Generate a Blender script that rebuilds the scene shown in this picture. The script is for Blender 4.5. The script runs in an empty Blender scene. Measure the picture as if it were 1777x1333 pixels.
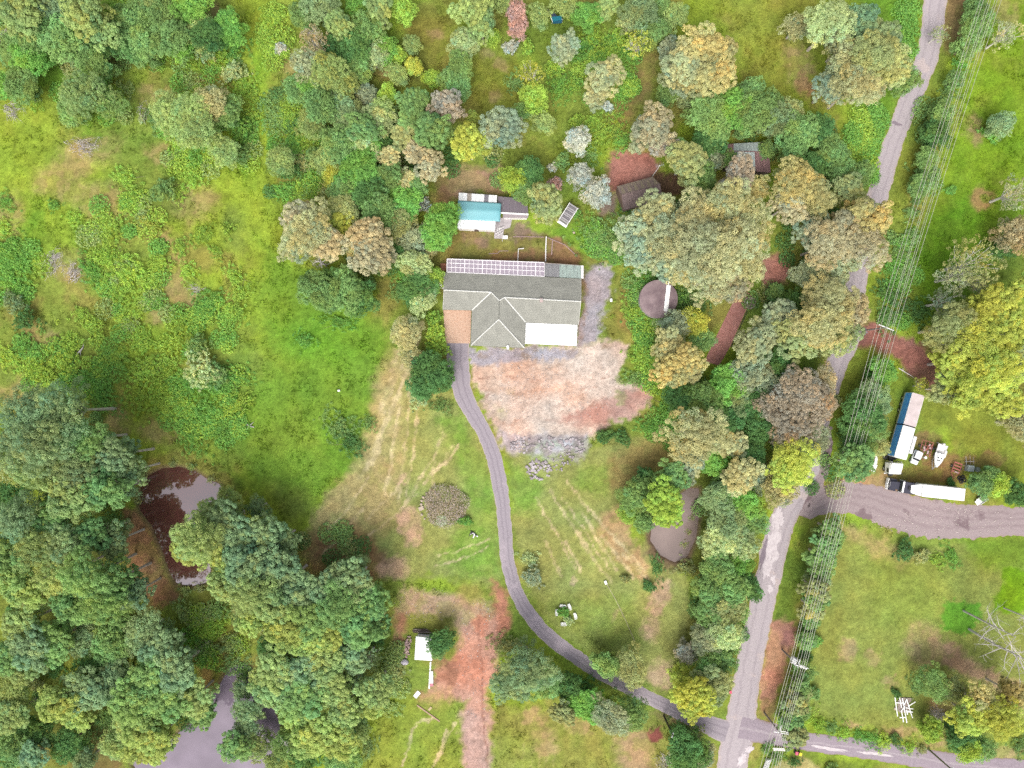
import bpy, bmesh, math, random
import numpy as np
from mathutils import Vector, Matrix

scene = bpy.context.scene
# ------------------------------------------------------------------ camera, sky, sun, exposure
S = 0.12            # metres per photo pixel at ground level
HC = 145.0          # flying height of the camera
CX, CY = 888.5, 666.5
cam_d = bpy.data.cameras.new('camera')
cam_d.sensor_width = 36.0
cam_d.lens = 36.0 * HC / (1777 * S)
cam_d.clip_start = 1.0
cam_d.clip_end = 6000.0
cam = bpy.data.objects.new('camera', cam_d)
scene.collection.objects.link(cam)
cam.location = (0, 0, HC)
cam.rotation_euler = (0, 0, 0)
scene.camera = cam

SUN_EL, SUN_AZ = math.radians(54), math.radians(192)   # azimuth clockwise from +Y (image top)
world = bpy.data.worlds.new('World')
scene.world = world
world.use_nodes = True
wn = world.node_tree
bg = wn.nodes['Background']
sky = wn.nodes.new('ShaderNodeTexSky')
sky.sky_type = 'NISHITA'
sky.sun_disc = False
sky.sun_elevation = SUN_EL
sky.sun_rotation = SUN_AZ
sky.air_density = 1.0
sky.dust_density = 6.0
sky.ozone_density = 1.0
hs = wn.nodes.new('ShaderNodeHueSaturation')      # high thin overcast: the blue is washed out everywhere
hs.inputs['Saturation'].default_value = 0.35
wn.links.new(sky.outputs[0], hs.inputs['Color'])
wn.links.new(hs.outputs[0], bg.inputs[0])
bg.inputs[1].default_value = 0.15
sun_d = bpy.data.lights.new('sun', 'SUN')
sun_d.energy = 1.1
sun_d.angle = math.radians(42)
sun_d.color = (1.0, 0.95, 0.87)
sun = bpy.data.objects.new('sun', sun_d)
scene.collection.objects.link(sun)
sdir = Vector((math.sin(SUN_AZ) * math.cos(SUN_EL), math.cos(SUN_AZ) * math.cos(SUN_EL), math.sin(SUN_EL)))
sun.rotation_euler = sdir.to_track_quat('Z', 'Y').to_euler()
sun.location = (0, 0, 200)
vs = scene.view_settings
vs.view_transform = 'Standard'
vs.look = 'None'
vs.gamma = 1.0
vs.exposure = 0.72
vs.use_curve_mapping = False
scene.cycles.max_bounces = 6
scene.cycles.diffuse_bounces = 4
scene.cycles.glossy_bounces = 2
scene.cycles.transmission_bounces = 3
scene.cycles.transparent_max_bounces = 6
scene.cycles.use_denoising = False

rng = np.random.default_rng(7)
random.seed(7)

# ------------------------------------------------------------------ helpers
def lin(c):
    c = c / 255.0
    return c / 12.92 if c <= 0.04045 else ((c + 0.055) / 1.055) ** 2.4
GAIN = 1.75
def seen(r, g, b, k=1.0):
    """base colour of a surface that shows as this 8-bit colour on level ground"""
    return np.array([lin(r), lin(g), lin(b)]) / GAIN * k
def P(px, py, z=0.0):
    f = S * (1 - z / HC)
    return Vector(((px - CX) * f, (CY - py) * f, z))

def tag(o, label=None, cat=None, group=None, kind=None):
    if label: o['label'] = label
    if cat: o['category'] = cat
    if group: o['group'] = group
    if kind: o['kind'] = kind
    return o
def link(o, parent=None):
    scene.collection.objects.link(o)
    if parent is not None:
        o.parent = parent
    return o
def empty(name, loc, label, cat, group=None, rz=0.0):
    o = bpy.data.objects.new(name, None)
    o.empty_display_size = 0.3
    o.location = loc
    o.rotation_euler = (0, 0, rz)
    link(o)
    return tag(o, label, cat, group)

def mesh_np(name, verts, faces, mat=None, col=None, smooth=False):
    """verts (n,3); faces (m,k) array of equal-size polygons; col per-vertex rgb"""
    me = bpy.data.meshes.new(name)
    verts = np.asarray(verts, dtype=np.float32)
    faces = np.asarray(faces, dtype=np.int32)
    m, k = faces.shape
    me.vertices.add(len(verts))
    me.vertices.foreach_set('co', verts.ravel())
    me.loops.add(m * k)
    me.loops.foreach_set('vertex_index', faces.ravel())
    me.polygons.add(m)
    me.polygons.foreach_set('loop_start', np.arange(0, m * k, k, dtype=np.int32))
    me.polygons.foreach_set('loop_total', np.full(m, k, dtype=np.int32))
    if smooth:
        me.polygons.foreach_set('use_smooth', np.ones(m, dtype=bool))
    if col is not None:
        a = me.color_attributes.new('Col', 'FLOAT_COLOR', 'POINT')
        c4 = np.ones((len(verts), 4), dtype=np.float32)
        c4[:, :3] = col
        a.data.foreach_set('color', c4.ravel())
    me.update(calc_edges=True)
    if mat: me.materials.append(mat)
    return me

class MB:
    """collects boxes, prisms and tubes into one mesh"""
    def __init__(s): s.v, s.f, s.uv = [], [], []
    def add(s, vs, fs, uvs=None):
        o = len(s.v)
        s.v += [tuple(v) for v in vs]
        for i, f in enumerate(fs):
            s.f.append([o + k for k in f])
            s.uv.append(uvs[i] if uvs else None)
        return s
    def box(s, c, d, rz=0.0, M=None):
        x, y, z = d[0] / 2, d[1] / 2, d[2] / 2
        vs = [Vector((a * x, b * y, e * z)) for e in (-1, 1) for a, b in ((-1, -1), (1, -1), (1, 1), (-1, 1))]
        R = M if M is not None else Matrix.Rotation(rz, 3, 'Z')
        c = Vector(c)
        return s.add([c + R @ v for v in vs], [(3, 2, 1, 0), (4, 5, 6, 7), (0, 1, 5, 4), (1, 2, 6, 5), (2, 3, 7, 6), (3, 0, 4, 7)])
    def beam(s, a, b, w, h):
        a, b = Vector(a), Vector(b)
        d = b - a
        if d.length < 1e-5: return s
        x = d.normalized()
        up = Vector((0, 0, 1)) if abs(x.z) < 0.95 else Vector((1, 0, 0))
        y = up.cross(x).normalized(); z = x.cross(y)
        M = Matrix((x, y, z)).transposed()
        return s.box((a + b) / 2, (d.length, w, h), M=M)
    def prism(s, poly, z0, z1):
        """vertical prism over a 2-D outline"""
        n = len(poly)
        if sum(poly[i][0] * poly[(i + 1) % n][1] - poly[(i + 1) % n][0] * poly[i][1] for i in range(n)) < 0:
            poly = poly[::-1]
        vs = [(p[0], p[1], z0) for p in poly] + [(p[0], p[1], z1) for p in poly]
        return s.add(vs, [tuple(range(n))[::-1], tuple(range(n, 2 * n))] + [(i, (i + 1) % n, n + (i + 1) % n, n + i) for i in range(n)])
    def slab(s, poly, t):
        """thin slab under a planar 3-D polygon"""
        poly = [Vector(p) for p in poly]
        n = len(poly)
        nrm = Vector((0, 0, 0))
        for i in range(n):
            nrm += poly[i].cross(poly[(i + 1) % n])
        if nrm.z < 0: poly = poly[::-1]; nrm = -nrm
        nrm.normalize()
        vs = poly + [p - nrm * t for p in poly]
        return s.add(vs, [tuple(range(n)), tuple(range(n, 2 * n))[::-1]] + [(i, n + i, n + (i + 1) % n, (i + 1) % n) for i in range(n)])
    def tube(s, pts, rad, n=6, cap=True):
        pts = [Vector(p) for p in pts]
        if not hasattr(rad, '__len__'): rad = [rad] * len(pts)
        vs = []
        prev = None
        for i, p in enumerate(pts):
            d = (pts[min(i + 1, len(pts) - 1)] - pts[max(i - 1, 0)])
            d = d.normalized() if d.length > 1e-6 else Vector((0, 0, 1))
            if prev is None:
                up = Vector((0, 0, 1)) if abs(d.z) < 0.9 else Vector((1, 0, 0))
                x = up.cross(d).normalized()
            else:
                x = (prev - d * prev.dot(d)).normalized()
            prev = x
            y = d.cross(x)
            for k in range(n):
                a = 2 * math.pi * k / n
                vs.append(p + (x * math.cos(a) + y * math.sin(a)) * rad[i])
        fs = [(i * n + k, i * n + (k + 1) % n, (i + 1) * n + (k + 1) % n, (i + 1) * n + k) for i in range(len(pts) - 1) for k in range(n)]
        if cap:
            fs += [tuple(range(n))[::-1], tuple(range((len(pts) - 1) * n, len(pts) * n))]
        return s.add(vs, fs)
    def lathe(s, c, prof, n=24):
        """profile of (radius, z) turned round the vertical through c"""
        c = Vector(c)
        vs = [c + Vector((r * math.cos(2 * math.pi * k / n), r * math.sin(2 * math.pi * k / n), z)) for r, z in prof for k in range(n)]
        m = len(prof)
        fs = [(i * n + k, i * n + (k + 1) % n, (i + 1) * n + (k + 1) % n, (i + 1) * n + k) for i in range(m - 1) for k in range(n)]
        fs += [tuple(range(n))[::-1], tuple(range((m - 1) * n, m * n))]
        return s.add(vs, fs)
    def mesh(s, name, mat, org=(0, 0, 0), smooth=False, bevel=0.0):
        me = bpy.data.meshes.new(name)
        ox, oy, oz = org
        me.from_pydata([(x - ox, y - oy, z - oz) for x, y, z in s.v], [], s.f)
        if any(u is not None for u in s.uv):
            ul = me.uv_layers.new(name='UVMap')
            i = 0
            for p, u in zip(me.polygons, s.uv):
                for k in range(p.loop_total):
                    if u is not None: ul.data[p.loop_start + k].uv = u[k]
        if bevel > 0:
            bm = bmesh.new(); bm.from_mesh(me)
            bmesh.ops.bevel(bm, geom=[e for e in bm.edges if len(e.link_faces) == 2 and e.calc_face_angle(0) > 0.6], offset=bevel, segments=2, affect='EDGES', clamp_overlap=True)
            bm.to_mesh(me); bm.free()
        me.materials.append(mat)
        if smooth:
            for p in me.polygons: p.use_smooth = True
        me.update()
        return me
    def build(s, name, mat, parent=None, org=None, smooth=False, bevel=0.0, world_space=True):
        """parts of a thing are given in world space; their origin is the thing's"""
        if org is None:
            org = parent_org(parent) if (parent is not None and world_space) else (0, 0, 0)
        o = bpy.data.objects.new(name, s.mesh(name, mat, org, smooth, bevel))
        if parent is None: o.location = org
        return link(o, parent)
def parent_org(p):
    o = Vector((0, 0, 0))
    while p is not None:
        o = o + p.location
        p = p.parent
    return tuple(o)

# ------------------------------------------------------------------ noise on arrays
def _hash(ix, iy, seed):
    h = (ix.astype(np.int64) * 374761393 + iy.astype(np.int64) * 668265263 + seed * 1442695041) & 0x7fffffff
    h = ((h ^ (h >> 13)) * 1274126177) & 0x7fffffff
    return ((h ^ (h >> 16)) & 0xffff) / 65535.0
def vnoise(x, y, seed=0):
    ix, iy = np.floor(x), np.floor(y)
    fx, fy = x - ix, y - iy
    fx = fx * fx * (3 - 2 * fx); fy = fy * fy * (3 - 2 * fy)
    a = _hash(ix, iy, seed); b = _hash(ix + 1, iy, seed); c = _hash(ix, iy + 1, seed); d = _hash(ix + 1, iy + 1, seed)
    return (a * (1 - fx) + b * fx) * (1 - fy) + (c * (1 - fx) + d * fx) * fy
def fbm(x, y, seed=0, octv=4):
    t, a, n = 0.0, 0.5, 0.0
    for k in range(octv):
        t = t + a * vnoise(x * 2 ** k + 17.3 * k, y * 2 ** k - 9.1 * k, seed + k); n += a; a *= 0.5
    return t / n
def sstep(a, b, x):
    t = np.clip((x - a) / (b - a), 0, 1)
    return t * t * (3 - 2 * t)

# ------------------------------------------------------------------ materials
MATS = {}
def node_mat(name):
    m = bpy.data.materials.new(name)
    m.use_nodes = True
    nt = m.node_tree
    return m, nt, nt.nodes['Principled BSDF'], nt.nodes['Material Output']
def pmat(name, col, rough=0.7, var=0.18, scale=3.0, metal=0.0, bump=0.0, col2=None, spec=0.3, mix=0.0, coords='Object'):
    """painted or natural surface with blotchy procedural colour (and grime of a second colour)"""
    if name in MATS: return MATS[name]
    m, nt, b, out = node_mat(name)
    N = nt.nodes.new
    tc = N('ShaderNodeTexCoord')
    nz = N('ShaderNodeTexNoise'); nz.inputs['Scale'].default_value = scale; nz.inputs['Detail'].default_value = 6
    nz.inputs['Roughness'].default_value = 0.65
    nt.links.new(tc.outputs[coords], nz.inputs['Vector'])
    rp = N('ShaderNodeValToRGB')
    c = np.array(col[:3])
    c2 = np.array(col2[:3]) if col2 is not None else c * (1 - var)
    rp.color_ramp.elements[0].position = 0.3; rp.color_ramp.elements[1].position = 0.7
    rp.color_ramp.elements[0].color = (*np.clip(c2 if mix == 0 else c2 * mix + c * (1 - mix), 0, 1), 1)
    rp.color_ramp.elements[1].color = (*np.clip(c * (1 + var * 0.4), 0, 0.9), 1)
    nt.links.new(nz.outputs['Fac'], rp.inputs[0])
    nt.links.new(rp.outputs[0], b.inputs['Base Color'])
    b.inputs['Roughness'].default_value = rough
    b.inputs['Metallic'].default_value = metal
    b.inputs['Specular IOR Level'].default_value = spec
    if bump:
        bp = N('ShaderNodeBump'); bp.inputs['Strength'].default_value = bump; bp.inputs['Distance'].default_value = 0.05
        n2 = N('ShaderNodeTexNoise'); n2.inputs['Scale'].default_value = scale * 6; n2.inputs['Detail'].default_value = 4
        nt.links.new(tc.outputs[coords], n2.inputs['Vector'])
        nt.links.new(n2.outputs['Fac'], bp.inputs['Height'])
        nt.links.new(bp.outputs[0], b.inputs['Normal'])
    MATS[name] = m
    return m
def sheet_mat(name, col, period=0.16, rough=0.5, grime=None, gamt=0.35, metal=0.0, depth=0.03):
    """ribbed roof sheeting: ribs run along UV v, spaced along u (metres)"""
    if name in MATS: return MATS[name]
    m, nt, b, out = node_mat(name)
    N = nt.nodes.new
    uv = N('ShaderNodeUVMap'); uv.uv_map = 'UVMap'
    sp = N('ShaderNodeSeparateXYZ'); nt.links.new(uv.outputs[0], sp.inputs[0])
    mu = N('ShaderNodeMath'); mu.operation = 'MULTIPLY'; mu.inputs[1].default_value = 2 * math.pi / period
    nt.links.new(sp.outputs[0], mu.inputs[0])
    si = N('ShaderNodeMath'); si.operation = 'SINE'; nt.links.new(mu.outputs[0], si.inputs[0])
    bp = N('ShaderNodeBump'); bp.inputs['Strength'].default_value = 0.6; bp.inputs['Distance'].default_value = depth
    nt.links.new(si.outputs[0], bp.inputs['Height'])
    nt.links.new(bp.outputs[0], b.inputs['Normal'])
    mp = N('ShaderNodeMapping'); mp.inputs['Scale'].default_value = (2.2, 0.5, 1)
    nt.links.new(uv.outputs[0], mp.inputs[0])
    nz = N('ShaderNodeTexNoise'); nz.inputs['Scale'].default_value = 1.0; nz.inputs['Detail'].default_value = 7; nz.inputs['Roughness'].default_value = 0.7
    nt.links.new(mp.outputs[0], nz.inputs['Vector'])
    rp = N('ShaderNodeValToRGB')
    c = np.array(col); g = np.array(grime) if grime is not None else c * 0.8
    rp.color_ramp.elements[0].position = 0.35; rp.color_ramp.elements[1].position = 0.35 + gamt
    rp.color_ramp.elements[0].color = (*g, 1); rp.color_ramp.elements[1].color = (*c, 1)
    nt.links.new(nz.outputs['Fac'], rp.inputs[0])
    nt.links.new(rp.outputs[0], b.inputs['Base Color'])
    b.inputs['Roughness'].default_value = rough
    b.inputs['Metallic'].default_value = metal
    b.inputs['Specular IOR Level'].default_value = 0.3
    MATS[name] = m
    return m
def glass_dark(name='dark_glass'):
    return pmat(name, (0.03, 0.035, 0.04), rough=0.1, var=0.1, spec=0.5)

white = pmat('white_paint', (0.78, 0.78, 0.77), 0.45, var=0.10, scale=1.3)
white_w = pmat('weathered_white', (0.68, 0.66, 0.65), 0.6, var=0.25, scale=2.0)
black = pmat('black_rubber', (0.03, 0.03, 0.032), 0.8)
steel = pmat('galvanised_steel', (0.45, 0.46, 0.48), 0.45, metal=0.5, scale=4)
timber = pmat('grey_timber', (0.30, 0.25, 0.22), 0.85, var=0.35, scale=5)
timber_d = pmat('dark_timber', (0.11, 0.08, 0.07), 0.9, var=0.35, scale=5)
rust = pmat('rusty_red_steel', (0.30, 0.11, 0.085), 0.8, var=0.4, scale=3)
conc = pmat('concrete', (0.36, 0.33, 0.34), 0.9, var=0.3, scale=1.5, bump=0.2)
# ------------------------------------------------------------------ ground: one sheet, fine where the photo looks, reaching the horizon
def axis(lo, hi, step, far):
    core = np.arange(lo, hi + step, step)
    out, d = [], step
    x = hi + step
    while x < far:
        d *= 1.35; x += d; out.append(x)
    left = [lo - (o - hi) for o in out][::-1]
    return np.concatenate([left, core, out])
gx = axis(-75, 1851, 3.0, 26000)
gy = axis(-75, 1407, 3.0, 26000)
GX, GY = np.meshgrid(gx, gy)
shp = GX.shape
X = GX.ravel(); Y = GY.ravel()
# wobbling of outlines, so that no edge is ruled
wx = X + 9 * (fbm(X / 22, Y / 22, 3) - 0.5) * 2 + 5.5 * (vnoise(X / 6, Y / 6, 5) - 0.5) * 2
wy = Y + 9 * (fbm(X / 22 + 50, Y / 22, 4) - 0.5) * 2 + 5.5 * (vnoise(X / 6 + 9, Y / 6, 6) - 0.5) * 2
def sd_poly(pts, x, y):
    d = np.full(x.shape, 1e18); inside = np.zeros(x.shape, bool)
    n = len(pts)
    for i in range(n):
        ax, ay = pts[i]; bx, by = pts[(i + 1) % n]
        ex, ey = bx - ax, by - ay
        t = np.clip(((x - ax) * ex + (y - ay) * ey) / (ex * ex + ey * ey + 1e-9), 0, 1)
        d = np.minimum(d, (x - ax - t * ex) ** 2 + (y - ay - t * ey) ** 2)
        c = ((ay > y) != (by > y)) & (x < (bx - ax) * (y - ay) / ((by - ay) if by != ay else 1e-9) + ax)
        inside ^= c
    d = np.sqrt(d)
    return np.where(inside, -d, d)
def sd_line(pts, x, y):
    d = np.full(x.shape, 1e18)
    for (ax, ay), (bx, by) in zip(pts[:-1], pts[1:]):
        ex, ey = bx - ax, by - ay
        t = np.clip(((x - ax) * ex + (y - ay) * ey) / (ex * ex + ey * ey + 1e-9), 0, 1)
        d = np.minimum(d, (x - ax - t * ex) ** 2 + (y - ay - t * ey) ** 2)
    return np.sqrt(d)
n_big = fbm(X / 130, Y / 130, 11)
n_mid = fbm(X / 45, Y / 45, 12)
n_fine = fbm(X / 13, Y / 13, 13)
n_grain = fbm(X / 5, Y / 5, 14, 2)
def mixc(col, w):
    global C
    w = np.clip(w, 0, 1)[:, None]
    C = C * (1 - w) + np.asarray(col)[None, :] * w
def area(pts, col, soft=8, amt=1.0, patch=0.0, noise=None, seed=0, box=True):
    """paint a kind of ground inside an outline; patch>0 breaks it up"""
    xs = [p[0] for p in pts]; ys = [p[1] for p in pts]
    sel = np.where((X > min(xs) - 60) & (X < max(xs) + 60) & (Y > min(ys) - 60) & (Y < max(ys) + 60))[0]
    d = sd_poly(pts, wx[sel], wy[sel])
    w = 1 - sstep(-soft, soft, d)
    if patch > 0:
        nn = fbm(X[sel] / 17 + seed, Y[sel] / 17, 31 + seed)
        w = w * (1 - patch * sstep(0.45, 0.57, nn))
    W = np.zeros(len(X)); W[sel] = w * amt
    mixc(col, W)
    return W
def blob(cx, cy, rx, ry, col, amt=1.0, soft=0.4, patch=0.6, seed=0, ang=0.0):
    sel = np.where((np.abs(X - cx) < max(rx, ry) * 2 + 30) & (np.abs(Y - cy) < max(rx, ry) * 2 + 30))[0]
    dx, dy = wx[sel] - cx, wy[sel] - cy
    a = math.radians(ang)
    u = (dx * math.cos(a) + dy * math.sin(a)) / rx; v = (-dx * math.sin(a) + dy * math.cos(a)) / ry
    r = np.sqrt(u * u + v * v)
    w = 1 - sstep(1 - soft, 1 + soft, r)
    if patch: w = w * (1 - patch * sstep(0.46, 0.57, fbm(X[sel] / 15 + seed, Y[sel] / 15 - seed, 41)))
    W = np.zeros(len(X)); W[sel] = w * amt
    mixc(col, W)
def streak(pts, width, col, amt=0.9, patch=0.7, seed=0):
    xs = [p[0] for p in pts]; ys = [p[1] for p in pts]
    sel = np.where((X > min(xs) - 40) & (X < max(xs) + 40) & (Y > min(ys) - 40) & (Y < max(ys) + 40))[0]
    d = sd_line(pts, X[sel] + 0.45 * (wx[sel] - X[sel]), Y[sel] + 0.45 * (wy[sel] - Y[sel]))
    w = 1 - sstep(width * 0.45, width * 1.1, d)
    w = w * (1 - patch * sstep(0.38, 0.6, fbm(X[sel] / 11 + seed * 3.7, Y[sel] / 11, 51)))
    W = np.zeros(len(X)); W[sel] = w * amt
    mixc(col, W)

G_YEL = seen(156, 178, 62); G_MID = seen(142, 160, 70); G_LUSH = seen(118, 168, 52); G_OLV = seen(160, 156, 88)
G_DEEP = seen(108, 142, 56); TAN = seen(182, 158, 112); STRAW = seen(226, 206, 160); BROWN = seen(150, 122, 88)
PINK = seen(224, 200, 184); PALE = seen(230, 212, 198); ORANGE = seen(220, 182, 158); RED = seen(176, 112, 96); BRICKD = seen(190, 134, 124)
GREYG = seen(186, 178, 186); TERRA = seen(208, 138, 112); LAWN = seen(164, 170, 98); MUD = seen(132, 108, 92)

C = np.tile(G_MID, (len(X), 1))
mixc(G_YEL, sstep(0.42, 0.62, n_big))
mixc(G_OLV, sstep(0.52, 0.72, n_mid) * 0.7)
mixc(G_DEEP, sstep(0.55, 0.75, fbm(X / 70 + 40, Y / 70, 19)) * 0.5)
# --- left meadow
area([(395, -80), (470, -80), (480, 60), (455, 180), (470, 300), (520, 420), (560, 560), (500, 640), (430, 600), (430, 420), (400, 330), (330, 300), (410, 200), (420, 80)], G_YEL, 25, 0.95)
area([(-80, 150), (90, 150), (130, 330), (110, 460), (60, 470), (-80, 420)], G_YEL, 30, 0.8)
area([(455, 420), (560, 480), (690, 590), (660, 680), (640, 780), (560, 860), (440, 840), (400, 720), (470, 620)], seen(122, 162, 56), 25, 0.85)
area([(470, 560), (600, 540), (680, 600), (600, 640), (520, 640)], G_LUSH, 25, 0.6, 0.5)
for cx, cy, rx, ry, a in [(150, 268, 62, 30, -20), (105, 320, 50, 30, 10), (175, 350, 45, 35, 0), (15, 385, 26, 55, 0), (335, 352, 42, 32, 0), (275, 415, 32, 16, 30), (300, 480, 26, 40, 20), (330, 520, 40, 18, 30), (270, 552, 17, 14, 0), (335, 533, 9, 9, 0), (270, 168, 34, 22, 0), (205, 105, 28, 20, 0), (365, 15, 16, 20, 0), (355, 135, 30, 12, -20), (30, 690, 34, 26, 0), (70, 580, 30, 22, 0), (40, 660, 14, 16, 0), (290, 270, 40, 16, 20), (210, 730, 26, 26, 0), (280, 745, 40, 28, 0), (385, 680, 9, 12, 0), (120, 460, 36, 26, 0), (500, 110, 26, 16, 0), (510, 140, 20, 14, 0)]:
    blob(cx, cy, rx, ry, TAN, 0.62, patch=0.5, seed=cx, ang=a)
for cx, cy, rx, ry in [(60, 390, 18, 40), (110, 135, 70, 22), (150, 215, 40, 26), (450, 150, 16, 70), (430, 260, 16, 60), (20, 460, 50, 50), (330, 700, 80, 50), (600, 760, 40, 55), (560, 600, 50, 25), (640, 760, 22, 40)]:
    blob(cx, cy, rx, ry, G_LUSH, 0.6, patch=0.4, seed=cy)
blob(610, 755, 26, 45, G_DEEP, 0.7, patch=0.4)
streak([(448, 240), (470, 330), (500, 420), (520, 470)], 3, seen(110, 130, 60), 0.5, 0.6)
streak([(436, 90), (444, 200), (440, 290)], 4, seen(165, 170, 80), 0.5, 0.6, 3)
# --- clearings at the top
area([(690, 5), (800, -20), (790, 120), (760, 150), (690, 160), (650, 130), (700, 80)], seen(142, 142, 68), 14, 0.9, 0.35)
area([(820, 100), (900, 90), (900, 200), (830, 195), (810, 150)], seen(140, 145, 62), 14, 0.9, 0.3)
for cx, cy in [(750, 55), (760, 62), (845, 95), (868, 113), (860, 165), (665, 125), (675, 132)]:
    blob(cx, cy, 14, 9, TAN, 0.6, patch=0.5, seed=cx)
area([(1190, -80), (1420, -80), (1420, 170), (1300, 150), (1280, 60)], seen(150, 156, 66), 20, 0.85, 0.3)
blob(1388, 115, 24, 50, TAN, 0.75, ang=-15); blob(1395, 145, 16, 22, seen(180, 138, 100), 0.7)
area([(915, 20), (1000, 40), (990, 90), (905, 90)], seen(112, 138, 55), 14, 0.7)
area([(1105, 95), (1150, 95), (1120, 180), (1060, 235), (1060, 200)], BROWN, 14, 0.7, 0.4)
area([(890, 260), (1000, 240), (1010, 290), (950, 320), (895, 300)], seen(130, 142, 60), 12, 0.7, 0.4)
area([(780, 290), (870, 290), (880, 335), (775, 345), (765, 330)], seen(188, 150, 132), 9, 0.9, 0.3)
area([(755, 300), (790, 300), (785, 400), (755, 400)], BROWN, 12, 0.8, 0.4)
# --- back yard
area([(795, 395), (900, 400), (990, 410), (1010, 452), (1000, 470), (770, 470), (780, 410)], seen(142, 128, 74), 8, 0.95, 0.2)
area([(800, 402), (850, 400), (850, 428), (810, 430)], seen(165, 135, 112), 6, 0.85, 0.5)
area([(850, 440), (945, 436), (1005, 445), (1010, 462), (850, 462)], seen(158, 116, 84), 6, 0.9, 0.4)
area([(952, 412), (985, 420), (1008, 448), (1000, 462), (952, 460)], seen(162, 122, 92), 5, 0.9, 0.3)
area([(868, 378), (900, 376), (935, 408), (900, 415), (870, 412)], seen(150, 124, 110), 6, 0.9, 0.5)
area([(955, 395), (1010, 385), (1040, 430), (1010, 445), (985, 418)], G_LUSH, 9, 0.75, 0.2)
# --- red earth by the old sheds
area([(1058, 268), (1128, 262), (1142, 290), (1130, 318), (1075, 330), (1052, 328)], BRICKD, 7, 0.97)
area([(1130, 300), (1180, 310), (1190, 340), (1130, 345)], seen(120, 80, 76), 8, 0.9)
area([(1320, 440), (1365, 445), (1372, 480), (1330, 510), (1318, 480)], BRICKD, 7, 0.95)
area([(1040, 330), (1075, 335), (1070, 370), (1040, 372)], seen(150, 128, 122), 7, 0.9, 0.2)
# --- gravel and bare pad in front of the house
area([(1026, 462), (1064, 462), (1058, 510), (1048, 560), (1035, 590), (1000, 600), (1008, 540), (1014, 490)], GREYG, 5, 0.97)
area([(1008, 470), (1020, 470), (1012, 600), (1004, 600)], seen(160, 128, 108), 5, 0.8, 0.4)
area([(1040, 545), (1075, 530), (1095, 560), (1085, 585), (1050, 590)], seen(150, 152, 76), 8, 0.9, 0.3)
area([(1075, 500), (1100, 520), (1098, 580), (1080, 575)], seen(172, 140, 92), 8, 0.7, 0.5)
area([(814, 606), (900, 600), (1000, 598), (1050, 588), (1090, 598), (1082, 640), (1072, 665), (1130, 664), (1126, 704), (1090, 724), (1040, 745), (1022, 762), (890, 768), (862, 752), (838, 700), (818, 640)], PINK, 5, 1.0)
area([(818, 632), (900, 622), (970, 632), (1000, 650), (960, 680), (880, 690), (835, 680)], ORANGE, 12, 0.8, 0.35)
area([(990, 600), (1060, 600), (1080, 620), (1060, 680), (1000, 720), (950, 700), (980, 650)], PALE, 14, 0.8, 0.3)
area([(1040, 700), (1080, 680), (1130, 664), (1126, 704), (1090, 724), (1040, 742), (960, 730)], seen(196, 148, 136), 9, 0.85, 0.15)
area([(812, 602), (910, 603), (1000, 603), (996, 622), (900, 626), (815, 636)], GREYG, 4, 0.95)
for cx, cy, rx, ry in [(912, 618, 9, 9), (930, 608, 5, 4), (998, 612, 16, 9), (840, 618, 8, 6), (1055, 600, 10, 8)]:
    blob(cx, cy, rx, ry, BROWN, 0.6, patch=0.5, seed=cx)
area([(862, 745), (900, 760), (900, 800), (880, 790)], GREYG, 6, 0.9)
area([(884, 756), (1018, 754), (1016, 790), (1000, 812), (968, 815), (955, 838), (928, 836), (920, 805), (890, 795)], seen(212, 204, 208), 7, 0.97, 0.3, seed=3)
area([(884, 756), (1018, 754), (1010, 800), (950, 838), (920, 800)], seen(150, 128, 128), 6, 0.6, 0.88, seed=9)
area([(895, 790), (1000, 785), (985, 835), (905, 835)], G_MID, 8, 0.75, 0.72, seed=4)
blob(1078, 690, 9, 9, G_LUSH, 0.8); blob(890, 680, 10, 8, G_OLV, 0.4); blob(870, 715, 14, 12, seen(196, 188, 130), 0.6)
for i in range(26):
    px = 830 + 220 * rng.random(); py = 635 + 110 * rng.random()
    streak([(px, py), (px + 22 * (rng.random() + .3), py - 9 * rng.random())], 1.6, seen(170, 126, 108), 0.55, 0.3, i)
for i in range(12):
    px = 840 + 160 * rng.random(); py = 640 + 100 * rng.random()
    blob(px, py, 14 + 14 * rng.random(), 6 + 6 * rng.random(), PALE if i % 2 else ORANGE, 0.55, patch=0.4, seed=i)
# --- mown lawns round the driveway
area([(680, 600), (735, 620), (790, 690), (838, 760), (862, 860), (872, 1000), (850, 1020), (760, 1000), (690, 1000), (520, 965), (545, 890), (610, 810), (640, 730), (655, 660)], LAWN, 10, 0.95)
area([(655, 640), (705, 620), (700, 720), (705, 800), (690, 900), (600, 990), (525, 970), (545, 890), (615, 810), (640, 730)], seen(192, 172, 120), 14, 0.85, 0.35)
area([(760, 720), (800, 720), (848, 820), (864, 900), (868, 1000), (800, 1010), (760, 960), (820, 900), (800, 830)], G_LUSH, 14, 0.62, 0.3)
area([(520, 930), (600, 900), (640, 930), (690, 980), (640, 1010), (540, 990)], seen(160, 124, 92), 12, 0.85, 0.35)
area([(880, 790), (1000, 800), (1060, 760), (1160, 760), (1110, 820), (1070, 850), (1100, 930), (1140, 960), (1195, 1000), (1205, 1080), (1160, 1190), (1080, 1175), (960, 1088), (908, 1010), (890, 900)], LAWN, 10, 0.95)
area([(1060, 790), (1150, 755), (1165, 800), (1100, 850), (1055, 850)], seen(168, 146, 92), 12, 0.85, 0.3)
area([(880, 800), (940, 830), (930, 890), (890, 890)], G_LUSH, 14, 0.6, 0.2)
area([(1000, 810), (1060, 810), (1050, 860), (1000, 850)], G_LUSH, 12, 0.5, 0.2)
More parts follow.
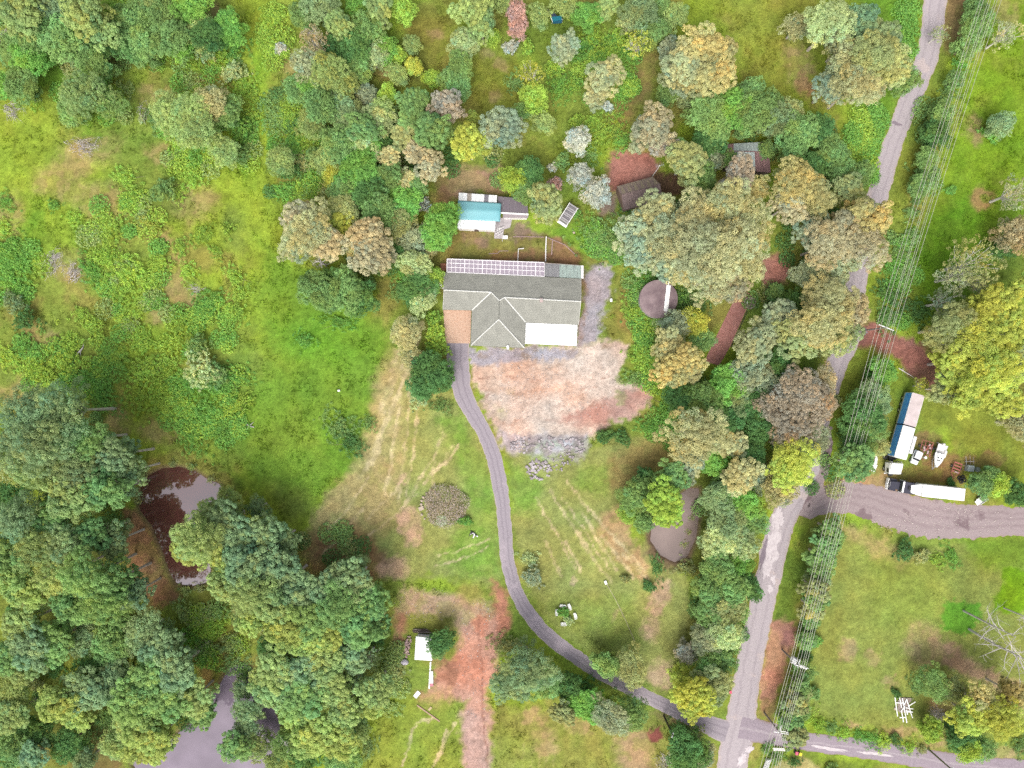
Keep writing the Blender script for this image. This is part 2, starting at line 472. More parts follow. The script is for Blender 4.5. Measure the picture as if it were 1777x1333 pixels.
area([(1030, 900), (1075, 880), (1105, 940), (1130, 980), (1120, 1010), (1070, 970)], seen(206, 166, 126), 9, 0.8, 0.45)
# rows of cut straw
for k, (a, b, w) in enumerate([((735, 560), (640, 800), 5), ((700, 620), (668, 860), 4), ((712, 640), (690, 880), 3), ((725, 700), (705, 860), 3), ((690, 610), (662, 720), 8), ((665, 760), (625, 830), 5), ((770, 755), (700, 880), 3.5), ((785, 775), (735, 840), 3.5), ((795, 770), (760, 815), 3), ((755, 800), (740, 880), 3), ((640, 830), (560, 930), 3), ((630, 880), (560, 960), 3), ((720, 860), (640, 930), 2.5), ((700, 830), (640, 900), 2.5), ((850, 935), (760, 965), 2), ((845, 950), (755, 985), 2)]):
    streak([a, ((a[0] + b[0]) / 2 + 5, (a[1] + b[1]) / 2), b], w, STRAW, 0.75, 0.72, k)
for k, (a, b, w) in enumerate([((955, 850), (1020, 960), 2.6), ((930, 865), (970, 930), 2.2), ((985, 835), (1035, 900), 2.4), ((1012, 890), (1070, 990), 3.5), ((1000, 920), (1060, 1010), 3), ((1040, 905), (1120, 990), 3.5), ((945, 940), (975, 1000), 3), ((980, 940), (1010, 990), 3), ((1045, 930), (1100, 1000), 3.5), ((1080, 960), (1125, 1005), 3), ((940, 880), (1000, 990), 1.8), ((975, 860), (1060, 990), 1.6)]):
    streak([a, b], w, STRAW, 0.8, 0.5, 30 + k)
for cx, cy, rx, ry in [(710, 905, 20, 26), (722, 930, 14, 18), (700, 900, 12, 12), (682, 985, 26, 20), (700, 830, 9, 10), (1130, 1090, 16, 22), (1150, 1025, 14, 22), (1145, 1170, 24, 24), (995, 1010, 6, 9), (1072, 1065, 8, 8), (1140, 1050, 12, 16)]:
    blob(cx, cy, rx, ry, seen(216, 180, 152), 0.8, patch=0.35, seed=cx)
area([(932, 1040), (1100, 1030), (1120, 1120), (1050, 1150), (960, 1080)], seen(136, 160, 70), 20, 0.6, 0.3)
# --- red dirt track and yard by the white shed
area([(700, 1020), (790, 1035), (850, 1050), (880, 1090), (860, 1130), (800, 1100), (700, 1070), (690, 1110), (685, 1060)], seen(202, 166, 140), 10, 0.9, 0.25)
area([(852, 1010), (880, 1025), (886, 1085), (862, 1130), (846, 1150), (858, 1060)], seen(206, 140, 116), 8, 0.95)
area([(800, 1085), (862, 1075), (868, 1150), (846, 1200), (852, 1260), (846, 1345), (806, 1345), (800, 1265), (812, 1215), (770, 1215), (748, 1200), (755, 1165), (795, 1140)], seen(208, 160, 140), 9, 1.0)
area([(800, 1240), (850, 1240), (850, 1345), (806, 1345)], seen(214, 178, 166), 9, 0.8, 0.2)
area([(825, 1070), (850, 1065), (845, 1100), (825, 1100)], TERRA, 6, 0.8)
area([(795, 1130), (840, 1140), (848, 1210), (800, 1190), (760, 1180)], seen(210, 136, 108), 12, 0.6, 0.4)
area([(752, 1140), (795, 1150), (790, 1190), (755, 1185)], seen(162, 118, 96), 8, 0.8, 0.3)
area([(722, 1205), (780, 1190), (800, 1215), (760, 1230), (725, 1228)], seen(206, 160, 124), 8, 0.9, 0.3)
area([(684, 1058), (704, 1060), (704, 1125), (686, 1125)], seen(190, 140, 110), 8, 0.9, 0.3)
area([(704, 1065), (786, 1068), (790, 1095), (710, 1100)], seen(150, 152, 72), 8, 0.9)
streak([(835, 1040), (833, 1110), (836, 1200), (845, 1333)], 2, seen(150, 104, 88), 0.7, 0.4)
area([(650, 1220), (790, 1215), (800, 1345), (640, 1345)], seen(150, 164, 68), 14, 0.85)
for k, (a, b) in enumerate([((776, 1270), (750, 1333), ), ((790, 1255), (762, 1310)), ((724, 1254), (752, 1246)), ((700, 1330), (720, 1260))]):
    streak([a, b], 3, STRAW, 0.8, 0.5, 60 + k)
area([(862, 1225), (1130, 1240), (1190, 1300), (1190, 1345), (850, 1345), (855, 1260)], seen(158, 158, 82), 14, 0.85, 0.2)
area([(1070, 1275), (1130, 1270), (1130, 1345), (1080, 1345)], seen(200, 162, 130), 14, 0.8, 0.4)
for cx, cy in [(950, 1300), (945, 1275), (925, 1245), (1005, 1260)]:
    blob(cx, cy, 22, 14, seen(206, 168, 128), 0.6, patch=0.5, seed=cx)
area([(1130, 1265), (1150, 1262), (1154, 1280), (1142, 1290), (1130, 1284)], seen(150, 84, 80), 3, 0.95)
area([(1130, 1236), (1190, 1248), (1230, 1300), (1180, 1270)], seen(172, 146, 110), 8, 0.8, 0.3)
for k in range(5):
    streak([(905 + 13 * k, 1345), (910 + 14 * k, 1290)], 1.4, seen(196, 182, 120), 0.5, 0.5, 80 + k)
# --- pond banks
area([(208, 890), (240, 880), (262, 920), (282, 970), (296, 1010), (330, 1030), (300, 1050), (262, 1050), (225, 1010), (206, 950)], seen(158, 118, 90), 9, 0.95, 0.15)
area([(250, 790), (330, 780), (400, 830), (420, 880), (380, 850), (300, 806), (255, 815)], seen(142, 134, 70), 12, 0.8, 0.2)
area([(300, 1020), (390, 1015), (400, 1060), (330, 1060)], seen(120, 132, 60), 10, 0.8)
area([(330, 1090), (410, 1090), (420, 1150), (380, 1220), (350, 1200)], seen(138, 118, 72), 12, 0.85, 0.3)
area([(160, 1265), (215, 1260), (210, 1345), (150, 1345)], seen(140, 112, 80), 9, 0.9, 0.2)
area([(-80, 880), (210, 900), (210, 1345), (-80, 1345)], seen(120, 116, 62), 30, 0.6, 0.2)
area([(1125, 880), (1215, 845), (1222, 900), (1205, 975), (1165, 990), (1120, 960)], MUD, 9, 0.8)
area([(1185, 830), (1240, 830), (1235, 980), (1190, 1010), (1205, 900)], seen(122, 140, 62), 9, 0.8)
# --- road verges and the land right of the road
area([(1600, 60), (1640, 40), (1660, 60), (1600, 250), (1560, 400), (1530, 560), (1500, 570), (1540, 350), (1570, 230)], seen(142, 158, 66), 8, 0.9)
area([(1640, -80), (1700, -80), (1680, 60), (1640, 90), (1632, 60)], seen(160, 130, 92), 9, 0.9, 0.2)
area([(1735, -80), (1860, -80), (1860, 430), (1720, 430), (1600, 520), (1600, 380), (1660, 200), (1700, 80)], seen(122, 158, 38), 18, 0.8, 0.2)
area([(1570, 400), (1700, 330), (1740, 500), (1580, 560)], seen(96, 146, 36), 18, 0.7, 0.2)
blob(1705, 345, 20, 20, seen(180, 140, 100), 0.8); blob(1690, 225, 22, 22, seen(180, 148, 116), 0.75); blob(1745, 20, 26, 24, TAN, 0.5)
area([(1480, -20), (1600, -20), (1590, 70), (1560, 160), (1520, 320), (1470, 300), (1480, 190), (1540, 110)], G_LUSH, 14, 0.8, 0.1)
area([(1492, 560), (1530, 566), (1600, 596), (1650, 640), (1640, 690), (1590, 660), (1540, 616), (1500, 600), (1480, 600)], seen(166, 112, 104), 8, 0.97)
area([(1590, 640), (1700, 620), (1700, 690), (1620, 690)], seen(160, 124, 104), 12, 0.85, 0.3)
area([(1465, 620), (1500, 618), (1480, 680), (1450, 760), (1446, 700)], seen(140, 150, 60), 8, 0.9)
area([(1590, 690), (1777, 690), (1860, 700), (1860, 830), (1720, 830), (1640, 740), (1600, 760)], seen(144, 152, 62), 14, 0.9)
area([(1455, 830), (1560, 820), (1570, 870), (1480, 880), (1450, 850)], seen(196, 156, 122), 12, 0.9, 0.2)
area([(1560, 820), (1640, 800), (1660, 840), (1570, 850)], seen(160, 132, 80), 12, 0.8, 0.3)
for cx, cy in [(1605, 765), (1640, 795), (1655, 825), (1720, 800), (1670, 800), (1625, 800)]:
    blob(cx, cy, 26, 14, seen(158, 120, 86), 0.75, patch=0.3, seed=cx)
area([(1400, 930), (1450, 905), (1530, 930), (1600, 950), (1700, 930), (1860, 935), (1860, 1260), (1620, 1290), (1400, 1240), (1410, 1100)], seen(152, 162, 82), 14, 0.97)
area([(1430, 905), (1520, 925), (1590, 960), (1560, 985), (1480, 940)], seen(186, 164, 112), 10, 0.75, 0.4)
area([(1500, 960), (1640, 980), (1640, 1100), (1520, 1090)], seen(140, 164, 72), 30, 0.6, 0.2)
area([(1640, 1043), (1698, 1046), (1702, 1062), (1690, 1100), (1636, 1098)], seen(104, 164, 52), 3, 0.95)
area([(1742, 985), (1860, 985), (1860, 1072), (1728, 1062)], seen(122, 168, 30), 5, 0.95)
area([(1660, 930), (1860, 930), (1860, 985), (1700, 990)], seen(118, 158, 42), 16, 0.7)
area([(1620, 1110), (1650, 1118), (1720, 1165), (1777, 1190), (1860, 1200), (1777, 1215), (1690, 1180), (1630, 1150)], seen(198, 158, 132), 10, 0.85, 0.3)
for cx, cy, rx, ry in [(1545, 1183, 16, 7), (1635, 1225, 24, 14), (1470, 1130, 16, 20), (1515, 1140, 12, 14), (1560, 1270, 40, 8), (1480, 1258, 22, 8), (1740, 1190, 30, 14), (1625, 1290, 18, 14), (1740, 1305, 40, 14), (1600, 1120, 30, 40)]:
    blob(cx, cy, rx, ry, seen(200, 162, 130), 0.6, patch=0.4, seed=cx)
area([(1360, 960), (1390, 925), (1410, 930), (1395, 1000), (1380, 1080), (1345, 1080), (1352, 1010)], seen(116, 140, 56), 6, 0.9)
area([(1330, 1075), (1382, 1075), (1372, 1140), (1345, 1215), (1325, 1240), (1318, 1190)], seen(210, 152, 130), 7, 0.95, 0.1)
area([(1360, 1090), (1382, 1090), (1378, 1125), (1360, 1120)], seen(178, 124, 122), 6, 0.7)
area([(1330, 1215), (1350, 1215), (1340, 1265), (1325, 1255)], seen(150, 122, 84), 6, 0.8)
area([(1300, 1345), (1330, 1305), (1400, 1305), (1500, 1330), (1480, 1345)], seen(134, 152, 62), 6, 0.9)
area([(1350, 1322), (1400, 1318), (1460, 1345), (1340, 1345)], seen(192, 178, 122), 5, 0.85)
area([(1290, 870), (1330, 870), (1318, 1000), (1290, 1090), (1275, 1180), (1262, 1180), (1270, 1060), (1290, 960)], seen(138, 140, 62), 9, 0.9, 0.2)

# rough surfaces: grain of grass and grit
grassy = sstep(0.0, 0.05, C[:, 1] - C[:, 0] * 0.98)
C *= (1 + (n_fine - 0.5) * 0.4 + (n_grain - 0.5) * 0.5)[:, None]
C *= (1 + (fbm(X / 38 + 7, Y / 38, 77) - 0.5) * 0.38)[:, None]
tint = (n_mid - 0.5) * 0.35
C[:, 0] *= 1 + tint; C[:, 2] *= 1 - tint * 0.5
C = np.clip(C, 0.004, 0.8)

# heights: tussocks, hollows of the ponds, level beds under roads and buildings
POND_A = [(258, 826), (281, 815), (306, 812), (334, 818), (357, 833), (378, 841), (394, 862), (388, 895), (368, 930), (364, 975), (361, 1008), (330, 1017), (305, 1010), (294, 990), (280, 950), (265, 915), (243, 885), (240, 868), (246, 845)]
POND_B = [(398, 1159), (421, 1154), (434, 1161), (446, 1184), (472, 1228), (484, 1262), (480, 1300), (472, 1350), (300, 1364), (240, 1345), (228, 1318), (250, 1302), (285, 1288), (318, 1268), (352, 1236), (372, 1205), (385, 1185)]
POND_C = [(1134, 905), (1160, 880), (1180, 860), (1198, 849), (1212, 850), (1213, 890), (1206, 935), (1192, 966), (1171, 975), (1148, 963), (1130, 938)]
Z = (n_fine - 0.5) * 0.22 + (n_grain - 0.5) * 0.16
ROADS = {
 'public': [(1640, -90, 40), (1624, 0, 40), (1608, 100, 38), (1557, 230, 34), (1524, 335, 36), (1502, 420, 36), (1484, 500, 36), (1476, 575, 38), (1450, 640, 38), (1424, 720, 36), (1412, 800, 38), (1382, 860, 42), (1352, 920, 46), (1334, 1000, 46), (1312, 1100, 44), (1293, 1200, 48), (1285, 1265, 54), (1272, 1320, 54), (1262, 1400, 54)],
 'side': [(1284, 1262, 46), (1330, 1272, 38), (1400, 1287, 32), (1500, 1300, 33), (1600, 1316, 35), (1680, 1328, 36), (1860, 1345, 36)],
 'yard': [(1436, 740, 16), (1432, 800, 22), (1400, 880, 40), (1430, 868, 48), (1490, 866, 62), (1560, 888, 74), (1640, 905, 72), (1730, 905, 58), (1870, 908, 54)],
 'drive': [(794, 593, 41), (795, 630, 40), (803, 680, 34), (824, 722, 28), (847, 765, 27), (863, 820, 27), (873, 880, 25), (878, 940, 24), (884, 990, 25), (902, 1040, 26), (935, 1088, 26), (985, 1130, 26), (1045, 1170, 25), (1110, 1203, 24), (1170, 1232, 26), (1225, 1256, 34), (1275, 1275, 44)],
}
flat = np.zeros(len(X))
for r in ROADS.values():
    pts = [(p[0], p[1]) for p in r]
    flat = np.maximum(flat, 1 - sstep(14, 34, sd_line(pts, X, Y) - 10))
for pl in ([(755, 440), (1025, 450), (1020, 620), (755, 620)], [(780, 325), (930, 325), (930, 440), (780, 440)], [(1060, 280), (1160, 280), (1160, 390), (1060, 390)], [(1095, 480), (1190, 480), (1190, 560), (1095, 560)], [(1240, 240), (1350, 240), (1350, 320), (1240, 320)], [(1510, 670), (1730, 670), (1730, 890), (1510, 890)], [(690, 1080), (770, 1080), (770, 1260), (690, 1260)], [(1225, 500), (1320, 500), (1320, 650), (1225, 650)]):
    flat = np.maximum(flat, 1 - sstep(-4, 14, sd_poly(pl, X, Y)))
Z = Z * (1 - flat) - 0.10 * flat * sstep(-0.1, 0.1, Z) * 0 - 0.015 * flat
for pl in (POND_A, POND_B, POND_C):
    d = sd_poly(pl, X, Y)
    w = 1 - sstep(-6, 8, d)
    Z = Z * (1 - w) - 0.75 * w
    mixc(MUD * 0.8, (1 - sstep(2, 12, d)) * 0.8)
    mixc(MUD * 0.6, 1 - sstep(-4, 4, d))
far = np.maximum(np.maximum(-75 - X, X - 1851), np.maximum(-75 - Y, Y - 1407))
Z = np.where(far > 0, 0.0, Z)
V = np.stack([(X - CX) * S, (CY - Y) * S, Z], 1)
ny, nx = shp
idx = np.arange(ny * nx).reshape(ny, nx)
F = np.stack([idx[1:, :-1], idx[1:, 1:], idx[:-1, 1:], idx[:-1, :-1]], -1).reshape(-1, 4)
gm, nt, b, out = node_mat('meadow_and_earth')
N = nt.nodes.new
at = N('ShaderNodeAttribute'); at.attribute_name = 'Col'
tc = N('ShaderNodeTexCoord')
n1 = N('ShaderNodeTexNoise'); n1.inputs['Scale'].default_value = 2.6; n1.inputs['Detail'].default_value = 5; n1.inputs['Roughness'].default_value = 0.7
nt.links.new(tc.outputs['Object'], n1.inputs['Vector'])
mr = N('ShaderNodeMapRange'); mr.inputs['From Min'].default_value = 0.3; mr.inputs['From Max'].default_value = 0.7
mr.inputs['To Min'].default_value = 0.76; mr.inputs['To Max'].default_value = 1.24
nt.links.new(n1.outputs['Fac'], mr.inputs['Value'])
mp = N('ShaderNodeMapping'); mp.inputs['Scale'].default_value = (1.6, 7.0, 1.0); mp.inputs['Rotation'].default_value = (0, 0, 0.6)
n0 = N('ShaderNodeTexNoise'); n0.inputs['Scale'].default_value = 0.25; n0.inputs['Detail'].default_value = 2
vd = N('ShaderNodeVectorMath'); vd.operation = 'MULTIPLY_ADD'; vd.inputs[1].default_value = (5, 5, 5)
nt.links.new(tc.outputs['Object'], n0.inputs['Vector']); nt.links.new(n0.outputs['Color'], vd.inputs[0]); nt.links.new(tc.outputs['Object'], vd.inputs[2])
nt.links.new(vd.outputs[0], mp.inputs[0])
n3 = N('ShaderNodeTexNoise'); n3.inputs['Scale'].default_value = 0.8; n3.inputs['Detail'].default_value = 4; n3.inputs['Roughness'].default_value = 0.75
nt.links.new(mp.outputs[0], n3.inputs['Vector'])
mr3 = N('ShaderNodeMapRange'); mr3.inputs['From Min'].default_value = 0.3; mr3.inputs['From Max'].default_value = 0.7; mr3.inputs['To Min'].default_value = 0.76; mr3.inputs['To Max'].default_value = 1.24
nt.links.new(n3.outputs['Fac'], mr3.inputs['Value'])
mm3 = N('ShaderNodeMath'); mm3.operation = 'MULTIPLY'; nt.links.new(mr.outputs[0], mm3.inputs[0]); nt.links.new(mr3.outputs[0], mm3.inputs[1])
mx = N('ShaderNodeVectorMath'); mx.operation = 'SCALE'
nt.links.new(at.outputs['Color'], mx.inputs[0]); nt.links.new(mm3.outputs[0], mx.inputs['Scale'])
nt.links.new(mx.outputs[0], b.inputs['Base Color'])
b.inputs['Roughness'].default_value = 0.95; b.inputs['Specular IOR Level'].default_value = 0.1
bp = N('ShaderNodeBump'); bp.inputs['Strength'].default_value = 0.7; bp.inputs['Distance'].default_value = 0.12
nt.links.new(n1.outputs['Fac'], bp.inputs['Height']); nt.links.new(bp.outputs[0], b.inputs['Normal'])
ground = bpy.data.objects.new('ground', mesh_np('ground', V, F, gm, C, smooth=True))
link(ground); tag(ground, kind='structure', label='grassy paddock ground with bare earth and gravel patches')

# look-up of the ground by pixel, for planting
def g_at(arr, px, py):
    i = np.clip(np.searchsorted(gy, py), 0, ny - 1); j = np.clip(np.searchsorted(gx, px), 0, nx - 1)
    return arr.reshape(ny, nx, *arr.shape[1:])[i, j]
def gz(px, py): return float(g_at(Z, px, py))

# ------------------------------------------------------------------ water
def water(name, pts, col, gloss, label, rough=0.03):
    m, nt, b, out = node_mat(name + '_water')
    N = nt.nodes.new
    df = N('ShaderNodeBsdfDiffuse'); gl = N('ShaderNodeBsdfGlossy'); mxs = N('ShaderNodeMixShader')
    tc = N('ShaderNodeTexCoord'); nz = N('ShaderNodeTexNoise'); nz.inputs['Scale'].default_value = 0.12; nz.inputs['Detail'].default_value = 5
    nt.links.new(tc.outputs['Object'], nz.inputs['Vector'])
    rp = N('ShaderNodeValToRGB'); rp.color_ramp.elements[0].position = 0.35; rp.color_ramp.elements[1].position = 0.7
    rp.color_ramp.elements[0].color = (*(col * 0.75), 1); rp.color_ramp.elements[1].color = (*(col * 1.2), 1)
    nt.links.new(nz.outputs['Fac'], rp.inputs[0]); nt.links.new(rp.outputs[0], df.inputs[0])
    n2 = N('ShaderNodeTexNoise'); n2.inputs['Scale'].default_value = 1.2; n2.inputs['Detail'].default_value = 3
    nt.links.new(tc.outputs['Object'], n2.inputs['Vector'])
    bp = N('ShaderNodeBump'); bp.inputs['Strength'].default_value = 0.05; bp.inputs['Distance'].default_value = 0.05
    nt.links.new(n2.outputs['Fac'], bp.inputs['Height']); nt.links.new(bp.outputs[0], gl.inputs['Normal'])
    gl.inputs['Roughness'].default_value = rough
    gl.inputs['Color'].default_value = (0.95, 0.93, 1.0, 1)
    mxs.inputs[0].default_value = gloss
    nt.links.new(df.outputs[0], mxs.inputs[1]); nt.links.new(gl.outputs[0], mxs.inputs[2]); nt.links.new(mxs.outputs[0], out.inputs['Surface'])
    cx = sum(p[0] for p in pts) / len(pts); cy = sum(p[1] for p in pts) / len(pts)
    bmw = bmesh.new()
    vsx = [bmw.verts.new(P(cx + (p[0] - cx) * 1.06, cy + (p[1] - cy) * 1.06, -0.32)) for p in pts]
    f = bmw.faces.new(vsx)
    if f.normal.z < 0: f.normal_flip()
    bmesh.ops.triangulate(bmw, faces=[f])
    me = bpy.data.meshes.new(name); bmw.to_mesh(me); bmw.free(); me.materials.append(m)
    for p in me.polygons:
        if p.normal.z < 0: p.flip()
    o = link(bpy.data.objects.new(name, me))
    return tag(o, kind='structure', label=label)
water('pond_water', POND_A, np.array([0.078, 0.032, 0.026]), 0.15, 'dark brown pond reflecting trees and pale sky, left side')
water('pond_water', POND_B, np.array([0.17, 0.14, 0.18]), 0.012, 'lavender grey pond at the lower left edge')
water('pond_water', POND_C, np.array([0.19, 0.145, 0.13]), 0.035, 'small muddy pond beside the bright green tree')

# ------------------------------------------------------------------ roads and paths
def catmull(pts, step=4.0):
    pts = [np.array(p, float) for p in pts]
    q = [2 * pts[0] - pts[1]] + pts + [2 * pts[-1] - pts[-2]]
    res = []
    for i in range(1, len(q) - 2):
        n = max(2, int(np.linalg.norm(q[i + 1][:2] - q[i][:2]) / step))
        for k in range(n):
            t = k / n
            res.append(0.5 * (2 * q[i] + (q[i + 1] - q[i - 1]) * t + (2 * q[i - 1] - 5 * q[i] + 4 * q[i + 1] - q[i + 2]) * t * t + (-q[i - 1] + 3 * q[i] - 3 * q[i + 1] + q[i + 2]) * t ** 3))
    res.append(q[-2])
    return np.array(res)
def road_mat(name, c_mid, c_track, c_edge, tracks, patch=None, pamt=0.0, crack=0.5, dirt=None):
    """u runs 0..1 across, v in metres along"""
    m, nt, b, out = node_mat(name)
    N = nt.nodes.new; L = nt.links.new
    uv = N('ShaderNodeUVMap'); uv.uv_map = 'UVMap'
    sp = N('ShaderNodeSeparateXYZ'); L(uv.outputs[0], sp.inputs[0])
    tc = N('ShaderNodeTexCoord')
    nz = N('ShaderNodeTexNoise'); nz.inputs['Scale'].default_value = 0.35; nz.inputs['Detail'].default_value = 7; nz.inputs['Roughness'].default_value = 0.7
    L(tc.outputs['Object'], nz.inputs['Vector'])
    ad = N('ShaderNodeMath'); ad.operation = 'MULTIPLY_ADD'; ad.inputs[1].default_value = 0.22; ad.inputs[2].default_value = -0.11
    L(nz.outputs['Fac'], ad.inputs[0])
    u2 = N('ShaderNodeMath'); u2.operation = 'ADD'; L(sp.outputs[0], u2.inputs[0]); L(ad.outputs[0], u2.inputs[1])
    rp = N('ShaderNodeValToRGB'); e = rp.color_ramp.elements
    e[0].position = 0.0; e[0].color = (*c_edge, 1); e[1].position = 1.0; e[1].color = (*c_edge, 1)
    for t, c in [(0.09, c_mid)] + tracks_list(tracks, c_track, c_mid) + [(0.91, c_mid)]:
        k = e.new(t); k.color = (*c, 1)
    L(u2.outputs[0], rp.inputs[0])
    col = rp.outputs[0]
    if patch is not None:
        n3 = N('ShaderNodeTexNoise'); n3.inputs['Scale'].default_value = 0.16; n3.inputs['Detail'].default_value = 8; n3.inputs['Roughness'].default_value = 0.6
        L(tc.outputs['Object'], n3.inputs['Vector'])
        r3 = N('ShaderNodeValToRGB'); r3.color_ramp.elements[0].position = 1 - pamt; r3.color_ramp.elements[1].position = min(1, 1 - pamt + 0.05)
        L(n3.outputs['Fac'], r3.inputs[0])
        mm = N('ShaderNodeMix'); mm.data_type = 'RGBA'; mm.inputs['B'].default_value = (*patch, 1)
        L(r3.outputs[0], mm.inputs['Factor']); L(col, mm.inputs['A']); col = mm.outputs['Result']
    gr = N('ShaderNodeTexNoise'); gr.inputs['Scale'].default_value = 5; gr.inputs['Detail'].default_value = 4
    L(tc.outputs['Object'], gr.inputs['Vector'])
    mr = N('ShaderNodeMapRange'); mr.inputs['From Min'].default_value = 0.3; mr.inputs['From Max'].default_value = 0.7; mr.inputs['To Min'].default_value = 0.82; mr.inputs['To Max'].default_value = 1.15
    L(gr.outputs['Fac'], mr.inputs['Value'])
    vm = N('ShaderNodeVectorMath'); vm.operation = 'SCALE'; L(col, vm.inputs[0]); L(mr.outputs[0], vm.inputs['Scale'])
    col = vm.outputs[0]
    vo = N('ShaderNodeTexVoronoi'); vo.feature = 'DISTANCE_TO_EDGE'; vo.inputs['Scale'].default_value = 0.13
    dn = N('ShaderNodeVectorMath'); dn.operation = 'MULTIPLY_ADD'; dn.inputs[1].default_value = (3, 3, 3)
    L(nz.outputs['Color'], dn.inputs[0]); L(tc.outputs['Object'], dn.inputs[2]); L(dn.outputs[0], vo.inputs['Vector'])
    cr = N('ShaderNodeMapRange'); cr.inputs['From Min'].default_value = 0.004; cr.inputs['From Max'].default_value = 0.010; cr.inputs['To Min'].default_value = 1 - crack; cr.inputs['To Max'].default_value = 1
    L(vo.outputs['Distance'], cr.inputs['Value'])
    v2 = N('ShaderNodeVectorMath'); v2.operation = 'SCALE'; L(col, v2.inputs[0]); L(cr.outputs[0], v2.inputs['Scale'])
    L(v2.outputs[0], b.inputs['Base Color'])
    b.inputs['Roughness'].default_value = 0.9; b.inputs['Specular IOR Level'].default_value = 0.2
    bp = N('ShaderNodeBump'); bp.inputs['Strength'].default_value = 0.4; bp.inputs['Distance'].default_value = 0.03
    L(gr.outputs['Fac'], bp.inputs['Height']); L(bp.outputs[0], b.inputs['Normal'])
    return m
def tracks_list(tr, c, mid):
    r = []
    for t in tr: r += [(t - 0.07, mid), (t, c), (t + 0.07, mid)]
    return r
def ribbon(name, pts, z, mat, rag, label, seed=0):
    c = catmull(pts)
    n = len(c)
    d = np.gradient(c[:, :2], axis=0); d /= np.linalg.norm(d, axis=1)[:, None]
    nrm = np.stack([-d[:, 1], d[:, 0]], 1)
    s = np.concatenate([[0], np.cumsum(np.linalg.norm(np.diff(c[:, :2], axis=0), axis=1))])
    K = 9
    vs, uvs = [], []
    wl = c[:, 2] / 2 + rag * (fbm(s / 16, s * 0 + seed, 61) - 0.5) * 2 + rag * 0.5 * (vnoise(s / 4.5, s * 0 + seed, 62) - 0.5) * 2
    wr = c[:, 2] / 2 + rag * (fbm(s / 16, s * 0 + seed + 5, 63) - 0.5) * 2 + rag * 0.5 * (vnoise(s / 4.5, s * 0 + seed, 64) - 0.5) * 2
    for k in range(K):
        t = k / (K - 1)
        off = -wl + (wl + wr) * t
        p = c[:, :2] + nrm * off[:, None]
        zz = z - 0.02 * (2 * t - 1) ** 8 - (0.03 if k in (0, K - 1) else 0)
        vs.append(np.stack([(p[:, 0] - CX) * S, (CY - p[:, 1]) * S, np.full(n, zz)], 1))
        uvs.append(np.stack([np.full(n, t), s * S], 1))
    vs = np.concatenate(vs); uvs = np.concatenate(uvs)
    idx = np.arange(K * n).reshape(K, n)
    F = np.stack([idx[:-1, :-1], idx[:-1, 1:], idx[1:, 1:], idx[1:, :-1]], -1).reshape(-1, 4)
    a, b_, c_ = vs[F[0, 0]], vs[F[0, 1]], vs[F[0, 2]]
    if np.cross(b_ - a, c_ - a)[2] < 0: F = F[:, ::-1]
    me = mesh_np(name, vs, F, mat, smooth=True)
    ul = me.uv_layers.new(name='UVMap')
    ul.data.foreach_set('uv', uvs[F.ravel()].astype(np.float32).ravel())
    o = link(bpy.data.objects.new(name, me))
    return tag(o, kind='structure', label=label)
asph = seen(202, 191, 195)
ribbon('road', ROADS['public'], 0.035, road_mat('road_asphalt', asph, seen(188, 177, 182), seen(206, 188, 180), (0.3, 0.7), seen(216, 200, 198), 0.40, 0.12), 2.2, 'pale worn asphalt road running down the right side', 1)
ribbon('side_road', ROADS['side'], 0.050, road_mat('side_asphalt', seen(178, 164, 174), seen(196, 184, 190), seen(170, 150, 146), (0.5,), seen(206, 194, 196), 0.34, 0.12), 1.8, 'side road leaving the junction towards the right edge', 2)
ribbon('gravel_track', ROADS['yard'], 0.020, road_mat('yard_gravel', seen(182, 165, 166), seen(170, 152, 154), seen(184, 158, 142), (0.25, 0.42, 0.65), seen(146, 126, 130), 0.42, 0.12), 4.0, 'grey brown gravel truck yard branching off the road', 3)
ribbon('driveway', ROADS['drive'], 0.028, road_mat('drive_asphalt', seen(180, 170, 178), seen(162, 152, 161), seen(208, 192, 188), (0.36, 0.66), seen(192, 180, 188), 0.44, 0.12), 1.6, 'curved narrow asphalt driveway to the house', 4)

# worn pale patches and repairs on the roads
def patch(name, label, cx, cy, rx, ry, ang, z, mat, seed, spikes=0.35):
    r = np.random.default_rng(seed); n = 30; pts = []
    a = math.radians(ang)
    for k in range(n):
        q = 2 * math.pi * k / n; w = 1 + spikes * (r.random() - .5) * 2
        u, v = rx * w * math.cos(q), ry * w * math.sin(q)
        pts.append((cx + u * math.cos(a) - v * math.sin(a), cy + u * math.sin(a) + v * math.cos(a)))
    m = MB(); vs = [P(*q) for q in pts]; c = P(cx, cy)
    m.add([(c.x, c.y, z)] + [(v.x, v.y, z) for v in vs], [(0, 1 + (k + 1) % n, 1 + k) for k in range(n)])
    tag(m.build(name, mat), label, kind='structure')
pale_p = pmat('pale_concrete_patch', seen(238, 228, 230), .9, var=.2, scale=1.0, col2=seen(214, 202, 206), bump=.2)
dark_p = pmat('dark_asphalt_patch', seen(160, 146, 156), .9, var=.2, scale=1.0)
for k, (cx, cy, rx, ry, an) in enumerate([(1347, 900, 9, 22, 14), (1340, 945, 10, 30, 12), (1332, 985, 8, 18, 10), (1352, 930, 4, 10, 0), (1346, 965, 5, 9, 20), (1342, 1005, 4, 8, 0), (1336, 1022, 5, 7, 10), (1288, 1318, 6, 14, 30), (1300, 1300, 8, 5, -20), (1356, 905, 4, 8, 0), (1440, 1299, 34, 3, 9), (1520, 1308, 30, 3, 7)]):
    patch('road_patch', 'pale worn patch on the road surface', cx, cy, rx, ry, an, (.043 if cx < 1380 else .058) + .0015 * k, pale_p, 70 + k)
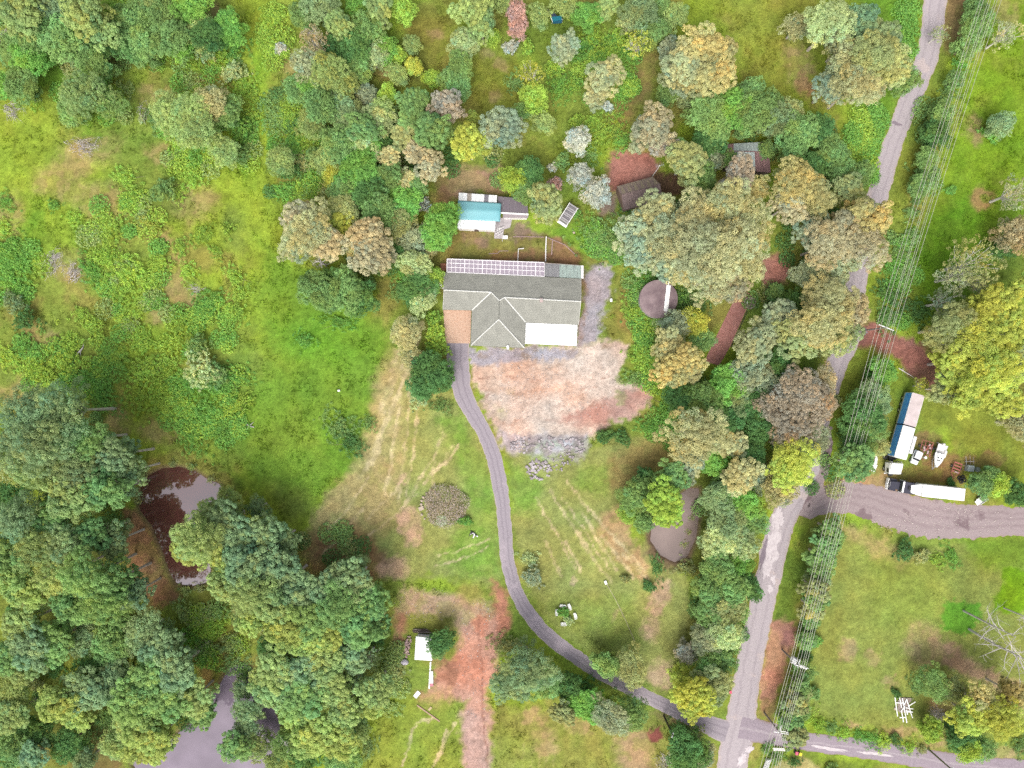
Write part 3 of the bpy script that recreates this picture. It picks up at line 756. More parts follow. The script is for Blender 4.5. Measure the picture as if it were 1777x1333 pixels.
for k, (cx, cy, rx, ry, an) in enumerate([(1325, 960, 4, 26, 12), (1495, 575, 9, 7, 0), (1555, 215, 9, 3, 20)]):
    patch('road_patch', 'dark patch on the road surface', cx, cy, rx, ry, an, 0.064 + .0015 * k, dark_p, 90 + k)

# broken rubble and grit lying about the bare pad: one mass of stones
def stones(name, label, spots, mat, seed):
    r = np.random.default_rng(seed); vs, fs = [], []
    for cx, cy, rx, ry, n, s0, s1 in spots:
        for _ in range(n):
            a = r.uniform(0, 6.28); q = math.sqrt(r.random())
            p = P(cx + rx * q * math.cos(a), cy + ry * q * math.sin(a)); s = r.uniform(s0, s1)
            o = len(vs); b = r.uniform(0, 6.28)
            for k in range(5):
                w = b + k * 1.2566; vs.append((p.x + s * math.cos(w) * r.uniform(.7, 1.2), p.y + s * math.sin(w) * r.uniform(.6, 1.1), .0))
            for k in range(5):
                x, y, z = vs[o + k]; vs.append((p.x + (x - p.x) * .7, p.y + (y - p.y) * .7, s * r.uniform(.4, .7)))
            for k in range(5): fs.append((o + k, o + (k + 1) % 5, o + 5 + (k + 1) % 5, o + 5 + k))
            fs.append(tuple(o + 5 + k for k in range(5)))
    me = bpy.data.meshes.new(name); me.from_pydata(vs, [], fs); me.materials.append(mat)
    tag(link(bpy.data.objects.new(name, me)), label, 'rubble', kind='stuff')
stones('rubble', 'broken grey concrete rubble below the bare pad', [(905, 772, 20, 14, 70, .08, .4), (950, 770, 30, 12, 60, .08, .45), (995, 778, 20, 18, 70, .08, .45), (935, 815, 22, 20, 90, .08, .5), (970, 800, 30, 16, 60, .06, .3)], pmat('grey_rubble', seen(214, 206, 210), .95, var=.3, scale=.6, col2=seen(160, 148, 150)), 3)
stones('grit', 'scattered pale stones on the bare pad and yards', [(960, 670, 110, 70, 420, .05, .16), (910, 615, 90, 12, 140, .05, .14), (1035, 530, 20, 60, 120, .05, .13), (830, 1150, 40, 110, 200, .05, .15), (1640, 905, 130, 24, 320, .05, .18), (740, 1050, 60, 30, 90, .05, .14)], pmat('pale_grit', seen(228, 214, 208), .95, var=.3, scale=.8), 4)
# ------------------------------------------------------------------ plants
fm, nt, b, out = node_mat('foliage')
nt.nodes.remove(b)
N = nt.nodes.new; L = nt.links.new
oi = N('ShaderNodeObjectInfo'); at = N('ShaderNodeAttribute'); at.attribute_name = 'Col'
mu = N('ShaderNodeVectorMath'); mu.operation = 'MULTIPLY'
L(oi.outputs['Color'], mu.inputs[0]); L(at.outputs['Color'], mu.inputs[1])
df = N('ShaderNodeBsdfDiffuse'); tr = N('ShaderNodeBsdfTranslucent'); ms = N('ShaderNodeMixShader'); ms.inputs[0].default_value = 0.38
L(mu.outputs[0], df.inputs[0]); L(mu.outputs[0], tr.inputs[0]); L(df.outputs[0], ms.inputs[1]); L(tr.outputs[0], ms.inputs[2]); L(ms.outputs[0], out.inputs['Surface'])
FOL = fm
bark_pale = pmat('pale_gum_bark', (0.50, 0.45, 0.40), 0.8, var=0.35, scale=1.2)
bark_white = pmat('white_gum_bark', (0.62, 0.59, 0.54), 0.8, var=0.25, scale=1.2)
bark_brown = pmat('brown_bark', (0.16, 0.12, 0.095), 0.9, var=0.4, scale=2.5)
bark_dead = pmat('bleached_dead_wood', (0.50, 0.46, 0.45), 0.85, var=0.35, scale=2.0)

def unit(v): return v / np.maximum(np.linalg.norm(v, axis=-1, keepdims=True), 1e-9)
def leaf_mesh(name, c, n, size, aspect, col, r):
    k = len(c)
    t = unit(np.cross(n, unit(r.normal(size=(k, 3)))))
    bb = np.cross(n, t)
    s = size[:, None]
    V = np.stack([c + t * s, c + bb * s * aspect, c - t * s, c - bb * s * aspect], 1).reshape(-1, 3)
    F = np.arange(4 * k).reshape(k, 4)
    return mesh_np(name, V, F, FOL, np.repeat(col, 4, axis=0))
def clump_cols(r, n, amp=0.16, yel=0.10):
    br = 1 + amp * r.uniform(-1, 1, n)
    y = yel * r.normal(size=n)
    return np.stack([br * (1 + y), br, br * (1 - y)], 1)
def fib(n, r, zmin):
    i = np.arange(n) + r.random()
    z = 1 - (1 - zmin) * (i + 0.5) / (n + 0.5)
    z = np.clip(z, -1, 1)
    a = i * 2.399963 + r.uniform(0, 6.28)
    q = np.sqrt(1 - z * z)
    return np.stack([q * np.cos(a), q * np.sin(a), z], 1)
def make_tree(seed, R, style):
    """returns crown mesh and trunk mesh for a tree of crown radius R, standing on z=0"""
    r = np.random.default_rng(seed)
    if style == 'gum':      # domed heads of tight round clumps
        zc, hv, nl, lr0, cr0, nlf, leaf, asp, jit = 2.2 * R, 0.62 * R, int(11 + 1.7 * R), (0.20, 0.34), (0.072 * R + .08, 0.125 * R + .12), 70, 0.135, 0.7, 0.4
    elif style == 'leafy':  # fuller broad-leaved tree
        zc, hv, nl, lr0, cr0, nlf, leaf, asp, jit = 1.4 * R, 0.72 * R, int(13 + 2.4 * R), (0.22, 0.34), (0.38, 0.7), 46, 0.145, 0.6, 0.6
    elif style == 'sparse': # open crown, limbs showing
        zc, hv, nl, lr0, cr0, nlf, leaf, asp, jit = 1.7 * R, 0.5 * R, int(11 + 1.6 * R), (0.14, 0.26), (0.35, 0.6), 20, 0.17, 0.55, 0.9
    else:                   # 'soft': fine feathery heads
        zc, hv, nl, lr0, cr0, nlf, leaf, asp, jit = 1.5 * R, 0.65 * R, int(13 + 2.2 * R), (0.2, 0.34), (0.32, 0.62), 46, 0.125, 0.5, 0.6
    i = np.arange(nl)
    a = i * 2.399963 + r.uniform(0, 6.28)
    wob = 1 + 0.18 * np.sin(a * 2 + r.uniform(0, 6)) + 0.13 * np.sin(a * 3 + r.uniform(0, 6)) + 0.08 * np.sin(a * 5 + r.uniform(0, 6))
    rho = R * 0.80 * np.sqrt((i + 0.4) / nl) * wob * r.uniform(0.9, 1.1, nl)
    zz = zc + hv * (np.sqrt(np.clip(1 - (rho / (R * 1.15)) ** 2, 0, 1)) - 0.45) + r.normal(size=nl) * 0.12 * R
    lc = np.stack([rho * np.cos(a), rho * np.sin(a), zz], 1)
    lr = R * r.uniform(*lr0, nl)
    # a lower skirt
    ns = nl // 3
    a2 = r.uniform(0, 6.28, ns); rh2 = R * r.uniform(0.25, 0.85, ns)
    lc = np.concatenate([lc, np.stack([rh2 * np.cos(a2), rh2 * np.sin(a2), zc - hv * r.uniform(0.3, 0.9, ns)], 1)])
    lr = np.concatenate([lr, R * r.uniform(*lr0, ns) * 0.9])
    cc, cn, cr, ccol, cw = [], [], [], [], []
    lobe_col = clump_cols(r, len(lc), 0.15, 0.08)
    for q in range(len(lc)):
        cmean = (cr0[0] + cr0[1]) / 2
        n = int(np.clip(1.5 * lr[q] ** 2 / cmean ** 2 * (1.25 if style == 'gum' else 1.6), 5, 26))
        if style == 'sparse': n = max(3, int(n * 0.38))
        d = fib(n, r, -0.25) + r.normal(size=(n, 3)) * 0.12
        d = unit(d)
        e = lr[q] * np.array([1, 1, 0.72])
        cc.append(lc[q] + d * e * r.uniform(0.85, 1.12, (n, 1)))
        cr.append(r.uniform(*cr0, n))
        ccol.append(lobe_col[q] * clump_cols(r, n, 0.17, 0.03))
    cc = np.concatenate(cc); cr = np.concatenate(cr); ccol = np.concatenate(ccol)
    n = len(cc)
    d = unit(r.normal(size=(n, nlf, 3)) + np.array([0, 0, 0.55]))
    pos = cc[:, None] + d * cr[:, None, None] * r.uniform(0.72, 1.08, (n, nlf, 1)) * np.array([1, 1, 0.8])
    nrm = unit(d * 0.9 + np.array([0, 0, 0.75]) + jit * r.normal(size=(n, nlf, 3)))
    sz = (leaf * r.uniform(0.75, 1.3, (n, nlf)))
    col = (ccol[:, None] * (1 + 0.07 * r.uniform(-1, 1, (n, nlf, 1)))).reshape(-1, 3)
    crown = leaf_mesh('crown', pos.reshape(-1, 3), nrm.reshape(-1, 3), sz.ravel(), asp, col, r)
    # trunk with limbs reaching into the lobes
    m = MB()
    tr_ = 0.035 * R + 0.10
    fork = zc - hv * (1.25 if style != 'sparse' else 1.6)
    lean = r.normal(size=2) * 0.05 * R
    top = Vector((lean[0], lean[1], fork))
    m.tube([(0, 0, -0.3), (lean[0] * 0.3, lean[1] * 0.3, fork * 0.45), top], [tr_ * 1.35, tr_, tr_ * 0.8], 7)
    pick = r.permutation(len(lc))[:(9 if style != 'sparse' else 16)]
    for q in pick:
        e = Vector(lc[q]) + Vector((0, 0, lr[q] * (0.3 if style != 'sparse' else 0.75)))
        mid = top.lerp(e, 0.5) + Vector((*(r.normal(size=2) * 0.06 * R), -0.05 * R))
        m.tube([top - Vector((0, 0, 0.3)), mid, e], [tr_ * 0.5, tr_ * 0.32, tr_ * 0.10], 5, cap=False)
        if style == 'sparse':
            for _ in range(2):
                e2 = mid.lerp(e, r.uniform(0.1, 0.8)) + Vector(r.normal(size=3) * 0.16 * R) + Vector((0, 0, 0.1 * R))
                m.tube([mid, mid.lerp(e2, 0.5) + Vector(r.normal(size=3) * 0.03 * R), e2], [tr_ * 0.25, tr_ * 0.16, tr_ * 0.06], 4, cap=False)
    return crown, m, zc
def make_bush(seed, R, style):
    r = np.random.default_rng(seed)
    if style == 'weed':      # tall soft weeds with long narrow leaves
        hgt, n, nl, leaf, asp = 0.12 * R + 0.28, int(15 * R * R ** 0.6), 26, 0.16, 0.32
    elif style == 'palm':
        hgt, n, nl, leaf, asp = 0.7 * R, int(10 * R), 30, 0.30, 0.16
    else:                    # 'round' garden bush
        hgt, n, nl, leaf, asp = 0.8 * R, int(24 * R * R ** 0.3), 30, 0.14, 0.6
    i = np.arange(n)
    a = i * 2.399963 + r.uniform(0, 6.28)
    wob = 1 + 0.26 * np.sin(a * 2 + r.uniform(0, 6)) + 0.2 * np.sin(a * 3 + r.uniform(0, 6)) + 0.12 * np.sin(a * 5 + r.uniform(0, 6))
    rho = R * 0.88 * ((i + 0.4) / n) ** (0.5 if style != 'weed' else 0.72) * wob * r.uniform(0.85, 1.1, n) * (1.0 if style != 'weed' else r.uniform(0.7, 1.5, n))
    z = hgt * np.sqrt(np.clip(1 - (rho / (R * 1.2)) ** 2, 0.05, 1)) * r.uniform(0.6, 1.15, n)
    cc = np.stack([rho * np.cos(a), rho * np.sin(a), z], 1)
    cr = r.uniform(0.24, 0.5, n) * (1.0 if R > 1.2 else R / 1.2)
    ccol = clump_cols(r, n, 0.2, 0.08)
    d = unit(r.normal(size=(n, nl, 3)) + np.array([0, 0, 0.8]))
    pos = cc[:, None] + d * cr[:, None, None] * r.uniform(0.5, 1.15, (n, nl, 1))
    pos[..., 2] = np.maximum(pos[..., 2], 0.02)
    nrm = unit(d * (0.5 if style == 'weed' else 1) + 0.7 * r.normal(size=(n, nl, 3)) + np.array([0, 0, 0.5]))
    sz = leaf * r.uniform(0.7, 1.35, (n, nl)) * (1.0 if R > 1.2 else R / 1.2)
    col = (ccol[:, None] * (1 + 0.15 * r.uniform(-1, 1, (n, nl, 1)))).reshape(-1, 3)
    f = leaf_mesh('foliage', pos.reshape(-1, 3), nrm.reshape(-1, 3), sz.ravel(), asp, col, r)
    m = MB()
    for _ in range(5):
        e = Vector((*(r.normal(size=2) * 0.4 * R), hgt * r.uniform(0.5, 0.9)))
        m.tube([(0, 0, -0.15), e * 0.5 + Vector((0, 0, 0.1)), e], [0.05, 0.035, 0.015], 4, cap=False)
    return f, m, hgt * 0.6
def make_twigs(seed, R, hgt, n=70, base=0.0):
    """bare branching sticks"""
    r = np.random.default_rng(seed)
    m = MB()
    lie = r.uniform(0, 6.28)
    for _ in range(n):
        a = lie + r.normal() * 0.5; ln = R * r.uniform(0.3, 0.8)
        st = Vector((R * r.normal() * 0.38 * math.cos(lie) + r.normal() * R * 0.18, R * r.normal() * 0.38 * math.sin(lie) + r.normal() * R * 0.18, base + 0.05))
        e = st + Vector((ln * math.cos(a), ln * math.sin(a), hgt * r.uniform(0.1, 0.8)))
        mid = st.lerp(e, 0.5) + Vector(r.normal(size=3) * 0.1 * R); mid.z = max(mid.z, 0.08)
        w = 0.036
        m.tube([st, mid, e], [w, w * 0.7, w * 0.3], 4, cap=False)
        for _ in range(2):
            e2 = mid.lerp(e, r.uniform(0.2, 0.9)) + Vector(r.normal(size=3) * 0.22 * R); e2.z = max(e2.z, 0.08)
            m.tube([mid, e2], [w * 0.5, w * 0.2], 3, cap=False)
    return m

PROTO = {}
def proto(kind, cls):
    if (kind, cls) in PROTO: return PROTO[(kind, cls)]
    res = []
    sizes = {'L': 6.4, 'M': 4.0, 'S': 2.5, 'XS': 1.4}
    nvar = {'L': 4, 'M': 4, 'S': 3, 'XS': 3}[cls]
    for k in range(nvar):
        sd = abs(hash_s(kind + cls)) % 9999 + 31 * k
        if kind in ('weed', 'round', 'palm'):
            f, m, zc = make_bush(sd, sizes[cls], kind)
            res.append((f, m.mesh('stem', bark_brown), zc, sizes[cls]))
        else:
            f, m, zc = make_tree(sd, sizes[cls], kind)
            bk = bark_brown if kind == 'leafy' else bark_white if kind == 'sparse' else bark_pale
            res.append((f, m.mesh('trunk', bk), zc, sizes[cls]))
    PROTO[(kind, cls)] = res
    return res
def hash_s(s):
    h = 0
    for ch in s: h = (h * 131 + ord(ch)) % 1000003
    return h

# leaf colours
LEAFK = 2.15
LC = {
 'olive': ('olive green', (0.185, 0.205, 0.085)), 'khaki': ('khaki', (0.220, 0.218, 0.108)), 'grey': ('grey green', (0.175, 0.205, 0.125)),
 'green': ('mid green', (0.115, 0.185, 0.062)), 'dark': ('dark green', (0.062, 0.125, 0.040)), 'lime': ('lime green', (0.172, 0.252, 0.046)),
 'blue': ('blue green', (0.13, 0.185, 0.088)), 'gold': ('golden', (0.238, 0.214, 0.090)), 'tan': ('tan coloured', (0.240, 0.215, 0.125)), 'sage': ('pale sage', (0.215, 0.222, 0.122)), 'moss': ('moss green', (0.162, 0.212, 0.076)), 'ygreen': ('yellowish green', (0.185, 0.228, 0.064)),
 'brown': ('brown', (0.188, 0.165, 0.122)), 'silver': ('silvery', (0.27, 0.29, 0.25)), 'yellow': ('yellow green', (0.225, 0.25, 0.05)),
 'fresh': ('fresh green', (0.108, 0.212, 0.048)), 'pale': ('pale green', (0.22, 0.27, 0.13)), 'pink': ('dusty pink', (0.30, 0.20, 0.175)),
}
PLANTS = []   # (px, py, r, kind, colour, region)
def reg(name, phrase, rows):
    for row in rows:
        PLANTS.append((*row, name, phrase))
g, l, w, o, s, sp = 'gum', 'leafy', 'weed', 'round', 'soft', 'sparse'
reg('nw', 'in the top left corner wood', [
 (38, 25, 36, g, 'moss'), (88, 14, 30, g, 'blue'), (150, 24, 38, g, 'moss'), (203, 14, 20, l, 'lime'), (228, 38, 30, l, 'green'), (288, 26, 34, l, 'green'),
 (334, 12, 30, l, 'fresh'), (118, 68, 38, l, 'green'), (62, 62, 34, l, 'green'), (178, 58, 30, g, 'moss'), (252, 78, 32, l, 'green'), (302, 70, 34, l, 'green'),
 (165, 108, 28, l, 'green'), (55, 102, 30, l, 'fresh'), (345, 55, 28, l, 'moss'), (98, 40, 26, l, 'dark'), (140, 88, 24, l, 'blue'), (20, 85, 26, l, 'green'), (215, 80, 24, l, 'dark'),
 (380, 95, 30, w, 'lime'), (405, 38, 24, w, 'yellow'), (278, 96, 24, w, 'lime'), (330, 95, 22, w, 'lime'), (355, 85, 22, o, 'pale'),
 (40, 150, 28, l, 'green'), (10, 148, 22, l, 'fresh'), (58, 168, 18, w, 'lime'), (95, 53, 25, s, 'green'), (242, 86, 26, l, 'dark'), (398, 47, 30, s, 'fresh'), (255, 18, 28, s, 'green'), (268, 10, 29, l, 'moss'), (312, 79, 24, s, 'fresh'), (157, 77, 26, l, 'moss'), (38, 17, 24, s, 'moss'), (168, 80, 27, s, 'dark'), (361, 66, 31, s, 'dark'), (279, 34, 27, l, 'dark'), (253, 93, 24, l, 'green'), (336, 98, 21, w, 'lime'), (323, 69, 20, w, 'lime'), (257, 96, 18, w, 'fresh'), (340, 119, 20, w, 'lime'), (357, 61, 19, w, 'fresh'), (359, 69, 18, w, 'fresh'), (314, 68, 24, w, 'fresh'), (406, 83, 24, w, 'fresh')])
reg('nwm', 'in the meadow below the corner wood', [
 (150, 165, 40, s, 'moss'), (190, 180, 30, s, 'green'), (130, 190, 26, l, 'green'), (200, 165, 20, w, 'lime'),
 (330, 205, 40, s, 'moss'), (370, 180, 32, s, 'khaki'), (295, 195, 30, s, 'moss'), (345, 235, 34, s, 'moss'), (395, 195, 26, l, 'green'), (310, 240, 24, w, 'lime'),
 (405, 128, 20, o, 'pale'), (425, 150, 26, w, 'lime'), (390, 265, 28, s, 'moss'), (420, 270, 18, o, 'green'), (420, 225, 24, o, 'fresh'),
 (247, 207, 7, o, 'pale'), (440, 165, 16, w, 'lime'), (343, 253, 17, w, 'fresh'), (436, 227, 20, w, 'fresh'), (437, 200, 19, w, 'lime'), (377, 203, 18, w, 'green'), (390, 255, 16, w, 'green'), (273, 207, 21, w, 'green'), (372, 183, 17, w, 'green'), (314, 262, 16, w, 'green'), (178, 147, 18, w, 'fresh'), (142, 180, 19, w, 'fresh'), (170, 196, 19, w, 'lime'), (190, 197, 14, w, 'lime')])
reg('wm', 'in the weedy left meadow', [
 (228, 352, 28, w, 'lime'), (258, 390, 24, w, 'yellow'), (283, 332, 24, o, 'green'), (308, 338, 16, w, 'lime'), (192, 408, 24, w, 'lime'), (188, 446, 28, w, 'lime'), (226, 474, 34, w, 'lime'),
 (158, 470, 24, w, 'fresh'), (182, 492, 22, w, 'lime'), (214, 500, 28, w, 'lime'), (236, 540, 28, w, 'lime'), (240, 580, 28, w, 'lime'), (275, 448, 20, w, 'lime'), (326, 472, 18, w, 'lime'),
 (314, 430, 16, w, 'lime'), (366, 526, 24, w, 'fresh'), (318, 572, 34, w, 'lime'), (18, 440, 38, w, 'fresh'), (26, 490, 36, w, 'fresh'), (24, 525, 22, o, 'blue'), (46, 556, 22, o, 'dark'),
 (42, 604, 30, w, 'fresh'), (110, 628, 38, w, 'lime'), (68, 646, 30, w, 'lime'), (150, 665, 34, w, 'fresh'), (250, 648, 30, w, 'lime'), (348, 640, 34, o, 'pale'), (375, 650, 24, o, 'green'),
 (328, 672, 34, w, 'fresh'), (400, 655, 30, w, 'fresh'), (282, 672, 34, w, 'lime'), (240, 690, 28, w, 'lime'), (368, 715, 38, w, 'fresh'), (416, 702, 24, w, 'lime'), (332, 755, 28, w, 'fresh'), (385, 745, 26, w, 'fresh'),
 (178, 695, 30, w, 'fresh'), (305, 715, 26, w, 'lime'), (140, 545, 14, w, 'lime'), (130, 380, 18, w, 'lime'), (395, 400, 14, w, 'lime'), (15, 620, 22, w, 'lime'), (290, 640, 20, w, 'lime'), (345, 600, 24, o, 'green'), (220, 310, 18, w, 'lime'), (208, 609, 18, w, 'lime'), (7, 396, 16, w, 'lime'), (94, 357, 14, w, 'fresh'), (406, 545, 22, w, 'lime'), (290, 713, 21, w, 'lime'), (308, 548, 15, w, 'lime'), (60, 640, 14, w, 'lime'), (276, 465, 22, w, 'lime'), (10, 350, 18, w, 'fresh'), (335, 315, 21, w, 'lime'), (232, 343, 19, w, 'lime'), (347, 406, 15, w, 'lime'), (258, 631, 17, w, 'lime'), (394, 544, 23, w, 'lime'), (408, 481, 21, w, 'lime'), (290, 632, 20, w, 'lime'), (270, 694, 15, w, 'lime'), (314, 703, 19, w, 'lime'), (57, 630, 15, w, 'lime'), (357, 536, 21, w, 'fresh'), (373, 435, 16, w, 'lime'), (72, 458, 17, w, 'lime'), (416, 511, 19, w, 'lime'), (202, 617, 22, w, 'lime'), (196, 401, 16, w, 'lime'), (358, 406, 15, w, 'lime')])
reg('nc', 'in the thicket left of top clearing', [
 (470, 38, 30, w, 'lime'), (486, 82, 26, w, 'lime'), (462, 70, 22, w, 'lime'), (487, 84, 12, o, 'silver'), (530, 30, 24, l, 'green'), (560, 8, 34, l, 'blue'), (590, 44, 26, g, 'moss'), (622, 8, 26, l, 'fresh'),
 (638, 52, 28, l, 'green'), (668, 88, 22, l, 'fresh'), (600, 68, 13, l, 'yellow'), (658, 14, 24, g, 'moss'), (700, 18, 24, l, 'lime'), (575, 128, 40, s, 'moss'), (622, 118, 26, l, 'green'),
 (540, 118, 34, s, 'grey'), (545, 72, 34, sp, 'tan'), (597, 152, 28, s, 'moss'), (635, 165, 20, s, 'grey'), (520, 158, 28, l, 'green'), (560, 186, 36, l, 'green'), (602, 198, 28, l, 'blue'), (500, 212, 26, w, 'lime'),
 (540, 214, 28, s, 'moss'), (556, 226, 18, w, 'lime'), (632, 224, 28, g, 'green'), (636, 252, 28, l, 'fresh'), (590, 250, 32, l, 'green'), (488, 280, 26, s, 'moss'), (545, 270, 18, o, 'green'), (506, 300, 18, o, 'dark'), (575, 300, 18, l, 'yellow'),
 (548, 332, 26, w, 'lime'), (620, 298, 32, l, 'fresh'), (600, 330, 28, l, 'green'), (644, 340, 34, l, 'dark'), (620, 80, 30, l, 'dark'), (690, 96, 16, l, 'lime'), (715, 78, 16, s, 'moss'), (718, 118, 14, l, 'yellow'),
 (750, 136, 14, l, 'lime'), (672, 166, 18, l, 'lime'), (664, 196, 24, l, 'moss'), (580, 90, 24, l, 'dark'), (575, 270, 24, s, 'moss'), (520, 330, 20, w, 'lime'), (690, 130, 18, s, 'moss'), (557, 280, 20, l, 'moss'), (632, 294, 21, s, 'moss'), (633, 239, 28, s, 'pale'), (538, 141, 27, s, 'fresh'), (568, 176, 24, s, 'green'), (648, 103, 20, s, 'pale'), (653, 319, 22, s, 'pale'), (654, 212, 28, l, 'pale'), (655, 93, 22, l, 'pale'), (649, 311, 28, l, 'green'), (542, 172, 22, w, 'green'), (472, 252, 18, w, 'fresh'), (488, 334, 22, w, 'fresh'), (503, 173, 25, w, 'lime'), (505, 202, 25, w, 'lime'), (543, 258, 21, w, 'lime'), (510, 250, 21, w, 'fresh'), (586, 150, 18, w, 'lime'), (488, 162, 25, w, 'green'), (545, 210, 20, w, 'fresh'), (567, 261, 20, w, 'fresh'), (534, 174, 18, w, 'lime'), (555, 158, 21, w, 'green'), (590, 268, 21, w, 'green')])
reg('nch', 'in the belt above the blue-roofed shed', [
 (720, 180, 26, g, 'green'), (716, 206, 24, g, 'green'), (750, 225, 36, g, 'green'), (775, 184, 30, g, 'brown'), (702, 236, 24, g, 'olive'), (822, 212, 18, g, 'yellow'), (815, 250, 34, g, 'yellow'),
 (870, 226, 34, g, 'grey'), (675, 274, 20, g, 'khaki'), (722, 264, 22, g, 'tan'), (748, 290, 26, g, 'tan'), (704, 312, 18, g, 'khaki'), (730, 355, 17, o, 'silver'), (720, 320, 24, l, 'green'), (680, 310, 26, l, 'green'),
 (892, 312, 24, l, 'lime'), (912, 332, 20, l, 'green'), (946, 352, 34, g, 'olive'), (918, 300, 22, l, 'dark'), (660, 250, 20, l, 'dark')])
reg('nt', 'round the top centre clearing', [
 (822, 14, 34, g, 'moss'), (836, 44, 28, g, 'moss'), (806, 76, 26, s, 'pale'), (800, 114, 26, s, 'green'), (790, 142, 26, l, 'green'), (856, 68, 12, l, 'lime'), (886, 82, 12, o, 'silver'), (896, 22, 22, s, 'pink'), (900, 48, 16, s, 'pink'), (870, 5, 20, s, 'moss'),
 (978, 82, 26, g, 'grey'), (1028, 62, 32, w, 'lime'), (1062, 86, 28, w, 'lime'), (1018, 28, 26, l, 'fresh'), (1054, 10, 20, g, 'moss'), (1110, 20, 32, l, 'blue'), (1142, 12, 20, l, 'green'), (1172, 30, 24, s, 'moss'),
 (1090, 42, 18, s, 'pale'), (1106, 76, 28, sp, 'yellow'), (916, 82, 12, o, 'lime'), (922, 130, 26, sp, 'yellow'), (965, 116, 22, w, 'lime'), (970, 150, 28, w, 'fresh'), (926, 172, 24, l, 'lime'), (902, 196, 18, s, 'green'), (942, 212, 20, s, 'moss'),
 (1050, 134, 30, g, 'khaki'), (1036, 166, 22, g, 'khaki'), (1086, 130, 28, w, 'fresh'), (1076, 166, 26, w, 'fresh'), (1055, 186, 9, o, 'silver'), (1130, 58, 26, l, 'green'), (935, 30, 20, s, 'moss'), (1000, 90, 24, w, 'fresh'), (1040, 105, 22, w, 'fresh'), (980, 10, 22, s, 'moss'), (995, 145, 22, w, 'lime'), (895, 145, 18, w, 'green')])
reg('nk', 'above the old brown shed', [
 (1222, 78, 36, g, 'gold'), (1190, 110, 34, g, 'khaki'), (1240, 132, 34, g, 'gold'), (1205, 140, 28, g, 'gold'), (1250, 95, 28, g, 'gold'), (1158, 84, 18, g, 'grey'), (1170, 132, 32, s, 'grey'), (1160, 158, 24, s, 'green'), (1190, 170, 20, s, 'olive'),
 (1000, 210, 12, o, 'lime'), (1003, 244, 22, s, 'silver'), (1050, 228, 32, w, 'lime'), (1080, 246, 20, w, 'fresh'), (1030, 215, 22, w, 'lime'), (1136, 222, 34, g, 'tan'), (1150, 248, 26, g, 'brown'), (1115, 235, 24, g, 'grey'), (1190, 280, 32, g, 'olive'), (1175, 262, 20, g, 'green'),
 (960, 290, 10, o, 'silver'), (1006, 306, 20, s, 'silver'), (1036, 334, 24, s, 'silver'), (964, 318, 14, o, 'pink'), (975, 280, 16, o, 'green'), (1025, 270, 16, w, 'green')])
reg('ng', 'in the stand above the rusty roof', [
 (1230, 200, 36, l, 'green'), (1270, 190, 34, l, 'fresh'), (1310, 198, 36, l, 'green'), (1345, 208, 32, l, 'blue'), (1236, 238, 24, l, 'green'), (1384, 236, 34, l, 'green'), (1372, 192, 22, s, 'olive'), (1225, 255, 26, l, 'dark'), (1300, 165, 24, l, 'green'), (1372, 262, 22, l, 'green'), (1420, 225, 26, l, 'dark'), (1290, 214, 22, l, 'green'), (1235, 280, 20, s, 'grey'), (1215, 315, 28, l, 'green'), (1410, 290, 24, l, 'dark'), (1440, 260, 26, l, 'green'), (1330, 180, 24, l, 'green')])
reg('big', 'in the huge crown above the tank', [
 (1102, 405, 36, g, 'sage'), (1140, 368, 36, g, 'khaki'), (1112, 435, 38, g, 'grey'), (1155, 410, 44, g, 'sage'), (1205, 380, 44, g, 'sage'), (1265, 350, 46, g, 'khaki'), (1300, 385, 46, g, 'khaki'), (1150, 452, 36, g, 'grey'), (1185, 460, 40, g, 'sage'), (1215, 430, 54, g, 'sage'), (1265, 430, 54, g, 'sage'), (1230, 482, 42, g, 'sage'), (1295, 445, 42, g, 'khaki'), (1265, 495, 34, g, 'tan')])
reg('ne', 'left of the upper road', [
 (1442, 42, 40, g, 'pale'), (1492, 40, 38, g, 'blue'), (1510, 100, 44, g, 'olive'), (1530, 75, 36, g, 'olive'), (1470, 105, 40, g, 'khaki'), (1480, 150, 40, g, 'khaki'), (1545, 120, 34, g, 'olive'), (1568, 138, 28, l, 'green'), (1440, 150, 30, g, 'grey'), (1380, 48, 24, s, 'khaki'), (1465, 75, 30, g, 'grey'), (1510, 150, 30, g, 'khaki'),
 (1280, 304, 30, g, 'brown'), (1262, 275, 16, l, 'green'), (1328, 262, 14, l, 'green'), (1308, 328, 26, g, 'gold'), (1385, 315, 42, g, 'gold'), (1415, 340, 40, g, 'gold'), (1370, 355, 34, g, 'tan'), (1470, 330, 28, g, 'olive'), (1490, 305, 22, l, 'green'), (1455, 300, 26, l, 'green'),
 (1500, 380, 38, g, 'gold'), (1465, 400, 38, g, 'tan'), (1495, 430, 42, g, 'tan'), (1430, 425, 40, g, 'tan'), (1450, 455, 38, g, 'khaki'), (1410, 400, 30, g, 'grey'), (1400, 480, 30, s, 'grey')])
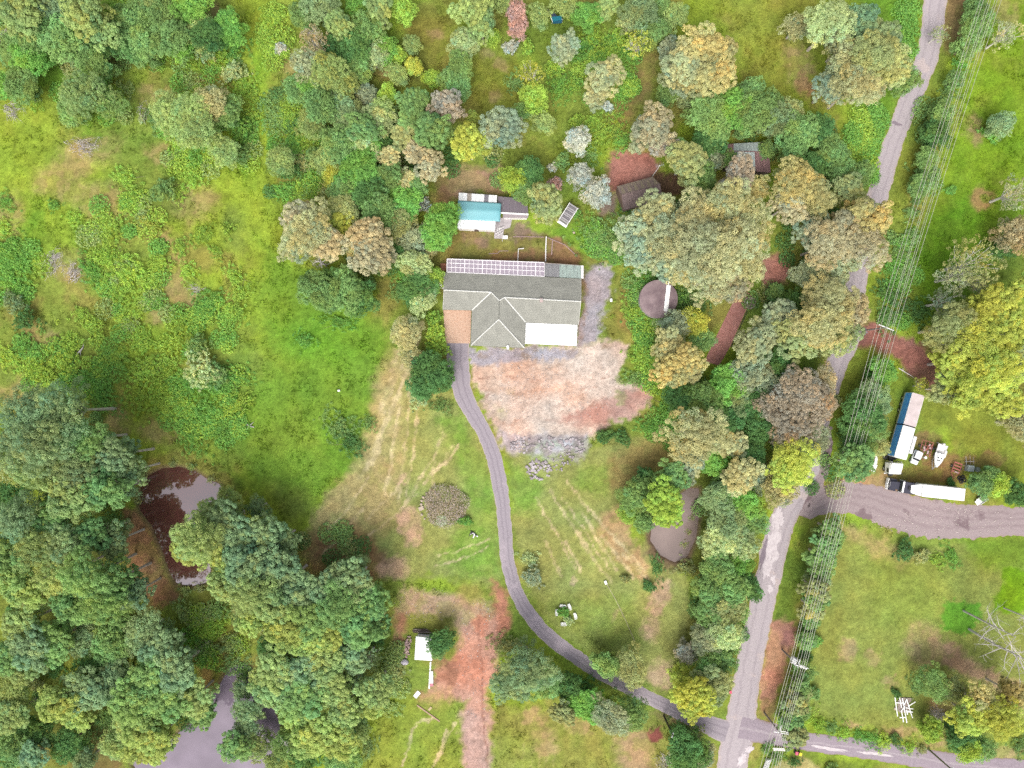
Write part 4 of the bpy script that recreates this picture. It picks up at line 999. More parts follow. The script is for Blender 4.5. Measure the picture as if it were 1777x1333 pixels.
reg('em', 'between the brick path and road', [
 (1440, 520, 44, g, 'khaki'), (1475, 540, 36, g, 'tan'), (1420, 565, 46, g, 'khaki'), (1455, 580, 36, g, 'olive'), (1385, 590, 36, g, 'olive'), (1356, 552, 30, g, 'grey'), (1310, 595, 38, g, 'khaki'), (1335, 575, 28, g, 'grey'), (1300, 650, 32, l, 'grey'), (1355, 630, 30, l, 'dark'),
 (1380, 680, 46, s, 'brown'), (1410, 700, 40, s, 'brown'), (1345, 705, 36, s, 'brown'), (1370, 740, 40, s, 'brown'), (1335, 670, 28, s, 'grey'), (1430, 660, 26, s, 'tan'), (1320, 740, 28, l, 'dark'), (1300, 780, 26, l, 'dark'), (1410, 760, 28, s, 'grey'),
 (1385, 800, 40, g, 'yellow'), (1365, 820, 32, g, 'yellow'), (1350, 850, 30, s, 'khaki'), (1285, 825, 30, g, 'khaki'), (1275, 770, 24, g, 'khaki'), (1325, 830, 24, s, 'grey'), (1310, 700, 28, l, 'dark'), (1345, 508, 14, l, 'green'), (1375, 530, 24, l, 'dark')])
reg('ec', 'between the tank and driveway lawn', [
 (1160, 600, 30, g, 'khaki'), (1190, 625, 34, g, 'gold'), (1165, 645, 32, g, 'gold'), (1195, 655, 22, g, 'khaki'), (1175, 565, 24, s, 'grey'), (1205, 560, 24, s, 'yellow'), (1220, 590, 22, s, 'green'), (1140, 560, 20, w, 'pale'), (1112, 580, 22, w, 'fresh'), (1120, 490, 26, w, 'fresh'), (1100, 540, 22, w, 'lime'), (1180, 520, 26, w, 'dark'), (1210, 520, 24, w, 'green'),
 (1220, 690, 32, l, 'green'), (1260, 665, 32, l, 'fresh'), (1180, 690, 28, l, 'dark'), (1245, 725, 28, l, 'dark'), (1160, 705, 24, w, 'fresh'), (1130, 740, 22, w, 'fresh'), (1285, 690, 28, l, 'blue'), (1265, 735, 26, l, 'dark'), (1110, 620, 22, w, 'lime'), (1100, 655, 20, w, 'green'),
 (1210, 755, 50, g, 'khaki'), (1200, 808, 24, g, 'grey'), (1240, 800, 24, l, 'fresh'),
 (1152, 868, 34, g, 'lime'), (1166, 828, 28, g, 'green'), (1130, 850, 26, l, 'green'), (1100, 860, 28, s, 'green'), (1092, 890, 18, l, 'lime'), (1116, 905, 20, s, 'green'), (1120, 830, 20, s, 'dark'), (1160, 890, 24, g, 'lime'),
 (1050, 757, 14, o, 'dark'), (1080, 760, 15, o, 'dark'), (1140, 985, 16, w, 'dark'), (1202, 900, 9, w, 'olive'), (1196, 925, 9, w, 'olive'), (1188, 945, 9, w, 'olive'), (1190, 985, 18, w, 'olive'), (1050, 410, 36, w, 'green'), (1030, 395, 24, w, 'fresh'), (1065, 440, 26, w, 'green')])
reg('hd', 'in the hedge row left of road', [
 (1246, 860, 30, s, 'blue'), (1286, 872, 30, l, 'fresh'), (1260, 905, 32, l, 'blue'), (1302, 905, 26, l, 'green'), (1248, 942, 32, s, 'pale'), (1290, 945, 30, s, 'pale'), (1246, 985, 32, l, 'green'), (1270, 1015, 32, l, 'green'), (1228, 1020, 28, l, 'green'), (1298, 1018, 24, l, 'dark'), (1262, 1055, 32, s, 'olive'), (1230, 1062, 26, l, 'green'),
 (1256, 1100, 34, s, 'pale'), (1222, 1112, 28, s, 'grey'), (1228, 1152, 30, l, 'green'), (1192, 1132, 20, s, 'silver'), (1200, 1200, 38, g, 'yellow'), (1236, 1188, 32, g, 'olive'), (1252, 1142, 28, s, 'green'), (1210, 1225, 26, g, 'yellow'), (1280, 980, 26, l, 'fresh'), (1255, 840, 22, l, 'green'), (1280, 1060, 22, l, 'green'), (1185, 1178, 24, s, 'yellow')])
reg('dr', 'beside the lower driveway bend', [
 (915, 1165, 46, g, 'blue'), (890, 1190, 34, g, 'blue'), (940, 1180, 30, l, 'green'), (986, 1188, 24, l, 'dark'), (976, 1236, 22, g, 'olive'), (1020, 1222, 28, l, 'fresh'), (1060, 1240, 34, s, 'grey'), (1098, 1238, 30, s, 'green'), (1050, 1152, 24, l, 'green'), (1096, 1158, 30, s, 'olive'), (1015, 1195, 22, w, 'dark'), (1190, 1300, 36, l, 'dark'), (1206, 1272, 16, o, 'olive'), (1215, 1310, 24, s, 'grey'), (1180, 1270, 18, w, 'dark'),
 (925, 1000, 18, o, 'grey'), (1126, 1018, 10, o, 'dark'), (1086, 1005, 9, o, 'olive'), (1062, 1232, 20, w, 'green'), (920, 970, 14, w, 'pale'), (880, 1120, 24, w, 'olive')])
reg('pl', 'under the power lines', [
 (1495, 720, 34, l, 'dark'), (1516, 690, 28, l, 'blue'), (1506, 740, 30, l, 'green'), (1480, 760, 28, l, 'dark'), (1485, 805, 34, g, 'green'), (1530, 645, 22, l, 'fresh'), (1510, 655, 20, w, 'dark'), (1520, 776, 18, l, 'olive'),
 (1442, 918, 22, g, 'green'), (1432, 948, 22, g, 'green'), (1426, 985, 24, g, 'green'), (1418, 1022, 24, g, 'olive'), (1412, 1056, 22, g, 'olive'), (1404, 1090, 14, o, 'dark'), (1415, 1112, 12, o, 'fresh'), (1396, 1140, 16, o, 'dark'), (1388, 1190, 18, g, 'green'), (1378, 1220, 20, g, 'olive'), (1374, 1250, 22, g, 'green'), (1380, 1278, 22, g, 'olive'), (1410, 1203, 12, o, 'green'),
 (1692, 14, 22, l, 'green'), (1694, 46, 28, s, 'green'), (1678, 78, 24, l, 'green'), (1665, 112, 18, w, 'fresh'), (1646, 165, 16, w, 'green'), (1634, 200, 22, l, 'green'), (1622, 232, 22, l, 'dark'), (1612, 262, 20, w, 'dark'), (1602, 290, 22, w, 'green'), (1596, 322, 20, l, 'green'), (1570, 420, 18, w, 'fresh'), (1548, 470, 20, w, 'fresh'), (1545, 510, 24, w, 'dark'), (1540, 550, 22, w, 'dark'), (1580, 370, 14, w, 'green'), (1630, 60, 18, sp, 'olive'), (1590, 545, 28, w, 'dark'), (1436, 932, 24, l, 'green'), (1428, 966, 24, g, 'green'), (1421, 1004, 24, l, 'olive'), (1415, 1040, 22, g, 'green'), (1407, 1074, 16, l, 'green'), (1400, 1112, 14, l, 'green'), (1393, 1166, 18, l, 'green'), (1383, 1206, 20, l, 'olive'), (1376, 1236, 22, l, 'green'), (1372, 1264, 20, l, 'green'), (1590, 345, 16, w, 'green'), (1564, 440, 18, w, 'green'), (1556, 488, 20, w, 'fresh'), (1625, 215, 18, l, 'green'), (1606, 275, 18, l, 'green'), (1655, 140, 16, l, 'green'), (1502, 700, 28, l, 'green'), (1488, 775, 26, l, 'green')])
reg('er', 'in the paddock right of power lines', [
 (1735, 218, 20, l, 'blue'), (1718, 232, 14, o, 'fresh'), (1760, 335, 34, sp, 'khaki'), (1765, 412, 34, s, 'tan'), (1740, 430, 18, l, 'dark'), (1690, 455, 46, sp, 'olive'), (1660, 480, 34, sp, 'grey'), (1700, 490, 30, sp, 'khaki'), (1640, 525, 32, sp, 'grey'), (1745, 60, 28, sp, 'khaki'), (1650, 330, 9, o, 'fresh'),
 (1650, 570, 40, g, 'olive'), (1725, 535, 38, g, 'yellow'), (1700, 590, 46, g, 'yellow'), (1755, 575, 38, g, 'yellow'), (1665, 630, 38, g, 'yellow'), (1720, 645, 44, g, 'yellow'), (1680, 685, 38, g, 'yellow'), (1740, 690, 36, g, 'yellow'), (1765, 630, 34, g, 'olive'), (1640, 675, 24, g, 'olive'), (1765, 735, 32, s, 'khaki'), (1770, 500, 24, g, 'yellow'), (1600, 670, 16, sp, 'yellow')])
reg('se', 'round the lower right lawn', [
 (1570, 955, 18, o, 'dark'), (1625, 972, 16, w, 'lime'), (1650, 965, 20, w, 'fresh'), (1600, 965, 12, o, 'olive'), (1704, 842, 20, s, 'green'), (1732, 842, 20, l, 'lime'), (1765, 855, 22, l, 'dark'), (1720, 822, 15, s, 'green'),
 (1620, 1185, 26, s, 'green'), (1590, 1190, 18, w, 'green'), (1650, 1190, 26, s, 'olive'), (1700, 1215, 34, g, 'gold'), (1735, 1245, 40, g, 'yellow'), (1680, 1240, 34, g, 'yellow'), (1755, 1205, 28, g, 'gold'), (1640, 1200, 20, s, 'olive'), (1615, 1266, 20, l, 'lime'), (1662, 1278, 26, l, 'dark'), (1675, 1298, 22, l, 'lime'), (1710, 1300, 20, s, 'green'), (1770, 1295, 16, w, 'green'), (1555, 1203, 8, o, 'dark')])
reg('hg', 'in the low hedge above side road', [
 (1398, 1248, 16, w, 'lime'), (1420, 1258, 17, w, 'lime'), (1442, 1264, 16, w, 'green'), (1464, 1270, 17, w, 'lime'), (1488, 1276, 16, w, 'fresh'), (1510, 1282, 17, w, 'fresh'), (1532, 1286, 14, w, 'lime'), (1552, 1282, 13, w, 'dark'), (1578, 1296, 17, w, 'lime'), (1600, 1300, 12, w, 'olive'),
 (1345, 1315, 14, w, 'green'), (1378, 1322, 12, w, 'dark'), (1330, 1300, 12, w, 'green'), (1440, 1335, 14, w, 'green')])
reg('sw', 'in the wood left of brown pond', [
 (45, 720, 46, g, 'blue'), (105, 715, 46, g, 'blue'), (85, 770, 50, g, 'blue'), (30, 780, 42, g, 'blue'), (140, 765, 40, g, 'green'), (60, 815, 40, g, 'moss'), (120, 815, 42, g, 'blue'), (165, 805, 34, g, 'green'), (205, 790, 34, g, 'blue'), (228, 815, 28, g, 'blue'), (180, 850, 38, g, 'green'), (120, 860, 38, g, 'moss'), (90, 895, 34, g, 'green'), (215, 845, 24, s, 'blue'),
 (30, 900, 42, g, 'blue'), (60, 950, 40, g, 'moss'), (20, 960, 38, g, 'green'), (110, 945, 40, g, 'blue'), (150, 930, 38, g, 'green'), (195, 940, 30, g, 'blue'), (95, 1000, 40, g, 'moss'), (150, 1000, 44, g, 'green'), (195, 1010, 36, g, 'green'), (40, 1020, 38, g, 'ygreen'), (180, 1050, 40, g, 'green'), (230, 1030, 28, g, 'blue'), (120, 1050, 34, g, 'green'), (15, 860, 26, l, 'dark')])
reg('sws', 'in the wood round the lower pond', [
 (45, 1080, 34, g, 'moss'), (60, 1120, 38, g, 'blue'), (20, 1140, 34, g, 'green'), (40, 1160, 34, g, 'moss'), (100, 1110, 32, g, 'green'), (150, 1110, 32, s, 'blue'), (195, 1115, 34, l, 'green'), (165, 1150, 30, l, 'dark'), (255, 1095, 36, s, 'blue'), (280, 1130, 36, g, 'blue'), (310, 1160, 36, g, 'blue'), (260, 1175, 36, g, 'green'), (200, 1180, 36, s, 'blue'), (150, 1200, 36, g, 'blue'), (105, 1215, 36, g, 'ygreen'), (130, 1240, 30, g, 'ygreen'), (230, 1215, 36, g, 'green'), (290, 1215, 38, g, 'green'), (335, 1215, 34, g, 'moss'), (350, 1245, 24, g, 'green'), (250, 1265, 36, g, 'ygreen'), (225, 1245, 28, g, 'moss'), (275, 1280, 28, g, 'ygreen'),
 (25, 1200, 34, s, 'moss'), (70, 1270, 30, l, 'dark'), (30, 1290, 34, l, 'green'), (60, 1310, 28, g, 'blue'), (120, 1290, 28, l, 'dark'), (150, 1320, 24, s, 'blue'), (20, 1240, 30, g, 'moss'), (330, 1110, 26, w, 'fresh'), (365, 1085, 30, w, 'lime'), (355, 1140, 22, w, 'fresh'), (380, 1060, 24, w, 'green'), (320, 1065, 20, w, 'moss'), (215, 1100, 26, w, 'dark'), (100, 1160, 26, w, 'dark'), (400, 1120, 24, w, 'moss'), (180, 1250, 22, w, 'green'), (240, 1296, 26, g, 'ygreen'), (205, 1290, 24, l, 'moss'), (265, 1300, 24, g, 'ygreen')])
reg('sc', 'in the wood right of brown pond', [
 (345, 935, 44, g, 'moss'), (385, 905, 36, g, 'blue'), (320, 955, 26, g, 'ygreen'), (375, 960, 36, g, 'ygreen'), (415, 935, 36, g, 'blue'), (455, 925, 32, g, 'blue'), (490, 935, 26, g, 'blue'), (430, 975, 38, g, 'blue'), (475, 985, 38, g, 'blue'), (395, 1010, 34, g, 'moss'), (440, 1025, 40, g, 'moss'), (505, 1005, 34, g, 'blue'), (480, 1045, 36, g, 'moss'), (440, 1075, 30, g, 'ygreen'), (530, 1040, 34, g, 'blue'), (500, 1085, 36, g, 'ygreen'), (545, 1075, 36, g, 'green'),
 (580, 1010, 36, g, 'blue'), (615, 1010, 36, g, 'blue'), (590, 1050, 40, g, 'green'), (640, 1050, 38, g, 'green'), (615, 1085, 38, g, 'green'), (575, 1095, 34, g, 'ygreen'), (655, 1085, 24, g, 'green'), (535, 1115, 30, g, 'ygreen'), (480, 1115, 26, l, 'dark'),
 (400, 885, 26, s, 'moss'), (450, 880, 20, s, 'blue'), (395, 862, 18, s, 'moss'), (372, 894, 28, g, 'moss'), (360, 915, 26, g, 'blue'), (300, 806, 9, w, 'olive'), (332, 810, 8, w, 'moss'), (366, 832, 9, w, 'olive'), (386, 850, 8, w, 'moss'), (250, 830, 8, w, 'olive'), (237, 868, 7, w, 'olive'), (322, 1024, 9, w, 'moss'), (347, 1021, 8, w, 'olive')])
reg('ss', 'in the wood at bottom left centre', [
 (480, 1160, 38, g, 'moss'), (520, 1160, 34, g, 'blue'), (565, 1150, 34, g, 'moss'), (610, 1140, 32, g, 'blue'), (640, 1140, 26, sp, 'blue'), (480, 1200, 36, g, 'moss'), (525, 1205, 36, g, 'green'), (575, 1195, 36, g, 'moss'), (620, 1185, 34, sp, 'blue'), (655, 1195, 34, g, 'moss'), (600, 1230, 32, g, 'moss'), (640, 1220, 26, g, 'ygreen'), (520, 1240, 30, g, 'ygreen'), (560, 1240, 28, g, 'ygreen'), (545, 1275, 34, g, 'ygreen'), (590, 1280, 32, g, 'ygreen'), (620, 1265, 24, s, 'moss'), (430, 1235, 26, s, 'blue'), (425, 1270, 26, s, 'blue'), (440, 1295, 28, s, 'moss'), (500, 1290, 28, s, 'green'), (530, 1310, 28, l, 'dark'), (590, 1320, 28, l, 'green'), (480, 1320, 24, s, 'moss'), (640, 1300, 20, w, 'moss'), (655, 1110, 18, w, 'dark'), (670, 1225, 20, w, 'moss'), (405, 1300, 26, g, 'green'), (455, 1180, 26, g, 'moss'), (420, 1200, 18, s, 'blue')])
reg('hl', 'left of the house', [
 (535, 400, 40, g, 'khaki'), (515, 425, 30, g, 'khaki'), (565, 420, 34, g, 'tan'), (590, 395, 24, g, 'yellow'), (520, 380, 28, g, 'tan'), (640, 410, 34, g, 'tan'), (650, 445, 34, g, 'tan'), (625, 430, 24, g, 'gold'), (595, 370, 30, s, 'olive'), (545, 498, 34, l, 'green'), (580, 490, 26, l, 'dark'), (605, 505, 36, l, 'green'), (625, 520, 28, l, 'dark'), (570, 515, 28, l, 'green'),
 (720, 458, 26, l, 'pale'), (748, 482, 22, l, 'lime'), (690, 392, 28, s, 'olive'), (662, 368, 34, l, 'green'), (705, 350, 28, l, 'fresh'), (770, 385, 34, l, 'fresh'), (760, 410, 26, l, 'fresh'), (718, 415, 22, s, 'grey'), (700, 435, 20, l, 'dark'), (725, 500, 28, l, 'dark'), (736, 522, 24, s, 'pale'), (706, 578, 26, s, 'khaki'), (700, 480, 20, w, 'fresh'), (745, 435, 18, s, 'khaki'), (715, 620, 20, s, 'khaki'), (690, 510, 20, w, 'green'),
 (752, 556, 18, o, 'lime'), (755, 580, 20, o, 'lime'), (758, 606, 20, o, 'lime'), (757, 628, 17, o, 'lime'), (742, 650, 32, l, 'dark'), (768, 655, 26, l, 'dark'), (735, 670, 20, l, 'dark'), (725, 690, 18, o, 'pale'), (765, 705, 20, w, 'green'), (590, 740, 26, w, 'green'), (610, 770, 22, w, 'dark'), (640, 735, 16, w, 'green'), (590, 560, 20, w, 'fresh'), (530, 590, 22, w, 'fresh')])
reg('yd', 'in the yards near the sheds', [
 (765, 1112, 21, l, 'dark'), (760, 1125, 16, l, 'green'), (978, 1062, 11, o, 'fresh'), (986, 1076, 8, o, 'pale'), (806, 904, 10, o, 'fresh'), (660, 1070, 16, w, 'olive'), (690, 1165, 20, w, 'olive'), (1650, 840, 9, o, 'dark'), (1000, 372, 12, w, 'fresh')])
# understorey that fills the gaps between the trunks
fill = random.Random(5)
FILL = []
for (x0, y0, x1, y1, n, cols) in [(0, 10, 420, 120, 22, ('dark', 'green', 'olive')), (460, 20, 660, 350, 30, ('green', 'dark', 'olive')), (1200, 180, 1440, 320, 18, ('dark', 'green')), (1290, 500, 1470, 860, 34, ('dark', 'olive', 'green')), (1080, 340, 1320, 510, 18, ('dark', 'green')), (1350, 350, 1490, 500, 16, ('dark', 'olive')), (10, 720, 210, 1070, 38, ('olive', 'green', 'dark')), (20, 1080, 330, 1290, 36, ('olive', 'green', 'dark')), (400, 920, 640, 1290, 44, ('olive', 'green', 'dark')), (1210, 850, 1290, 1220, 18, ('green', 'dark')), (560, 350, 740, 520, 18, ('dark', 'green')), (660, 180, 880, 320, 18, ('green', 'dark', 'olive')), (1440, 30, 1550, 170, 10, ('dark', 'olive')), (1640, 540, 1770, 700, 12, ('olive', 'dark')), (1160, 640, 1290, 740, 12, ('dark', 'green')), (1475, 190, 1512, 320, 22, ('fresh', 'lime')), (1515, 170, 1535, 240, 8, ('fresh',)), (1560, 5, 1582, 90, 10, ('fresh',)), (1000, 60, 1110, 180, 22, ('lime', 'fresh')), (290, 640, 420, 770, 26, ('fresh', 'lime')), (0, 420, 55, 520, 12, ('fresh',)), (455, 10, 505, 110, 10, ('lime',)), (1100, 480, 1200, 560, 14, ('fresh', 'green')), (1100, 570, 1140, 690, 14, ('fresh', 'lime')), (1130, 700, 1180, 770, 10, ('fresh',)), (1530, 400, 1590, 560, 14, ('green', 'fresh')), (1600, 180, 1635, 330, 10, ('green',)), (1030, 380, 1075, 450, 10, ('green', 'fresh')), (480, 200, 640, 340, 22, ('green', 'fresh', 'lime')), (150, 330, 290, 600, 44, ('lime', 'lime', 'fresh', 'moss')), (280, 120, 440, 300, 36, ('lime', 'moss', 'fresh')), (100, 140, 220, 210, 16, ('moss', 'fresh')), (300, 520, 400, 620, 16, ('lime', 'fresh')), (30, 590, 200, 690, 22, ('fresh', 'lime')), (660, 1120, 700, 1200, 8, ('moss',)), (340, 1060, 420, 1150, 12, ('moss', 'lime'))]:
    for _ in range(n):
        px, py = fill.uniform(x0, x1), fill.uniform(y0, y1)
        FILL.append((px, py, fill.uniform(12, 22), fill.choice(cols)))

KINDNAME = {'gum': ('gum_tree', 'gum tree', 'tree'), 'leafy': ('leafy_tree', 'leafy tree', 'tree'), 'soft': ('feathery_tree', 'soft crowned tree', 'tree'), 'sparse': ('open_crowned_tree', 'open crowned tree with pale limbs showing', 'tree'),
            'weed': ('weed_clump', 'tall weed clump', 'bush'), 'round': ('bush', 'rounded bush', 'bush'), 'palm': ('palm', 'palm', 'palm')}
ORD = ['leftmost', 'second from left', 'third from left', 'fourth from left', 'fifth from left', 'sixth from left', 'seventh from left', 'eighth from left', 'ninth from left', 'tenth from left', 'eleventh from left', 'twelfth from left', 'thirteenth from left', 'fourteenth from left', 'fifteenth from left', 'sixteenth from left', 'seventeenth from left', 'eighteenth from left', 'nineteenth from left', 'twentieth from left']
REGGROUP = {}
BUILT_KEEP = [  # roofs and yards that no crown may stand in
 (765, 470, 1012, 606), (795, 335, 905, 405)]
from collections import defaultdict
for i, p in enumerate(PLANTS):      # the weedy meadow is named in an upper, a middle and a lower band
    if p[5] == 'wm':
        band = 'upper' if p[1] < 440 else 'middle' if p[1] < 580 else 'lower'
        PLANTS[i] = (*p[:5], 'wm_' + band, 'in the %s weedy left meadow' % band)
lab = defaultdict(list)
for i, p in enumerate(PLANTS): lab[(p[5], KINDNAME[p[3]][1], p[4])].append(i)
rank = {}
for k, ids in lab.items():
    for q, i in enumerate(sorted(ids, key=lambda t: PLANTS[t][0])): rank[i] = (q, len(ids))
vr = random.Random(21)
for i, (px, py, rp_, kind, colr, rg, phrase) in enumerate(PLANTS):
    name, kn, cat = KINDNAME[kind]
    rad = rp_ * S
    cls = 'L' if rad > 4.6 else 'M' if rad > 2.9 else 'S' if rad > 1.75 else 'XS'
    if kind == 'sparse' and cls in ('S', 'XS'): cls = 'M'
    var = proto(kind, cls)
    f, t, zc, R0 = var[vr.randrange(len(var))]
    sc = rad / R0
    hf = {'sw': 1.45, 'sc': 1.15}.get(rg, 1.0)
    zz = zc * sc * hf
    sc *= (1 - zz / HC)
    loc = P(px, py, zz); 
    gpx = CX + loc.x / S; gpy = CY - loc.y / S
    loc.z = gz(gpx, gpy) - 0.02
    q, n = rank[i]
    cn, base = LC[colr]
    if True:
        pos = '' if n == 1 else ORD[q] if q < len(ORD) and q < (n + 1) // 2 + 1 and not (q == n - 1) else 'rightmost' if q == n - 1 else ORD[n - 1 - q].replace('left', 'right')
        label = '%s %s%s %s' % (cn, kn, (', ' + pos) if pos else '', phrase)
        label = label.replace('open crowned tree with pale limbs showing', 'open crowned tree')
        grp = ('%ss ' % (kn if kn[:4] != 'open' else 'open crowned tree')) + phrase
    e = empty(name, loc, label, cat, grp, rz=vr.uniform(0, 6.28))
    zs = sc * hf * vr.uniform(0.94, 1.08)
    fo = bpy.data.objects.new('foliage' if cat == 'bush' else 'crown', f)
    bri = vr.uniform(0.88, 1.14); hs = vr.uniform(-0.05, 0.05)
    fo.color = (base[0] * bri * LEAFK * (1 + hs), base[1] * bri * LEAFK, base[2] * bri * LEAFK * (1 - hs), 1)
    kx, ky = vr.uniform(0.86, 1.18), vr.uniform(0.86, 1.18)
    if kind == 'weed': kx, ky = vr.uniform(0.8, 1.6), vr.uniform(0.7, 1.2)
    fo.scale = (sc * kx, sc * ky, zs); link(fo, e)
    st = bpy.data.objects.new('stem' if cat == 'bush' else 'trunk', t)
    st.scale = (sc * kx, sc * ky, zs); link(st, e)

# undergrowth of the woods, one mass
fr = np.random.default_rng(77)
cs, ns_, ss, cl = [], [], [], []
for px, py, rp_, colr in FILL:
    R = rp_ * S; k = int(150 * R)
    a = fr.uniform(0, 6.28, k); rho = R * fr.random(k) ** 0.6
    c0 = P(px, py, 0.5); g0 = gz(px, py)
    zz = g0 + 0.1 + 0.75 * np.sqrt(np.clip(1 - (rho / (R * 1.1)) ** 2, 0, 1)) * fr.uniform(0.4, 1.2, k)
    cs.append(np.stack([c0.x + rho * np.cos(a), c0.y + rho * np.sin(a), zz], 1))
    ns_.append(unit(fr.normal(size=(k, 3)) * 0.7 + np.array([0, 0, 1])))
    ss.append(0.24 * fr.uniform(0.7, 1.4, k))
    cl.append(np.array(LC[colr][1]) * LEAFK * 1.05 * clump_cols(fr, k, 0.2, 0.08))
um = leaf_mesh('undergrowth', np.concatenate(cs), np.concatenate(ns_), np.concatenate(ss), 0.4, np.concatenate(cl), fr)
uo = link(bpy.data.objects.new('undergrowth', um)); uo.color = (1, 1, 1, 1)
tag(uo, 'low green undergrowth between the trunks of the woods', 'undergrowth', kind='stuff')

# grass: short blades over the meadows and lawns, one mass
k = 150000
qx = fr.uniform(-40, 1817, k); qy = fr.uniform(-40, 1373, k)
cg = g_at(C, qx, qy); fg = g_at(flat, qx, qy); zg = g_at(Z, qx, qy)
ok = (cg[:, 1] > cg[:, 0] * 0.97) & (fg < 0.5) & (zg > -0.3)
tallm = sstep(0.45, 0.6, fbm(qx / 35, qy / 35, 91)) * sstep(0.4, 0.55, fbm(qx / 9, qy / 9, 92)) + 0.12
lawnm = np.zeros(k)
for pl in ([(690, 600), (870, 760), (880, 1010), (690, 1010), (540, 960), (640, 720)], [(880, 790), (1165, 760), (1200, 1060), (1150, 1190), (905, 1020)], [(1400, 930), (1777, 930), (1777, 1260), (1400, 1240)], [(1590, 690), (1777, 690), (1777, 830), (1600, 780)]):
    lawnm = np.maximum(lawnm, sd_poly(pl, qx, qy) < 0)
ok &= fr.random(k) < np.where(lawnm > 0, 0.25, 0.35 + 0.65 * np.clip(tallm, 0, 1))
qx, qy, cg, zg, tl, lw = qx[ok], qy[ok], cg[ok], zg[ok], tallm[ok], lawnm[ok]
k = len(qx)
hgt = np.where(lw > 0, 0.08, 0.10 + 0.26 * tl) * fr.uniform(0.7, 1.3, k)
base = np.stack([(qx - CX) * S, (CY - qy) * S, zg - 0.02], 1)
nb = 3
a = fr.uniform(0, 6.28, (k, nb))
dr_ = np.stack([np.cos(a), np.sin(a), np.zeros_like(a)], -1)
wv = np.stack([-np.sin(a), np.cos(a), np.zeros_like(a)], -1)
wd = (0.05 + 0.16 * hgt)[:, None, None]
b0 = base[:, None] + dr_ * 0.05
tip = b0 + dr_ * (hgt[:, None, None] * fr.uniform(0.7, 1.3, (k, nb, 1))) + np.array([0, 0, 1]) * hgt[:, None, None] * fr.uniform(0.5, 1.0, (k, nb, 1))
V3 = np.stack([b0 - wv * wd, b0 + wv * wd, tip], 2).reshape(-1, 3)
colb = np.repeat((cg * fr.uniform(0.95, 1.65, (k, 1))), nb * 3, axis=0)
go = link(bpy.data.objects.new('grass', mesh_np('grass', V3, np.arange(len(V3)).reshape(-1, 3), FOL, np.clip(colb, 0, 0.8)))); go.color = (1, 1, 1, 1)
tag(go, 'uneven green and yellow grass of the paddocks', 'grass', kind='stuff')
# ------------------------------------------------------------------ buildings
def PZ(pts, z): return [P(px, py, z) for px, py in pts]
def clip_poly(poly, a, lo, hi):
    """keep the part of a polygon (list of (u,v,Vector)) with lo<=v<=hi"""
    def cut(pl, val, keep_above):
        res = []
        for i in range(len(pl)):
            p, q = pl[i], pl[(i + 1) % len(pl)]
            ip = (p[1] >= val) if keep_above else (p[1] <= val)
            iq = (q[1] >= val) if keep_above else (q[1] <= val)
            if ip: res.append(p)
            if ip != iq:
                t = (val - p[1]) / (q[1] - p[1])
                res.append((p[0] + (q[0] - p[0]) * t, val, p[2].lerp(q[2], t)))
        return res
    r = cut(poly, lo, True)
    return cut(r, hi, False) if len(r) > 2 else r
def roof_frame(poly):
    poly = [Vector(p) for p in poly]
    n = Vector((0, 0, 0))
    for i in range(len(poly)): n += poly[i].cross(poly[(i + 1) % len(poly)])
    n.normalize()
    if n.z < 0: n = -n; poly = poly[::-1]
    up = (Vector((0, 0, 1)) - n * n.z)
    up = up.normalized() if up.length > 1e-4 else Vector((0, 1, 0))
    side = up.cross(n).normalized()
    return poly, n, up, side
def roof_slope(poly, mat, parent, name='roof_slope', course=0.0, t=0.08, label=None):
    """one slope of a roof; with course>0 it is laid in overlapping tile courses"""
    poly, n, up, side = roof_frame(poly)
    o = poly[0]
    q = [((p - o).dot(side), (p - o).dot(up), p) for p in poly]
    m = MB()
    v0, v1 = min(x[1] for x in q), max(x[1] for x in q)
    if course:
        k = 0
        while v0 + k * course < v1 - 1e-4:
            lo, hi = v0 + k * course, min(v1, v0 + (k + 1) * course)
            c = clip_poly(q, None, lo, hi)
            if len(c) > 2:
                top = [x[2] + n * (0.045 * (1 - (x[1] - lo) / course) + 0.01) for x in c]
                m.add(top, [tuple(range(len(c)))], [[(x[0], x[1]) for x in c]])
                low = [i for i in range(len(c)) if abs(c[i][1] - lo) < 1e-4]
                if len(low) >= 2:
                    a, b_ = top[low[0]], top[low[-1]]
                    m.add([a, b_, b_ - n * 0.05, a - n * 0.05], [(0, 1, 2, 3)], [[(0, 0), (1, 0), (1, .1), (0, .1)]])
            k += 1
    else:
        m.add([x[2] for x in q], [tuple(range(len(q)))], [[(x[0], x[1]) for x in q]])
    nn = len(poly)
    top = poly; bot = [p - n * t for p in poly]
    m.add(top + bot, [tuple(range(nn, 2 * nn))[::-1]] + [(i, nn + i, nn + (i + 1) % nn, (i + 1) % nn) for i in range(nn)])
    ob = m.build(name, mat, parent)
    if label: ob['label'] = label
    return ob
def inset(poly, d):
    """shrink a 2-D outline"""
    n = len(poly); A = sum(poly[i][0] * poly[(i + 1) % n][1] - poly[(i + 1) % n][0] * poly[i][1] for i in range(n))
    sg = 1 if A > 0 else -1
    res = []
    for i in range(n):
        p0, p1, p2 = Vector(poly[i - 1]), Vector(poly[i]), Vector(poly[(i + 1) % n])
        e1, e2 = (p1 - p0).normalized(), (p2 - p1).normalized()
        n1, n2 = Vector((-e1.y, e1.x)) * sg, Vector((-e2.y, e2.x)) * sg
        k = n1 + n2
        res.append(p1 + k * (d / max(0.3, 1 + n1.dot(n2))))
    return res
